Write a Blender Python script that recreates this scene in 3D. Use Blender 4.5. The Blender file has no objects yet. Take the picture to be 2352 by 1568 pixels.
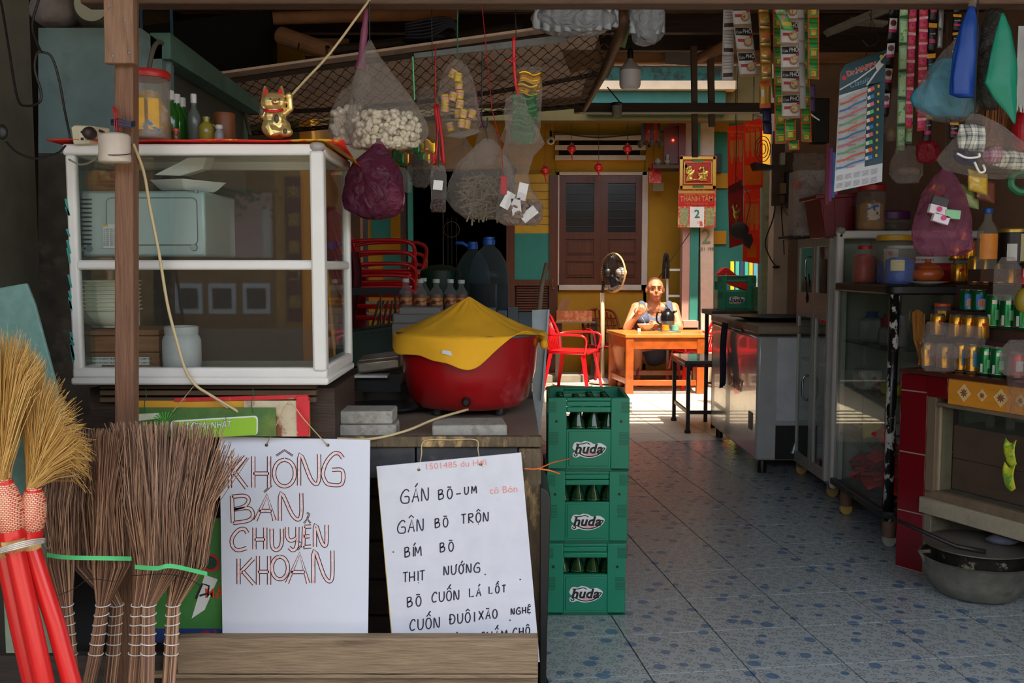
import bpy, bmesh, math, random
from mathutils import Vector as V, Matrix, noise
RT = Matrix.Rotation; Vector = V
from math import sin, cos, pi, atan, atan2, radians as rd, sqrt
C = bpy.context.scene.collection
sc = bpy.context.scene
# ---------------------------------------------------------------- camera, sky, sun, exposure
FL, HZ, CZ = 2200.0, 610.0, 1.4
TH = atan((784 - HZ) / FL)
cd = bpy.data.cameras.new('camera'); cam = bpy.data.objects.new('camera', cd); C.objects.link(cam)
cd.sensor_width = 36; cd.lens = 36 * FL / 2352; cd.clip_start = .05
cam.location = (0, 0, CZ); cam.rotation_euler = (pi / 2 - TH, 0, 0); sc.camera = cam
wd = bpy.data.worlds.new('sky'); sc.world = wd; wd.use_nodes = True
nt = wd.node_tree; bg = nt.nodes['Background']; sky = nt.nodes.new('ShaderNodeTexSky')
sky.sky_type = 'NISHITA'; sky.sun_disc = False; sky.sun_elevation = rd(64); sky.sun_rotation = rd(160)
sky.air_density = 1.0; sky.dust_density = 2.5
hz_ = nt.nodes.new('ShaderNodeHueSaturation'); hz_.inputs['Saturation'].default_value = .55; nt.links.new(sky.outputs[0], hz_.inputs['Color']); nt.links.new(hz_.outputs[0], bg.inputs[0]); bg.inputs[1].default_value = 0.34
sd = bpy.data.lights.new('sun', 'SUN'); sun = bpy.data.objects.new('sun', sd); C.objects.link(sun)
sd.energy = 6.2; sd.angle = rd(.6); sd.color = (1, .86, .66)
sun.rotation_euler = V((-.13, .43, -1)).to_track_quat('-Z', 'Y').to_euler()
sc.view_settings.view_transform = 'Standard'; sc.view_settings.look = 'None'
sc.view_settings.gamma = 1; sc.view_settings.use_curve_mapping = False
sc.view_settings.exposure = .92
sc.cycles.max_bounces = 10; sc.cycles.transparent_max_bounces = 24; sc.cycles.diffuse_bounces = 5
sc.cycles.sample_clamp_indirect = 4
# ---------------------------------------------------------------- helpers
def W(u, v, Y):
    rx = (u - 1176) / FL; y = -(v - 784) / FL
    ry = cos(TH) + y * sin(TH); rz = -sin(TH) + y * cos(TH)
    return V((rx / ry * Y, Y, CZ + rz / ry * Y))
def PX(Y): return Y / FL                     # metres per pixel at that depth
def lin(c):
    return tuple((x / 255 / 12.92 if x <= 10 else ((x / 255 + .055) / 1.055) ** 2.4) for x in c)
class MB:
    def __init__(s): s.v = []; s.f = []; s.mi = []; s.cm = 0
    def add(s, vs, fs):
        o = len(s.v); s.v += [V(p) for p in vs]; s.f += [tuple(i + o for i in f) for f in fs]; s.mi += [s.cm] * len(fs); return s
    def box(s, c, d, R=None):
        c = V(c); h = [x / 2 for x in d]
        P = [V((i * h[0], j * h[1], k * h[2])) for k in (-1, 1) for j in (-1, 1) for i in (-1, 1)]
        if R is not None: P = [R @ p for p in P]
        return s.add([c + p for p in P], [(0, 2, 3, 1), (4, 5, 7, 6), (0, 1, 5, 4), (2, 6, 7, 3), (0, 4, 6, 2), (1, 3, 7, 5)])
    def bx(s, x0, y0, z0, x1, y1, z1):
        return s.box(((x0 + x1) / 2, (y0 + y1) / 2, (z0 + z1) / 2), (abs(x1 - x0), abs(y1 - y0), abs(z1 - z0)))
    def pb(s, u0, v0, u1, v1, Y, d):          # box whose front face covers those pixels at depth Y
        a = W(u0, v0, Y); b = W(u1, v1, Y); return s.bx(a.x, Y, b.z, b.x, Y + d, a.z)
    def prism(s, pts, vec):
        n = len(pts); vec = V(vec); P = [V(p) for p in pts]
        return s.add(P + [p + vec for p in P], [tuple(range(n)), tuple(range(2 * n - 1, n - 1, -1))] + [(i, i + n, (i + 1) % n + n, (i + 1) % n) for i in range(n)])
    def tube(s, pts, r, n=8, cap=True):
        pts = [V(p) for p in pts]; m = len(pts); rr = r if isinstance(r, (list, tuple)) else [r] * m
        vs = []; up = V((.13, .27, .95))
        for i, p in enumerate(pts):
            t = (pts[min(i + 1, m - 1)] - pts[max(i - 1, 0)])
            t = t.normalized() if t.length > 1e-9 else V((0, 0, 1))
            a = t.cross(up); a = a.normalized() if a.length > .05 else t.cross(V((1, 0, 0))).normalized()
            b = t.cross(a); up = a.cross(t)
            vs += [p + (a * cos(2 * pi * k / n) + b * sin(2 * pi * k / n)) * rr[i] for k in range(n)]
        fs = [(i * n + k, i * n + (k + 1) % n, (i + 1) * n + (k + 1) % n, (i + 1) * n + k) for i in range(m - 1) for k in range(n)]
        if cap: fs += [tuple(range(n))[::-1], tuple((m - 1) * n + k for k in range(n))]
        return s.add(vs, fs)
    def lathe(s, prof, c=(0, 0, 0), n=24, R=None, sx=1, sy=1, wob=0, seed=0):
        c = V(c); vs = []; fs = []; m = len(prof)
        for j, (r, z) in enumerate(prof):
            for k in range(n):
                a = 2 * pi * k / n
                q = 1 + (wob * noise.noise(V((cos(a) * 2, sin(a) * 2, z * 9 + seed))) if wob else 0)
                p = V((r * q * cos(a) * sx, r * q * sin(a) * sy, z)); vs.append(c + (R @ p if R is not None else p))
        fs = [(j * n + k, j * n + (k + 1) % n, (j + 1) * n + (k + 1) % n, (j + 1) * n + k) for j in range(m - 1) for k in range(n)]
        if prof[0][0] > 1e-5: fs.append(tuple(range(n))[::-1])
        if prof[-1][0] > 1e-5: fs.append(tuple((m - 1) * n + k for k in range(n)))
        return s.add(vs, fs)
    def ell(s, c, r, n=12, m=8, R=None):
        r = (r, r, r) if not isinstance(r, (tuple, list)) else r
        return s.lathe([(max(sin(pi * j / m), 1e-6), -cos(pi * j / m)) for j in range(m + 1)], (0, 0, 0), n, None)._xf(n * (m + 1), c, r, R)
    def _xf(s, k, c, r, R):
        c = V(c)
        for i in range(len(s.v) - k, len(s.v)):
            p = s.v[i]; p = V((p.x * r[0], p.y * r[1], p.z * r[2])); s.v[i] = c + (R @ p if R is not None else p)
        return s
    def cap(s, a, b, ra, rb, n=10):            # tapered capsule, for remeshed figures
        a = V(a); b = V(b); s.tube([a, b], [ra, rb], n); s.ell(a, ra, n, 6); s.ell(b, rb, n, 6); return s
    def grid(s, fn, nu, nv, closed=False):
        vs = [fn(i / nu, j / nv) for j in range(nv + 1) for i in range(nu + 1)]
        return s.add(vs, [(j * (nu + 1) + i, j * (nu + 1) + i + 1, (j + 1) * (nu + 1) + i + 1, (j + 1) * (nu + 1) + i) for j in range(nv) for i in range(nu)])
    def m(s, i): s.cm = i; return s
    def B(s, name, mat, parent=None, smooth=None, bev=0, loc=None, local=False, solid=0, sub=0):
        me = bpy.data.meshes.new(name); vs = s.v
        if parent is not None:
            o = loc and V(loc) or V((0, 0, 0))
            if not local:
                iv = WM(parent).inverted(); vs = [iv @ p for p in vs]
            vs = [p - o for p in vs]
        elif not local:
            if loc is None:
                xs = [p.x for p in vs]; ys = [p.y for p in vs]; zs = [p.z for p in vs]
                loc = ((min(xs) + max(xs)) / 2, (min(ys) + max(ys)) / 2, min(zs))
            loc = V(loc); vs = [p - loc for p in vs]
        me.from_pydata([tuple(p) for p in vs], [], s.f)
        mats = mat if isinstance(mat, (list, tuple)) else [mat]
        for x in mats: me.materials.append(x)
        if len(mats) > 1: me.polygons.foreach_set('material_index', s.mi)
        bm = bmesh.new(); bm.from_mesh(me)
        bmesh.ops.recalc_face_normals(bm, faces=bm.faces); bm.to_mesh(me); bm.free()
        if smooth: me.polygons.foreach_set('use_smooth', [True] * len(me.polygons)); 
        if smooth and smooth is not True: me.set_sharp_from_angle(angle=rd(smooth))
        o = bpy.data.objects.new(name, me); C.objects.link(o)
        if parent is not None: o.parent = parent
        if loc is not None: o.location = loc
        if bev:
            b = o.modifiers.new('bevel', 'BEVEL'); b.width = bev; b.segments = 2; b.limit_method = 'ANGLE'; b.angle_limit = rd(50)
            me.polygons.foreach_set('use_smooth', [True] * len(me.polygons)); me.set_sharp_from_angle(angle=rd(45))
        if solid: q = o.modifiers.new('solid', 'SOLIDIFY'); q.thickness = solid; q.offset = 0
        if sub: q = o.modifiers.new('sub', 'SUBSURF'); q.levels = sub; q.render_levels = sub
        return o
def WM(o):
    m = Matrix.LocRotScale(o.location, o.rotation_euler, o.scale)
    return WM(o.parent) @ m if o.parent else m
def tag(o, label, cat, group=None, kind=None):
    o['label'] = label; o['category'] = cat
    if group: o['group'] = group
    if kind: o['kind'] = kind
    return o
def thing(name, label, cat, loc=(0, 0, 0), rz=0, group=None):
    o = bpy.data.objects.new(name, None); C.objects.link(o); o.empty_display_size = .05
    o.location = loc; o.rotation_euler = (0, 0, rz); return tag(o, label, cat, group)
def struct(o): o['kind'] = 'structure'; return o
def stuff(o): o['kind'] = 'stuff'; return o
def remesh(o, vox, sm=4):
    r = o.modifiers.new('remesh', 'REMESH'); r.mode = 'VOXEL'; r.voxel_size = vox; r.use_smooth_shade = True
    if sm: q = o.modifiers.new('smooth', 'SMOOTH'); q.iterations = sm; q.factor = .5
    return o
def clone(root, loc=None, rz=None, label=None, group=None, rot=None, scale=None, parent=None):
    c = root.copy(); C.objects.link(c)
    if parent is not None: c.parent = parent
    if loc is not None: c.location = loc
    if rz is not None: c.rotation_euler = (0, 0, rz)
    if rot is not None: c.rotation_euler = rot
    if scale is not None: c.scale = scale
    if label: c['label'] = label
    if group: c['group'] = group
    for ch in KIDS(root): clone(ch, parent=c)
    return c
def KIDS(r): return [o for o in list(C.objects) if o.parent == r] if len(C.objects) < 0 else list(r.children)
_M = {}
def M(key, rgb, r=.55, m=0, var=.12, sc_=7, bump=0, bsc=40, c2=None, c2t=(.5, .62), st=(1, 1, 1), coat=0, em=0, tr=0, world=False, spec=.5):
    if key in _M: return _M[key]
    a = bpy.data.materials.new(key); a.use_nodes = True; t = a.node_tree; N = t.nodes; L = t.links; b = N['Principled BSDF']
    col = (*lin(rgb), 1); b.inputs['Base Color'].default_value = col; b.inputs['Roughness'].default_value = r; b.inputs['Metallic'].default_value = m
    b.inputs['Coat Weight'].default_value = coat; b.inputs['Specular IOR Level'].default_value = spec
    if em: b.inputs['Emission Color'].default_value = col; b.inputs['Emission Strength'].default_value = em
    if var or bump or c2:
        tc = N.new('ShaderNodeTexCoord'); mp = N.new('ShaderNodeMapping'); mp.inputs['Scale'].default_value = st
        if world:
            ge = N.new('ShaderNodeNewGeometry'); L.new(ge.outputs['Position'], mp.inputs[0])
        else: L.new(tc.outputs['Object'], mp.inputs[0])
    if var or c2:
        n = N.new('ShaderNodeTexNoise'); n.inputs['Scale'].default_value = sc_; n.inputs['Detail'].default_value = 6; n.inputs['Roughness'].default_value = .65
        L.new(mp.outputs[0], n.inputs[0])
        x = N.new('ShaderNodeMix'); x.data_type = 'RGBA'
        rp = N.new('ShaderNodeMapRange'); L.new(n.outputs[0], rp.inputs[0]); L.new(rp.outputs[0], x.inputs[0])
        if c2:
            rp.inputs[1].default_value, rp.inputs[2].default_value = c2t
            x.inputs[6].default_value = col; x.inputs[7].default_value = (*lin(c2), 1)
            n2 = N.new('ShaderNodeTexNoise'); n2.inputs['Scale'].default_value = sc_ * 3; n2.inputs['Detail'].default_value = 4; L.new(mp.outputs[0], n2.inputs[0])
            hs = N.new('ShaderNodeHueSaturation'); q = N.new('ShaderNodeMapRange'); q.inputs[1].default_value = .3; q.inputs[2].default_value = .7
            q.inputs[3].default_value = 1 - var; q.inputs[4].default_value = 1 + var; L.new(n2.outputs[0], q.inputs[0]); L.new(q.outputs[0], hs.inputs['Value'])
            L.new(x.outputs[2], hs.inputs['Color']); L.new(hs.outputs[0], b.inputs['Base Color'])
        else:
            rp.inputs[1].default_value = .3; rp.inputs[2].default_value = .7
            x.inputs[6].default_value = (*[k * (1 - var) for k in col[:3]], 1); x.inputs[7].default_value = (*[min(1, k * (1 + var)) for k in col[:3]], 1)
            L.new(x.outputs[2], b.inputs['Base Color'])
    if bump:
        n3 = N.new('ShaderNodeTexNoise'); n3.inputs['Scale'].default_value = bsc; n3.inputs['Detail'].default_value = 5; L.new(mp.outputs[0], n3.inputs[0])
        bp = N.new('ShaderNodeBump'); bp.inputs['Strength'].default_value = bump; bp.inputs['Distance'].default_value = .01
        L.new(n3.outputs[0], bp.inputs['Height']); L.new(bp.outputs[0], b.inputs['Normal'])
    if tr:
        tl = N.new('ShaderNodeBsdfTranslucent'); tl.inputs[0].default_value = col; mx = N.new('ShaderNodeMixShader'); mx.inputs[0].default_value = tr
        L.new(b.outputs[0], mx.inputs[1]); L.new(tl.outputs[0], mx.inputs[2]); L.new(mx.outputs[0], N['Material Output'].inputs[0])
    _M[key] = a; return a
def film(key, rgb, op=.25, edge=.5, r=.18, bsc=9, bump=.6, tint=None):   # thin clear plastic: see-through, shiny, creased
    if key in _M: return _M[key]
    a = bpy.data.materials.new(key); a.use_nodes = True; t = a.node_tree; N = t.nodes; L = t.links; N.remove(N['Principled BSDF'])
    tp = N.new('ShaderNodeBsdfTransparent'); tp.inputs[0].default_value = (*lin(tint or (250, 250, 250)), 1)
    pr = N.new('ShaderNodeBsdfPrincipled'); pr.inputs['Base Color'].default_value = (*lin(rgb), 1); pr.inputs['Roughness'].default_value = r
    tl = N.new('ShaderNodeBsdfTranslucent'); tl.inputs[0].default_value = (*lin(rgb), 1)
    m1 = N.new('ShaderNodeMixShader'); m1.inputs[0].default_value = .4; L.new(pr.outputs[0], m1.inputs[1]); L.new(tl.outputs[0], m1.inputs[2])
    lw = N.new('ShaderNodeLayerWeight'); lw.inputs[0].default_value = .35
    mr = N.new('ShaderNodeMapRange'); mr.inputs[3].default_value = op; mr.inputs[4].default_value = min(1, op + edge); L.new(lw.outputs['Facing'], mr.inputs[0])
    mx = N.new('ShaderNodeMixShader'); L.new(mr.outputs[0], mx.inputs[0]); L.new(tp.outputs[0], mx.inputs[1]); L.new(m1.outputs[0], mx.inputs[2]); L.new(mx.outputs[0], N['Material Output'].inputs[0])
    if bump:
        tc = N.new('ShaderNodeTexCoord'); n = N.new('ShaderNodeTexNoise'); n.inputs['Scale'].default_value = bsc; n.inputs['Detail'].default_value = 3; n.inputs['Distortion'].default_value = 1.5
        L.new(tc.outputs['Object'], n.inputs[0]); bp = N.new('ShaderNodeBump'); bp.inputs['Strength'].default_value = bump; bp.inputs['Distance'].default_value = .05
        L.new(n.outputs[0], bp.inputs['Height']); L.new(bp.outputs[0], pr.inputs['Normal']); L.new(bp.outputs[0], lw.inputs['Normal'])
    _M[key] = a; return a
def glass(key, tint=(247, 251, 249), dirt=.06, r=.02):                     # window pane: clear with true mirror share and a little dust
    if key in _M: return _M[key]
    a = bpy.data.materials.new(key); a.use_nodes = True; t = a.node_tree; N = t.nodes; L = t.links; N.remove(N['Principled BSDF'])
    tp = N.new('ShaderNodeBsdfTransparent'); tp.inputs[0].default_value = (*lin(tint), 1)
    gl = N.new('ShaderNodeBsdfGlossy'); gl.inputs['Roughness'].default_value = r
    df = N.new('ShaderNodeBsdfDiffuse'); df.inputs[0].default_value = (*lin((190, 190, 180)), 1)
    fr = N.new('ShaderNodeFresnel'); ge = N.new('ShaderNodeNewGeometry'); io = N.new('ShaderNodeMapRange'); io.inputs[3].default_value = 1.5; io.inputs[4].default_value = 1 / 1.5
    L.new(ge.outputs['Backfacing'], io.inputs[0]); L.new(io.outputs[0], fr.inputs[0])   # both faces of the thin pane mirror alike
    m1 = N.new('ShaderNodeMixShader'); m1.inputs[0].default_value = dirt; L.new(tp.outputs[0], m1.inputs[1]); L.new(df.outputs[0], m1.inputs[2])
    m2 = N.new('ShaderNodeMixShader'); L.new(fr.outputs[0], m2.inputs[0]); L.new(m1.outputs[0], m2.inputs[1]); L.new(gl.outputs[0], m2.inputs[2]); L.new(m2.outputs[0], N['Material Output'].inputs[0])
    _M[key] = a; return a
_T = {}
def text(s, p, size, mat, parent=None, R=None, name='lettering', al='CENTER', bold=0, shear=0, sx=1, ex=.0004, local=False):
    k = (s, al, bold, shear)
    if k not in _T:
        cu = bpy.data.curves.new('t', 'FONT'); cu.body = s; cu.align_x = al; cu.align_y = 'CENTER'; cu.offset = bold; cu.shear = shear; cu.resolution_u = 2; cu.extrude = .01
        ob = bpy.data.objects.new('t', cu); C.objects.link(ob); dg = bpy.context.evaluated_depsgraph_get()
        me = bpy.data.meshes.new_from_object(ob.evaluated_get(dg)); bpy.data.objects.remove(ob)
        _T[k] = ([v.co.copy() for v in me.vertices], [tuple(f.vertices) for f in me.polygons])
    vs, fs = _T[k]; R = R or RT(pi / 2, 3, 'X'); p = V(p)
    b = MB(); b.add([p + R @ V((v.x * size * sx, v.y * size, v.z / .01 * ex)) for v in vs], fs)
    return b.B(name, mat, parent, local=local)
def addtext(b, s, p, size, R=None, **k):     # the letters straight into a builder
    o = text(s, p, size, None, None, R, local=True, **k); me = o.data
    b.add([v.co for v in me.vertices], [tuple(f.vertices) for f in me.polygons]); bpy.data.objects.remove(o); return b
def ribbon(b, pts, w, nrm=V((0, -1, 0))):
    P = [V(p) for p in pts]; m = len(P); vs = []
    for i, p in enumerate(P):
        t = (P[min(i + 1, m - 1)] - P[max(i - 1, 0)]); t = t.normalized() if t.length else V((1, 0, 0))
        a = t.cross(nrm).normalized() * w / 2; vs += [p + a, p - a]
    b.add(vs, [(2 * i, 2 * i + 1, 2 * i + 3, 2 * i + 2) for i in range(m - 1)])
    return b
def curve(pts, n=6):                          # Catmull-Rom through the points
    P = [V(p) for p in pts]; P = [P[0] * 2 - P[1]] + P + [P[-1] * 2 - P[-2]]; out = []
    for i in range(1, len(P) - 2):
        a, b, c, d = P[i - 1:i + 3]
        for k in range(n):
            t = k / n; out.append(.5 * ((2 * b) + (c - a) * t + (2 * a - 5 * b + 4 * c - d) * t * t + (3 * b - a - 3 * c + d) * t ** 3))
    return out + [P[-2]]
def pc(pts, n=6): return curve([W(*p) for p in pts], n)
rnd = random.Random(7)
# ---------------------------------------------------------------- materials shared widely
WHITE = M('white_paint', (214, 212, 204), .45, var=.05)
WPAINT = M('old_white_wall', (150, 146, 132), .8, var=.12, sc_=5, bump=.5, bsc=14, c2=(120, 116, 100), c2t=(.56, .72))
BLUEWALL = M('pale_blue_wall', (112, 134, 132), .85, var=.12, sc_=3, bump=.4, bsc=12, c2=(78, 84, 76), c2t=(.52, .72))
YEL = M('yellow_wall', (172, 126, 16), .8, var=.1, sc_=3, bump=.2, bsc=30)
TEAL = M('teal_wall', (44, 126, 114), .75, var=.1, sc_=4, bump=.2, bsc=30)
TEALM = M('mossy_teal_wall', (26, 78, 70), .8, var=.15, sc_=9, c2=(26, 34, 24), c2t=(.48, .6))
PINKW = M('pinkish_plaster', (160, 126, 102), .85, var=.1, sc_=3, bump=.3, bsc=15, c2=(150, 118, 90), c2t=(.6, .75))
CREAM = M('cream_trim', (214, 190, 160), .7, var=.08, sc_=6)
DARKW = M('dark_timber', (58, 42, 30), .7, var=.3, sc_=6, bump=.4, bsc=30, st=(.6, 6, 6))
ROOFW = M('roof_board', (176, 126, 84), .75, var=.35, sc_=5, bump=.4, bsc=30, st=(.5, 5, 5))
BRNW = M('brown_timber', (120, 84, 60), .7, var=.2, sc_=5, bump=.4, bsc=30, st=(6, 6, .5), c2=(72, 48, 34), c2t=(.55, .75))
REDW = M('varnished_door_wood', (86, 44, 20), .4, var=.25, sc_=4, st=(8, 8, .7))
BLACK = M('black_metal', (20, 20, 20), .45, var=.1)
GALV = M('galvanised_steel', (130, 142, 146), .42, .7, var=.15, sc_=8)
CORD = M('beige_cord', (196, 176, 132), .7, var=.05)
DCORD = M('black_cord', (22, 20, 18), .5, var=0)
GLS = glass('case_glass', dirt=.015); GLD = glass('dusty_glass', (240, 246, 242), .02)
def tile_mat(key, base, dot, warm=False):
    a = bpy.data.materials.new(key); a.use_nodes = True; t = a.node_tree; N = t.nodes; L = t.links; b = N['Principled BSDF']
    ge = N.new('ShaderNodeNewGeometry'); mp = N.new('ShaderNodeMapping'); mp.inputs['Scale'].default_value = (1, 1, 0); mp.inputs['Rotation'].default_value = (0, 0, .4); L.new(ge.outputs['Position'], mp.inputs[0])
    no = N.new('ShaderNodeTexNoise'); no.inputs['Scale'].default_value = 25; L.new(mp.outputs[0], no.inputs[0])
    vm = N.new('ShaderNodeVectorMath'); vm.operation = 'MULTIPLY_ADD'; vm.inputs[1].default_value = (.003, .003, 0); L.new(no.outputs['Color'], vm.inputs[0]); L.new(mp.outputs[0], vm.inputs[2])
    def vor(s):
        v = N.new('ShaderNodeTexVoronoi'); v.voronoi_dimensions = '2D'; v.inputs['Scale'].default_value = s; v.inputs['Randomness'].default_value = .8; L.new(vm.outputs[0], v.inputs[0]); return v
    v1 = vor(30); v2 = vor(13)
    def mr(src, a0, a1, b0=0, b1=1):
        q = N.new('ShaderNodeMapRange'); q.inputs[1].default_value = a0; q.inputs[2].default_value = a1; q.inputs[3].default_value = b0; q.inputs[4].default_value = b1; L.new(src, q.inputs[0]); return q.outputs[0]
    def mth(op, x, y):
        q = N.new('ShaderNodeMath'); q.operation = op
        for i, z in enumerate((x, y)):
            if hasattr(z, 'links'): L.new(z, q.inputs[i])
            else: q.inputs[i].default_value = z
        return q.outputs[0]
    ring = mth('MULTIPLY', mr(v1.outputs['Distance'], .2, .25), mr(v1.outputs['Distance'], .36, .29))
    sp = N.new('ShaderNodeSeparateColor'); L.new(v2.outputs['Color'], sp.inputs[0])
    rad = mr(sp.outputs[1], 0, 1, .16, .34)
    dd = mth('MULTIPLY', mr(mth('SUBTRACT', rad, v2.outputs['Distance']), -.01, .01), mth('GREATER_THAN', sp.outputs[0], .6))
    m1 = N.new('ShaderNodeMix'); m1.data_type = 'RGBA'; m1.inputs[6].default_value = (*lin(base), 1); m1.inputs[7].default_value = (*[x * .5 for x in lin(base)], 1); L.new(ring, m1.inputs[0])
    m2 = N.new('ShaderNodeMix'); m2.data_type = 'RGBA'; m2.inputs[7].default_value = (*lin(dot), 1); L.new(m1.outputs[2], m2.inputs[6]); L.new(mth('MULTIPLY', dd, .85), m2.inputs[0])
    L.new(m2.outputs[2], b.inputs['Base Color']); b.inputs['Roughness'].default_value = .22
    bp = N.new('ShaderNodeBump'); bp.inputs['Strength'].default_value = .35; bp.inputs['Distance'].default_value = .004
    L.new(mr(v1.outputs['Distance'], 0, .5, 1, 0), bp.inputs['Height']); L.new(bp.outputs[0], b.inputs['Normal']); return a
TILE = tile_mat('pebble_floor_tile', (156, 166, 166), (74, 106, 138)); TILEW = M('courtyard_tile', (206, 196, 176), .45, var=.1, sc_=5)
GROUT = M('dark_grout', (60, 62, 60), .9)
# ---------------------------------------------------------------- floor with its tiles
fl = struct(MB().bx(-4, .2, -.12, 4.5, 16, -.012).B('floor', GROUT))
ta = rd(7.4); T = .355; ex = V((cos(ta), sin(ta), 0)); ey = V((-sin(ta), cos(ta), 0))
h = (T - .006) / 2
pro = MB().bx(-h, -h, -.012, h, h, 0).B('floor_tile', TILE, fl, local=True, bev=0)
pro2 = MB().bx(-h, -h, -.012, h, h, 0).B('floor_tile', TILEW, fl, local=True, bev=0)
base = fl.location.copy(); used = [0, 0]
for i in range(-9, 9):
    for j in range(-2, 26):
        p = ex * (.878 + (i + .5) * T) + ey * (3.459 + (j + .5) * T)
        if p.y < 2.95 or p.y > 11.45 or p.x > 2.75 or p.x < -.05 or (p.x > .57 * p.y + .3): continue
        k = 1 if p.y > 7.5 else 0; src = (pro, pro2)[k]
        o = src if not used[k] else src.copy()
        if used[k]: C.objects.link(o)
        used[k] += 1; o.location = p - base; o.rotation_euler = (0, 0, ta)
struct(MB().bx(-14, -14, -.14, 14, .2, -.02).B('street_ground', M('street_concrete', (150, 146, 138), .9, var=.15)))
# house across the street, seen only as light and reflection
sf = thing('facing_house', 'cream house front across the street with three framed pictures', 'building', (0, -6.5, 0)); del sf['label'], sf['category']; struct(sf)
MB().bx(-9, -6.8, 0, 9, -6.5, 3.2).B('wall', M('facing_wall', (150, 112, 62), .85, var=.12), sf)
for x in (-4.05, -3.63, -3.2):
    MB().bx(x - .17, -6.5, .8, x + .17, -6.47, 1.18).B('picture_frame', M('frame_silver', (200, 208, 214), .5), sf)
    MB().bx(x - .12, -6.47, .86, x + .12, -6.465, 1.12).B('picture', M('dark_picture', (50, 44, 40), .6, var=.5, sc_=12, c2=(140, 70, 60), c2t=(.55, .62)), sf)
MB().bx(-2.95, -6.5, .4, -2.5, -6.48, 2.8).B('yellow_jamb', M('jamb_yellow', (190, 140, 60), .7), sf)
MB().bx(-2.82, -6.48, .7, -2.6, -6.46, 2.5).B('banner', M('maroon_banner', (96, 26, 34), .6), sf)
for k_, c_ in enumerate('來富貴仁德'): text(c_, (-2.71, -6.45, 2.3 - k_ * .34), .17, M('banner_gold', (226, 180, 70), .4), sf, RT(pi, 3, 'Z') @ RT(pi / 2, 3, 'X'), name='banner_character')
MB().bx(-3.5, -6.5, 1.5, -2.98, -6.45, 2.3).B('pink_wall', M('pink_house', (206, 176, 170), .8), sf); MB().bx(-3.1, -6.45, 1.5, -3.0, -6.44, 2.1).B('white_window', WHITE, sf)
MB().bx(-5.4, -6.46, .2, -2.4, -6.2, .62).B('bench', M('bench_grey', (150, 130, 110), .8), sf)
b = MB()
for k in range(260):
    x = rnd.gauss(-3.7, .35); z = 2.35 - abs(rnd.gauss(0, .14)); b.box((x, -6.3 + rnd.random() * .2, z), (.05, .01, .03), RT(rnd.random() * 3, 3, 'Y'))
stuff(b.B('shrub_leaves', M('shrub_green', (60, 100, 50), .6, c2=(200, 40, 50), c2t=(.6, .63), sc_=9), sf))
# ---------------------------------------------------------------- shop walls
struct(MB().bx(-1.72, 2.0, 0, -1.60, 3.25, 3.4).B('wall_left', M('weathered_left_wall', (98, 94, 80), .9, var=.12, sc_=4, bump=.6, bsc=9, c2=(70, 120, 112), c2t=(.64, .68))))
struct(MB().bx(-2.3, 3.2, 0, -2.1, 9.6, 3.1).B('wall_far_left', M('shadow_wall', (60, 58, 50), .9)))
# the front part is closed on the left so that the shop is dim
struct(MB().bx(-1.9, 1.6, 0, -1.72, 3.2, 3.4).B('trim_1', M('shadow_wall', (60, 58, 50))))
# pale blue partition with a sloping top, standing behind the display case
Yp = 3.45
pts = [W(88, 352, Yp), W(88, 64, Yp), W(322, 64, Yp), W(345, 80, Yp), W(372, 100, Yp), W(372, 352, Yp)]
struct(MB().prism([W(88, 1000, Yp), W(88, 353, Yp), W(372, 353, Yp), W(372, 1000, Yp)], (0, .12, 0)).B('wall_partition_low', M('dirty_brown_wall', (66, 58, 46), .9, var=.3, sc_=5, bump=.4, c2=(96, 88, 72), c2t=(.58, .7))))
struct(MB().prism(pts, (0, .12, 0)).B('wall_partition', BLUEWALL))
a0, a1 = W(345, 75, 3.45), W(562, 232, 4.7)
sl = MB(); sl.prism([a0, a1, a1 + V((0, 0, -.06)), a0 + V((0, 0, -.09))], (.07, 0, .0)); struct(sl.B('trim_2', M('blue_green_edge', (84, 122, 112), .8, var=.2, sc_=9)))
sl = MB(); sl.prism([a0 + V((-.01, 0, -.05)), a1 + V((-.01, 0, -.05)), V((a1.x, a1.y, 1.75)), V((a0.x, a0.y, 1.75))], (-.05, .05, 0)); struct(sl.B('wall_niche', M('niche_inside', (74, 78, 72), .9)))
struct(MB().pb(372, 238, 560, 330, 4.72, .08).B('trim_3', M('blue_green_edge', (84, 122, 112))))
# right wall of the shop and the pier by the yard
struct(MB().bx(2.72, 2.6, 0, 2.9, 7.3, 3.4).B('wall_right', PINKW))
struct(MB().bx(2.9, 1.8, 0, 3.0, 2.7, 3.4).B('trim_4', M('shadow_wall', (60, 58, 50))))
struct(MB().pb(1826, 60, 2080, 1300, 7.25, .12).B('wall_back_right', PINKW))
struct(MB().pb(1786, 128, 1827, 1060, 7.3, .15).B('trim_5', CREAM))
# ---------------------------------------------------------------- timber ceiling: boards on cross beams
ce = struct(MB().bx(-2.6, .1, 3.02, 3.1, 7.15, 3.05).B('ceiling', M('roof_skin', (40, 30, 24), .9)))
for k in range(4): MB().bx(.5, 7.24 + k * .2, 3.0, 2.4, 7.31 + k * .2, 3.04).B('open_batten', DARKW, ce)
k = 0; y = 2.3
while y < 7.05:
    w = rnd.uniform(.1, .16); z = 2.985 + rnd.uniform(-.008, .008)
    MB().bx(-2.4, y, z, 2.95, y + w, z + .025).B('roof_board', ROOFW if rnd.random() > .35 else DARKW, ce, bev=.003); y += w + rnd.uniform(.008, .03)
for y in (3.1, 3.75, 4.4, 5.0, 5.6, 6.15, 6.65, 7.05):
    MB().bx(-2.5, y, 2.86, 3.0, y + .07, 2.975).B('cross_beam', DARKW if y < 7 else ROOFW, ce, bev=.006)
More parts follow.
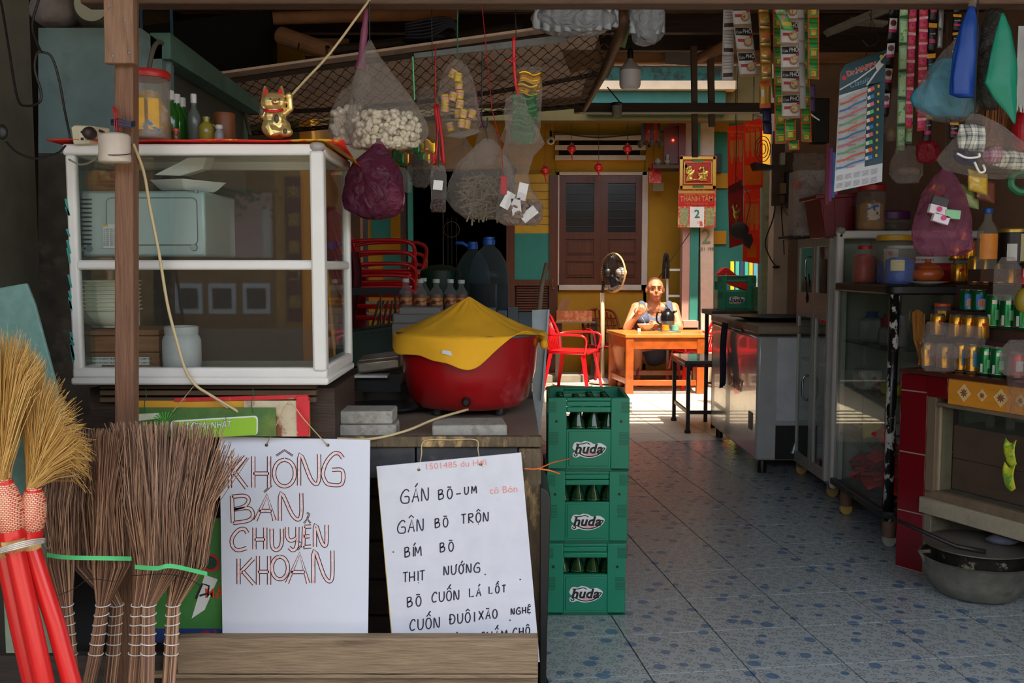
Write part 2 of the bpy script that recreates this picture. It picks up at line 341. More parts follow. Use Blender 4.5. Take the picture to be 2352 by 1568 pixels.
struct(MB().bx(1.95, 7.1, 3.0, 3.1, 7.75, 3.05).B('ceiling_sun_block', M('roof_skin', (40, 30, 24))))  # piece added to keep direct sun off the right back wall's top
b = W(1150, 0, 3.2); struct(MB().box((.3, 3.22, W(1400, 4, 3.2).z + .02), (3.4, .08, .062)).B('trim_7', M('worn_front_beam', (96, 74, 58), .7, var=.25, st=(1, 6, 6), bump=.3), bev=.006))
# near-black sheet closing the corner over the display case
struct(MB().prism([W(318, 60, 4.9), W(626, 20, 5.3), W(626, 160, 5.3), W(318, 210, 4.9)], (0, .1, 0)).B('wall_loft', M('blackish', (14, 11, 9), .95)))
# ---------------------------------------------------------------- rear house
YB = 12.0
def hp(name, u0, v0, u1, v1, Y, d, mat, **k): return struct(MB().pb(u0, v0, u1, v1, Y, d).B(name, mat, **k))
rw = struct(MB().pb(1186, 262, 1276, 500, YB, .2).pb(1276, 262, 1482, 397, YB, .2).pb(1276, 660, 1482, 900, YB, .2).pb(1482, 262, 1600, 900, YB, .2).B('wall_rear', YEL))
hp('wall_rear_left', 842, 262, 930, 900, YB, .2, YEL); hp('trim_8', 852, 500, 897, 548, YB - .02, .02, TEAL); hp('trim_9', 880, 575, 922, 640, YB - .02, .02, TEAL)
hp('trim_10', 930, 262, 1186, 385, YB, .2, YEL)
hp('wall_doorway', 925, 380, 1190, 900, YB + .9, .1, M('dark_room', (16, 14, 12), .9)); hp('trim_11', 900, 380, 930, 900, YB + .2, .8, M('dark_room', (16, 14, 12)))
hp('trim_12', 936, 385, 950, 800, YB - .35, .1, TEAL); hp('trim_13', 918, 330, 937, 900, YB - .3, .12, DARKW)
hp('wall_rear_right', 1598, 262, 1860, 900, YB - .4, .2, TEAL)
hp('trim_14', 1640, 264, 1674, 302, YB - .44, .04, YEL); hp('trim_15', 1642, 398, 1672, 432, YB - .44, .04, YEL); hp('trim_16', 1640, 530, 1668, 560, YB - .44, .04, YEL)
hp('trim_17', 1572, 264, 1590, 740, YB - .6, .15, M('mauve_post', (176, 140, 128), .7, var=.1)); hp('trim_18', 1590, 264, 1602, 740, YB - .62, .2, TEAL)
# porch lintel: mossy band, white band, teal band, thin white line
hp('trim_19', 1330, 118, 1672, 186, 10.6, .5, TEALM); hp('trim_20', 1360, 185, 1692, 204, 10.55, .6, CREAM); hp('trim_21', 1350, 203, 1666, 262, 10.65, .4, M('lintel_teal', (34, 92, 84), .75, var=.1))
hp('ceiling_porch', 700, 120, 1700, 143, 10.75, 1.5, TEAL); hp('trim_22', 1190, 262, 1520, 268, 11.9, .1, TEAL)
hp('trim_23', 560, 120, 1340, 262, 10.8, .3, M('lintel_teal', (34, 92, 84)))
struct(MB().bx(-3.2, 10.2, 3.75, 4.2, 10.8, 3.8).B('trim_26', M('added_eave', (150, 110, 40), .8)))  # eave added out of view so the lintel falls in shade
# upper wall, yard cover, tall side wall, all added to block sky light
struct(MB().bx(-3.2, 10.75, 3.0, 4.2, 10.95, 6.6).B('wall_sky_block_rear', M('sky_block_yellow', (88, 76, 38), .85)))
struct(MB().bx(-3.2, 7.1, 3.06, .75, 10.3, 3.1).B('ceiling_sky_block', M('roof_skin', (40, 30, 24))))
struct(MB().bx(3.1, 6.6, 3.05, 3.25, 12, 5.6).B('wall_sky_block_side', M('sky_block_yellow', (150, 120, 60))))
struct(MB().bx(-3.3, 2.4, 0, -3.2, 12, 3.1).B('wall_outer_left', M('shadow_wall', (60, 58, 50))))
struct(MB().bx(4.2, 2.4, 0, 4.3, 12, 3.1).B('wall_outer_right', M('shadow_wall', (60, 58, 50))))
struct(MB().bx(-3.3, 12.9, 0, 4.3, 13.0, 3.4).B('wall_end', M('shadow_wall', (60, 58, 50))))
# low step in front of the wall and yard side walls
hp('trim_24', 1180, 862, 1640, 880, 11.6, .4, M('step_concrete', (150, 140, 122), .85, var=.15)); 
hp('wall_yard_left', 800, 400, 833, 960, 9.0, .15, PINKW)
struct(MB().bx(-2.3, 9.6, 0, -2.15, 12.2, 3.3).B('wall_side_left', YEL))
SUNY = M('sunny_yellow_wall', (236, 176, 40), .8, var=.08)
struct(MB().bx(2.95, 7.4, 0, 3.1, 12, 3.3).B('wall_yard_right', SUNY)); hp('wall_yard_back', 1740, 300, 2000, 900, 10.6, .1, SUNY)
# pillar with a painted number
pil = struct(MB().prism([W(1607, 262, 11.45), W(1641, 262, 11.45), W(1638, 878, 11.45), W(1610, 878, 11.45)], (0, .17, 0)).B('trim_25', M('whitewashed_pillar', (212, 192, 172), .8, var=.06, sc_=5, bump=.4, bsc=12, c2=(120, 104, 88), c2t=(.66, .74)), bev=.006))
text('2', W(1622, 545, 11.44), 46 * PX(11.4), M('faded_green_ink', (120, 150, 110), .7), pil, name='number')
text('1501 1985', W(1622, 572, 11.44), 11 * PX(11.4), M('grey_ink', (90, 84, 76), .7), pil, name='number')
# ================================================================ counter, bench, display case
SLATE = M('dark_slate', (58, 60, 62), .5, var=.25, sc_=9, c2=(96, 90, 74), c2t=(.6, .68))
WORN = M('worn_counter_wood', (92, 78, 56), .75, var=.3, sc_=7, bump=.5, bsc=25, st=(3, 3, 1), c2=(176, 146, 96), c2t=(.55, .66))
GREYW = M('grey_weathered_plank', (142, 120, 92), .75, var=.22, sc_=4, bump=.5, bsc=24, st=(.7, 5, 7), c2=(96, 76, 56), c2t=(.56, .72))
LAM = M('grey_counter_top', (118, 104, 90), .6, var=.2, sc_=5)
ct = thing('counter', 'dark worn wooden food counter with a grey top behind the two hanging signs', 'counter', (-.6, 3.3, 0))
MB().bx(-1.5, 2.93, .84, .086, 4.0, .875).B('counter_top', LAM, ct, bev=.004)
MB().bx(-1.5, 2.9, .845, .092, 2.935, .878).B('edge_strip', WORN, ct, bev=.004)
b = W(1240, 1020, 2.93); MB().bx(.02, 2.91, 0, .09, 2.98, .84).B('post', WORN, ct, bev=.005)
MB().bx(.02, 3.9, 0, .09, 3.97, .84).B('post', WORN, ct, bev=.005); MB().bx(-1.5, 2.91, 0, -1.43, 2.98, .84).B('post', WORN, ct, bev=.005)
for x0, x1 in ((-1.42, -.72), (-.715, -.3), (-.295, .018)): MB().bx(x0, 2.92, .745, x1, 2.95, .843).B('tile_band', SLATE, ct, bev=.003)
for z0, z1 in ((.60, .725), (.44, .59), (.3, .43), (.17, .29), (.02, .16)): MB().bx(-1.42, 3.3, z0, .018, 3.32, z1).B('back_plank', M('dark_inner_plank', (66, 54, 44), .8, var=.3, st=(.6, 5, 5)), ct, bev=.004)
MB().bx(.06, 2.98, .05, .085, 3.9, .84).B('side_panel', WORN, ct)
# bench of rough planks in front
bn = thing('plank_bench', 'rough weathered wooden plank bench standing before the two white signs', 'bench', (-.6, 2.7, 0))
def wavy(x0, x1, z0, z1, y, d, seed):
    b = MB(); n = 14; top = [V((x0 + (x1 - x0) * i / n, y, z1 + .006 * noise.noise(V((i * .6, seed, 0))))) for i in range(n + 1)]
    b.prism([V((x0, y, z0)), V((x1, y, z0))] + top[::-1], (0, d, 0)); return b
xa, xb = W(405, 1500, 2.7).x, W(1236, 1500, 2.7).x
wavy(xa, xb, W(0, 1548, 2.7).z, W(0, 1466, 2.7).z, 2.7, .035, 1).B('plank', GREYW, bn, bev=.004)
wavy(xa - .2, xb + .0, .2, W(0, 1551, 2.7).z, 2.705, .035, 2).B('plank', GREYW, bn, bev=.004)
MB().bx(xa - .05, 2.74, 0, xb, 2.8, .3).B('plank', GREYW, bn)
MB().bx(-1.6, 2.78, 0, xa + .02, 2.82, W(0, 1500, 2.8).z).B('plank', M('dark_grey_plank', (74, 66, 58), .8, var=.3, st=(.6, 5, 6), bump=.3), bn, bev=.004)
# chest the case stands on
ch = thing('wooden_chest', 'low dark slatted wooden chest under the white glass display case', 'chest', (-.95, 3.0, .875))
for k, (v0, v1, yy) in enumerate(((884, 893, 2.78), (896, 908, 2.8), (912, 924, 2.82))):
    MB().pb(228, v0, 726, v1, yy, .03).B('slat', M('dark_chest_wood', (92, 70, 48), .7, var=.3, st=(.6, 5, 5)) if k else DARKW, ch, bev=.002)
MB().bx(-1.26, 2.84, .876, -.53, 3.2, 1.035).B('body', DARKW, ch)
# ---------------------------------------------------------------- display case
YC = 2.75; YD = 3.2
zb, zt = W(450, 884, YC).z, W(450, 330, YC).z
xl, xr = W(167, 885, YC).x, W(752, 885, YC).x
case = thing('display_case', 'white framed glass display case holding bowls and a microwave', 'display case', ((xl + xr) / 2, 2.97, zb))
fr = .03
def fbar(n, *a): MB().bx(*a).B(n, WHITE, case, bev=.007)
fbar('post', xl, YC, zb + .04, xl + .028, YC + fr, zt - .03); fbar('post', xr - .04, YC - .01, zb + .04, xr, YC + .03, zt - .02)
fbar('post', xl, YD - fr, zb + .04, xl + .028, YD, zt - .03); fbar('post', xr - .025, YD - fr, zb + .04, xr, YD, zt - .03)
fbar('rail', xl - .005, YC - .004, zt - .032, xr - .03, YC + .03, zt); fbar('rail', xl, YD - .03, zt - .032, xr, YD, zt)
fbar('rail', xl - .004, YC, zt - .03, xl + .026, YD, zt - .002); fbar('rail', xr - .03, YC + .02, zt - .032, xr, YD, zt)
zs = W(450, 610, YC).z
fbar('shelf_rail', xl + .02, YC, zs - .012, xr - .03, YC + .02, zs + .016); fbar('shelf_rail', xl + .02, YD - .02, zs - .012, xr - .03, YD, zs + .014); fbar('shelf_rail', xr - .025, YC, zs - .012, xr - .004, YD, zs + .014)
fbar('base', xl - .004, YC - .006, zb, xr + .004, YD + .004, zb + .022); fbar('base', xl, YC - .002, zb + .02, xr, YC + .04, zb + .05)
fbar('base', xr - .045, YC + .03, zb + .02, xr, YD, zb + .055); fbar('base', xl, YC + .03, zb + .02, xl + .03, YD, zb + .05)
MB().bx(xl + .03, YC + .04, zb + .021, xr - .045, YD - .01, zb + .027).B('floor_panel', M('case_floor', (170, 160, 140), .5), case)
MB().bx(xl + .02, YC + .02, zs + .012, xr - .03, YD - .02, zs + .018).B('glass_shelf', GLD, case)
MB().bx(xl + .01, YC + .02, zt - .006, xr - .01, YD - .02, zt - .002).B('glass_top', GLD, case)
MB().bx(xl + .028, YC + .012, zb + .05, xr - .04, YC + .015, zt - .032).B('glass_pane', GLS, case)
MB().bx(xr - .014, YC + .03, zb + .055, xr - .011, YD - .03, zt - .03).B('glass_pane', GLS, case)
MB().bx(xl + .01, YC + .03, zb + .05, xl + .013, YD - .03, zt - .03).B('glass_pane', GLD, case)
MB().ell((xr - .02, YC + .008, zt - .008), (.024, .022, .016), 14, 8).B('corner_joint', M('grey_plastic', (150, 146, 140), .4), case, True)
# teal paint drips on the left post
b = MB()
for k in range(14):
    z = zb + .1 + .5 * rnd.random(); ribbon(b, [(xl - .001, YC - .0006, z), (xl + .004 + .004 * rnd.random(), YC - .0006, z - .02 - .03 * rnd.random())], .006)
stuff(b.B('paint_streak', M('teal_drips', (40, 140, 126), .5), case))
# red and yellow sheet on the roof of the case
sh = MB(); Z = zt + .002
def shf(s, t):
    x = xl - .04 + (xr - xl + .1) * s; y = YC - .02 + .48 * t
    return V((x, y, Z + .006 + .004 * noise.noise(V((s * 6, t * 3, 0))) - (.05 * max(0, s - .93) / .07 * (t > .0) * (.3 + t) if s > .93 else 0)))
sh.grid(shf, 40, 8); tag(sh.B('plastic_sheet', M('red_yellow_sheet', (206, 40, 30), .35, var=.1, sc_=4, c2=(214, 160, 30), c2t=(.6, .62)), smooth=True, solid=.003), 'thin red printed plastic sheet covering the roof of the display case', 'sheet')
# ---------------------------------------------------------------- things in the case
PORC = M('bowl_porcelain', (226, 220, 200), .25, var=.03)
def bowl_prof(r, h, t=.003): return [(r * .38, 0), (r * .4, h * .08), (r * .66, h * .3), (r * .82, h * .7), (r * .88, h * .9), (r * .99, h * .95), (r, h), (r - .01, h), (r * .84, h * .72), (r * .64, h * .34), (r * .3, h * .12), (0, h * .11)]
zf = zb + .027
wb = thing('wooden_box', 'brown wooden box with a taped paper strip under the stacked bowls', 'box', (W(265, 840, 2.9).x, 2.95, zf))
BOXW = M('pine_box_wood', (134, 86, 46), .6, var=.25, sc_=4, st=(.7, 5, 5), c2=(70, 40, 24), c2t=(.62, .68))
zx = W(0, 757, 2.9).z; x0, x1 = W(187, 0, 2.9).x, W(348, 0, 2.9).x
for a, c_ in ((zf, zf + .055), (zf + .057, zx - .018), (zx - .016, zx)): MB().bx(x0, 2.88, a, x1, 3.1, c_).B('board', BOXW, wb, bev=.002)
MB().bx(x0 + .004, 2.8785, zf + .018, x1 - .03, 2.8795, zf + .042).B('paper_strip', M('paper', (210, 206, 196), .8), wb)
addb = MB()
for r in range(2): addtext(addb, 'CHO DI NHO MUA LE HAI BEN DUOC CAM ON', ((x0 + x1) / 2 - .01, 2.878, zf + .036 - r * .012), .0085)
addb.B('lettering', M('ink', (50, 46, 60), .7), wb)
bx_ = W(258, 700, 2.98).x
for k in range(8):
    z = zx + .003 + k * .0125
    tag(MB().lathe(bowl_prof(.088, .058), (bx_ + rnd.uniform(-.003, .003), 2.98, z), 36).B('bowl', PORC, smooth=40, loc=(bx_, 2.98, z)),
        'white porcelain bowl in the stack on the wooden box, ' + ('lowest', 'second from the bottom', 'third from the bottom', 'fourth from the bottom', 'fourth from the top', 'third from the top', 'second from the top', 'topmost')[k], 'bowl', 'stacked white bowls')
x = W(396, 0, 2.86).x
jr = tag(MB().lathe([(.045, 0), (.053, .008), (.056, .03), (.056, .095), (.05, .108), (.047, .112), (.049, .115), (.049, .135), (.044, .137), (.044, .115), (0, .112)], (x, 2.86, zf), 32).B('plastic_jar', M('milky_jar', (208, 206, 206), .35, var=.06, sc_=12, c2=(214, 150, 160), c2t=(.66, .74), tr=.3), smooth=50),
    'milky white open plastic jar on the floor of the display case', 'jar')
# microwave turned with its back to the street
mw = thing('microwave', 'pale grey microwave oven seen from the back on the case shelf', 'microwave', (W(310, 0, 2.95).x, 3.0, zs + .018))
MG = M('microwave_grey', (150, 166, 164), .4, .2, var=.08, sc_=3)
mx0, mx1, mz0, mz1 = W(168, 0, 2.82).x, W(458, 0, 2.82).x, zs + .026, W(0, 438, 2.82).z
MB().bx(mx0, 2.82, mz0, mx1, 3.13, mz1).B('body', MG, mw, bev=.008)
p0, p1, q0, q1 = W(230, 0, 2.82).x, W(440, 0, 2.82).x, W(0, 562, 2.82).z, W(0, 455, 2.82).z
b = MB(); rr = .014; pts = []
for cx_, cz_, a in ((p1 - rr, q1 - rr, 0), (p0 + rr, q1 - rr, 90), (p0 + rr, q0 + rr, 180), (p1 - rr, q0 + rr, 270)):
    for i in range(4): an = rd(a + i * 30); pts.append(V((cx_ + rr * cos(an), 2.819, cz_ + rr * sin(an))))
b.prism(pts, (0, -.004, 0)).B('back_panel', MG, mw, bev=.0015)
b = MB(); b.tube([p + V((0, -.0015, 0)) for p in pts] + [pts[0] + V((0, -.0015, 0))], .0018, 6, False); b.B('seam', M('seam_dark', (70, 80, 80)), mw)
for i in range(12): MB().pb(184, 456 + i * 10.2, 211, 460 + i * 10.2, 2.8195, .002).B('vent_slot', BLACK, mw)
for (u, v, r) in ((185, 572, 8), (205, 570, 8), (446, 568, 9), (452, 440, 4)): MB().lathe([(0, 0), (r * .00125, 0), (r * .001, .006), (0, .006)], W(u, v, 2.819), 16, RT(pi / 2, 3, 'X')).B('screw', GALV, mw)
MB().pb(236, 515, 270, 570, 2.8145, .002).B('rating_label', M('label_white', (190, 196, 196), .6), mw); MB().pb(237, 515, 248, 520, 2.8138, .001).B('rating_label', M('label_orange', (200, 150, 60), .6), mw)
addb = MB()
for r in range(9): addtext(addb, 'AC 220V  50Hz 1150W', W(254, 526 + r * 4.6, 2.814), .0042)
addb.B('lettering', M('ink', (50, 46, 60)), mw)
# foam trays on the microwave
def foam(u0, v0, u1, v1, Y, lab, tilt, seed):
    a, b_ = W(u0, v1, Y), W(u1, v0, Y); w = b_.x - a.x; h_ = b_.z - a.z; c_ = V(((a.x + b_.x) / 2, Y + .06, a.z)); R = RT(tilt, 3, 'Y') @ RT(.15, 3, 'Z'); q = MB(); P = []
    for (sx, sz) in ((.36, 0), (.42, .3), (.5, .85), (.53, 1), (.49, 1), (.4, .4), (.34, .12)):
        P.append((sx * w, sz * h_))
    q.lathe([(0, 0)] + P + [(0, .1 * h_)], c_, 4, R @ RT(pi / 4, 3, 'Z') if False else R, 1.1, .9)
    return tag(q.B('foam_tray', M('white_foam', (212, 210, 202), .7, tr=.2), bev=.004), lab, 'tray', 'foam trays on the microwave')
foam(340, 412, 492, 436, 2.85, 'shallow white foam tray with flat rims lying on the microwave', .03, 1)
sh = MB(); P = [W(352, 402, 2.83), W(430, 362, 2.83), W(475, 360, 2.86), W(465, 388, 2.86), W(415, 404, 2.85)]
tag(sh.prism(P, (0.01, .05, .004)).B('foam_plate', M('white_foam', (212, 210, 202)), bev=.003), 'tilted white foam lid leaning above the foam tray in the case', 'lid')
# stand-in goods at the right of the upper shelf: picture cards and a dark leafy sprig seen through the pane
# ---------------------------------------------------------------- wooden post with nailed plank
pw = thing('wooden_post', 'upright brown wooden post with a wider plank nailed on its top', 'post', (W(285, 900, 2.6).x, 2.6, 0))
MB().prism([W(262, -20, 2.6), W(305, -20, 2.6), W(306, 1793, 2.6), W(263, 1793, 2.6)], (0, .045, 0)).B('shaft', BRNW, pw, bev=.004)
MB().prism([W(236, -60, 2.57), W(304, -60, 2.57), W(307, 145, 2.57), W(239, 145, 2.57)], (0, .03, 0)).B('top_plank', M('rust_stained_plank', (136, 104, 80), .75, var=.2, sc_=5, bump=.3, bsc=30, st=(6, 6, 1), c2=(74, 44, 32), c2t=(.6, .72)), pw, bev=.003)
for (u, v) in ((252, 20), (285, 45), (258, 128), (296, 120)): MB().ell(W(u, v, 2.57), (.004, .002, .004), 8, 4).B('nail', GALV, pw)
for k, v in enumerate((274, 278, 283)): MB().tube([W(256, v + 2, 2.59), W(272, v + 3 * k, 2.555), W(300, v + 8, 2.56), W(309, v + 5, 2.6)], .0028, 6).B('binding_tape', M('blue_tape', (40, 44, 70), .5), pw)
b = MB()
for k in range(4): b.tube(pc([(258 + 2 * k, 245, 2.59), (262 + 4 * k, 270, 2.56), (264 + 5 * k, 300, 2.56)]), .0011, 5)
b.B('red_string', M('red_twine', (190, 30, 40), .6), pw)
cu = thing('plastic_cup', 'dirty white plastic cap taped around cables on the wooden post', 'cup', W(264, 374, 2.54))
MB().lathe([(.036, 0), (.041, .003), (.042, .016), (.0405, .02), (.041, .068), (.036, .074), (.02, .078), (0, .078)], W(264, 374, 2.54), 30, None, 1, .8, .03).B('cap', M('dirty_white_plastic', (190, 176, 158), .5, var=.12, sc_=12), cu, smooth=50)
MB().tube([W(226 + 38 * (1 - cos(i / 12 * pi)), 352 + 4 * sin(i / 12 * pi), 2.54 - .036 * sin(i / 12 * pi)) for i in range(13)], .0012, 5).B('wire', DCORD, cu)
# ---------------------------------------------------------------- sockets, cables
sk = thing('power_strip', 'cream two-way socket block with a brown plug on the case roof', 'socket', W(195, 330, 2.73))
MB().prism([W(162, 292, 2.73), W(170, 287, 2.73), W(212, 289, 2.73), W(205, 330, 2.73), W(168, 332, 2.73)], (.03, .05, 0)).B('body', M('cream_socket', (196, 186, 152), .45), sk, bev=.003)
MB().pb(180, 297, 196, 326, 2.728, .004).B('face', M('cream_face', (208, 198, 166), .4), sk, bev=.002)
for v in (303, 319): MB().pb(185, v - 3, 192, v + 3, 2.7265, .002).B('socket_hole', BLACK, sk)
pg = tag(MB().lathe([(.004, 0), (.016, .004), (.019, .018), (.014, .034), (.006, .04)], W(212, 308, 2.71), 16, RT(pi / 2, 3, 'X')).tube(pc([(228, 300, 2.69), (238, 304, 2.7), (245, 315, 2.72)]), .004, 8).B('brown_plug', M('brown_rubber', (58, 42, 34), .5), smooth=40), 'round brown plug pushed into the cream socket block', 'plug')
tag(MB().tube(pc([(92, -10, 2.7), (74, 60, 2.68), (92, 115, 2.66), (94, 118, 2.64), (84, 125, 2.64), (80, 160, 2.65), (94, 210, 2.66), (90, 235, 2.66), (62, 243, 2.68), (40, 225, 2.7), (20, 110, 2.75), (2, 5, 2.8), (-20, -60, 2.8)]), .0035, 8).B('hanging_cable', DCORD, smooth=True), 'black cable hanging in a loop on the weathered wall', 'cable')
tag(MB().tube(pc([(94, 118, 2.645), (118, 130, 2.65), (135, 180, 2.67), (148, 250, 2.7), (158, 300, 2.73), (163, 326, 2.735)]), .0034, 8).B('feeder_cable', DCORD, smooth=True), 'black cable running from the wall loop down to the cream socket', 'cable')
tag(MB().tube(pc([(10, 320, 2.5), (40, 350, 2.55), (85, 364, 2.6), (132, 352, 2.65), (150, 335, 2.71)]), .0032, 8).ell(W(5, 303, 2.5), (.015, .012, .02)).B('plug_cable', DCORD, smooth=True), 'black cable with a round plug sagging towards the case roof', 'cable')
tag(MB().tube(pc([(158, 366, 2.72), (185, 378, 2.7), (212, 370, 2.62), (228, 355, 2.55)]), .0026, 8).B('grey_cable', M('grey_cord', (150, 140, 120), .6), smooth=True), 'short beige cable from the case corner to the taped cap', 'cable')
tag(MB().tube(pc([(306, 330, 2.6), (330, 395, 2.65), (345, 480, 2.68), (365, 580, 2.7), (385, 700, 2.71), (408, 790, 2.72), (427, 852, 2.73), (450, 885, 2.73), (480, 905, 2.74), (530, 935, 2.76), (600, 975, 2.8), (690, 1002, 2.86), (770, 1007, 2.87), (850, 1008, 2.88), (930, 990, 2.94), (1000, 962, 3.02), (1075, 940, 3.12)], 8), .0042, 8).B('extension_cable', CORD, smooth=True), 'long beige power cord from the wooden post past the case to the red pot', 'cord')
tag(MB().tube(pc([(852, -5, 3.1), (760, 120, 3.1), (700, 185, 3.1), (655, 235, 3.08)], 3), .004, 7).B('diagonal_cord', CORD, smooth=True), 'beige cord running down slantwise from the ceiling beam behind the golden cat', 'cord')
# ---------------------------------------------------------------- things on and behind the case
b = thing('candy_jar', 'tall clear plastic jar with a red lid behind the wooden post', 'jar', W(342, 325, 2.85))
jx = W(342, 325, 2.85); r_ = 48 * PX(2.85); hh = W(0, 182, 2.85).z - jx.z
MB().lathe([(r_ * .95, 0), (r_, .006), (r_, hh - .01), (r_ * .97, hh)], jx, 32).B('body', film('jar_plastic', (196, 186, 170), .3, .3, .1, 5, .2), b, True)
MB().lathe([(r_ * .85, .01), (r_ * .86, hh * .5), (r_ * .5, hh * .8), (0, hh * .82)], jx, 20, None, 1, 1, .25, 3).B('snack_filling', M('snack_mix', (196, 150, 60), .7, var=.2, sc_=14, c2=(190, 196, 190), c2t=(.5, .55)), b, True)
MB().lathe([(r_ * 1.03, 0), (r_ * 1.05, .004), (r_ * 1.05, .016), (r_ * .98, .022), (0, .022)], jx + V((0, 0, hh)), 32).B('lid', M('red_lid', (176, 34, 30), .4), b, smooth=40)
b2 = MB()
for a0_ in (-.3, .35): b2.grid(lambda s, t, a0_=a0_: jx + V((r_ * 1.01 * sin(a0_ + .5 * s), -r_ * 1.01 * cos(a0_ + .5 * s), hh * (.15 + .5 * t))), 6, 4)
b2.B('printed_label', M('jar_label', (210, 160, 40), .5, var=.1, sc_=10, c2=(60, 120, 170), c2t=(.6, .62)), b)
def bottle(name, lab, u, vb, Y, r, h, mat, capm, caph=.02, capr=None, cat='bottle', group=None, liquid=None, neck=.4, label=None, sy=1, handle=False, kids=True):
    o = W(u, vb, Y) if not isinstance(u, Vector) else u; t = thing(name, lab, cat, o, 0, group); capr = capr or r * neck * 1.15
    MB().lathe([(r * .9, 0), (r, r * .12), (r, h * .62), (r * .85, h * .72), (r * neck, h * .86), (r * neck, h), (0, h)], o, 24, None, 1, sy).B('body', mat, t, smooth=45)
    MB().lathe([(capr, 0), (capr, caph * .9), (capr * .9, caph), (0, caph)], o + V((0, 0, h * .985)), 18).B('cap', capm, t, smooth=40)
    if liquid: MB().lathe([(r * .85, .004), (r * .94, r * .14), (r * .94, h * liquid[1]), (0, h * liquid[1])], o, 20, None, 1, sy).B('liquid', liquid[0], t, smooth=45)
    if label: MB().grid(lambda s, q: o + V((r * 1.015 * sin(-1.2 + 2.4 * s), -r * 1.015 * sy * cos(-1.2 + 2.4 * s), h * (label[1] + (label[2] - label[1]) * q))), 10, 2).B('label', label[0], t, True)
    if handle: MB().tube([o + V((r * .9, -.01, h * .7)), o + V((r * 1.5, -.01, h * .6)), o + V((r * 1.55, -.01, h * .3)), o + V((r * .95, -.01, h * .15))], r * .17, 8).B('handle', mat, t, True)
    return t
WCAP = M('white_cap', (204, 204, 200), .4); GRNL = M('green_detergent', (34, 96, 30), .15, var=.05, coat=.4); YELL = M('yellow_bottle', (150, 140, 50), .2, var=.1)
for k, (u, v) in enumerate(((394, 320), (408, 321), (420, 322))):
    bottle('detergent_bottle', 'green detergent bottle with a white cap beside the snack jar, ' + ('nearest the jar', 'middle of three', 'furthest from the jar')[k], u, 330, 3.0 + .02 * k, .026, .135 - .01 * k, GRNL, WCAP, .028, group='green detergent bottles', handle=k == 2)
bottle('detergent_bottle', 'clear detergent bottle with a white cap beside the green ones', 447, 325, 3.0, .02, .118, M('clear_bottle', (110, 120, 110), .15, tr=.3), WCAP, .028)
bottle('oil_bottle', 'small yellowish handled bottle beside the clear detergent', 475, 325, 3.0, .024, .07, YELL, YELL, .006, handle=True)
bottle('medicine_bottle', 'tiny white capped bottle before the brown tin', 504, 325, 2.95, .014, .038, M('grey_bottle', (150, 150, 150), .4), WCAP, .012, neck=.7)
bottle('sauce_jar', 'tiny orange capped jar beside the red lidded jar', 404, 325, 2.9, .011, .03, M('sauce_brown', (120, 70, 40), .3), M('orange_cap', (200, 70, 30), .4), .008, neck=.9)
tag(MB().lathe([(.032, 0), (.034, .004), (.034, .085), (.032, .09), (0, .09)], W(516, 326, 3.1), 24).B('brown_tin', M('brown_tin', (122, 70, 30), .5), smooth=40), 'round brown tin at the back of the case roof', 'tin')
# lucky cat
cat = thing('lucky_cat', 'golden beckoning lucky cat figurine with red ears on the case roof', 'figurine', W(635, 318, 2.8))
GOLD = M('gold_plating', (226, 200, 130), .3, .75, var=.1, sc_=20)
o = W(635, 318, 2.8); q = .00127
def cp(dx, dz, dy=0): return o + V((dx * q, dy * q, dz * q))
g = MB(); g.ell(cp(0, 24), (34 * q, 26 * q, 26 * q)); g.ell(cp(-4, 48), (27 * q, 22 * q, 24 * q)); g.ell(cp(-5, 80), (30 * q, 25 * q, 24 * q))
g.ell(cp(-28, 58, -8), (9 * q, 10 * q, 15 * q)); g.ell(cp(26, 12, -18), (16 * q, 14 * q, 12 * q)); g.ell(cp(-2, 12, -22), (17 * q, 14 * q, 12 * q)); g.ell(cp(8, 40, -18), (12 * q, 9 * q, 17 * q))
g.cap(cp(22, 58), cp(34, 66, -4), 8 * q, 7 * q); g.cap(cp(34, 66, -4), cp(33, 86, -4), 7 * q, 7 * q); g.ell(cp(32, 94, -5), 8.5 * q); g.ell(cp(6, 78, -24), (9 * q, 5 * q, 6 * q))
for x_ in (-22, 12): g.tube([cp(x_, 94), cp(x_ + (1 if x_ > 0 else -1) * 2, 118)], [11 * q, 2.5 * q], 10)
remesh(g.B('body', GOLD, cat), .0022, 3)
for x_ in (-21, 13):
    MB().prism([cp(x_ - 6, 98, -9), cp(x_ + 6, 98, -9), cp(x_ + 1, 113, -5)], (0, -.0035, 0)).B('ear_lining', M('cat_red', (196, 24, 30), .4), cat)
MB().tube([cp(-24, 62, -16), cp(-10, 57, -25), cp(8, 57, -25), cp(20, 62, -16)], 3.2 * q, 8).B('collar', M('cat_red', (196, 24, 30)), cat, True)
for x_ in (-6, 14): MB().ell(cp(x_, 84, -24.5), (2.6 * q, 1.6 * q, 1.8 * q)).B('eye', BLACK, cat, True)
MB().ell(cp(6, 79, -29.5), (2.2 * q, 2 * q, 1.6 * q)).B('nose', M('cat_red', (196, 24, 30)), cat)
b = MB(); ribbon(b, [cp(0, 74, -28.6), cp(5, 72.5, -29.5), cp(12, 74, -28.6)], 1.3 * q); b.B('mouth', BLACK, cat)
for (dx, dz, a) in ((-28, 58, .2), (8, 40, -.2), (2, 12, 0), (27, 12, 0)):
    MB().ell(cp(dx, dz, -30 if dz < 20 else (-19 if dx < 0 else -28)), (5.5 * q, 2.4 * q, 10 * q if dz > 20 else 6 * q)).B('engraved_panel', M('dark_engraving', (60, 56, 40), .4), cat, True)
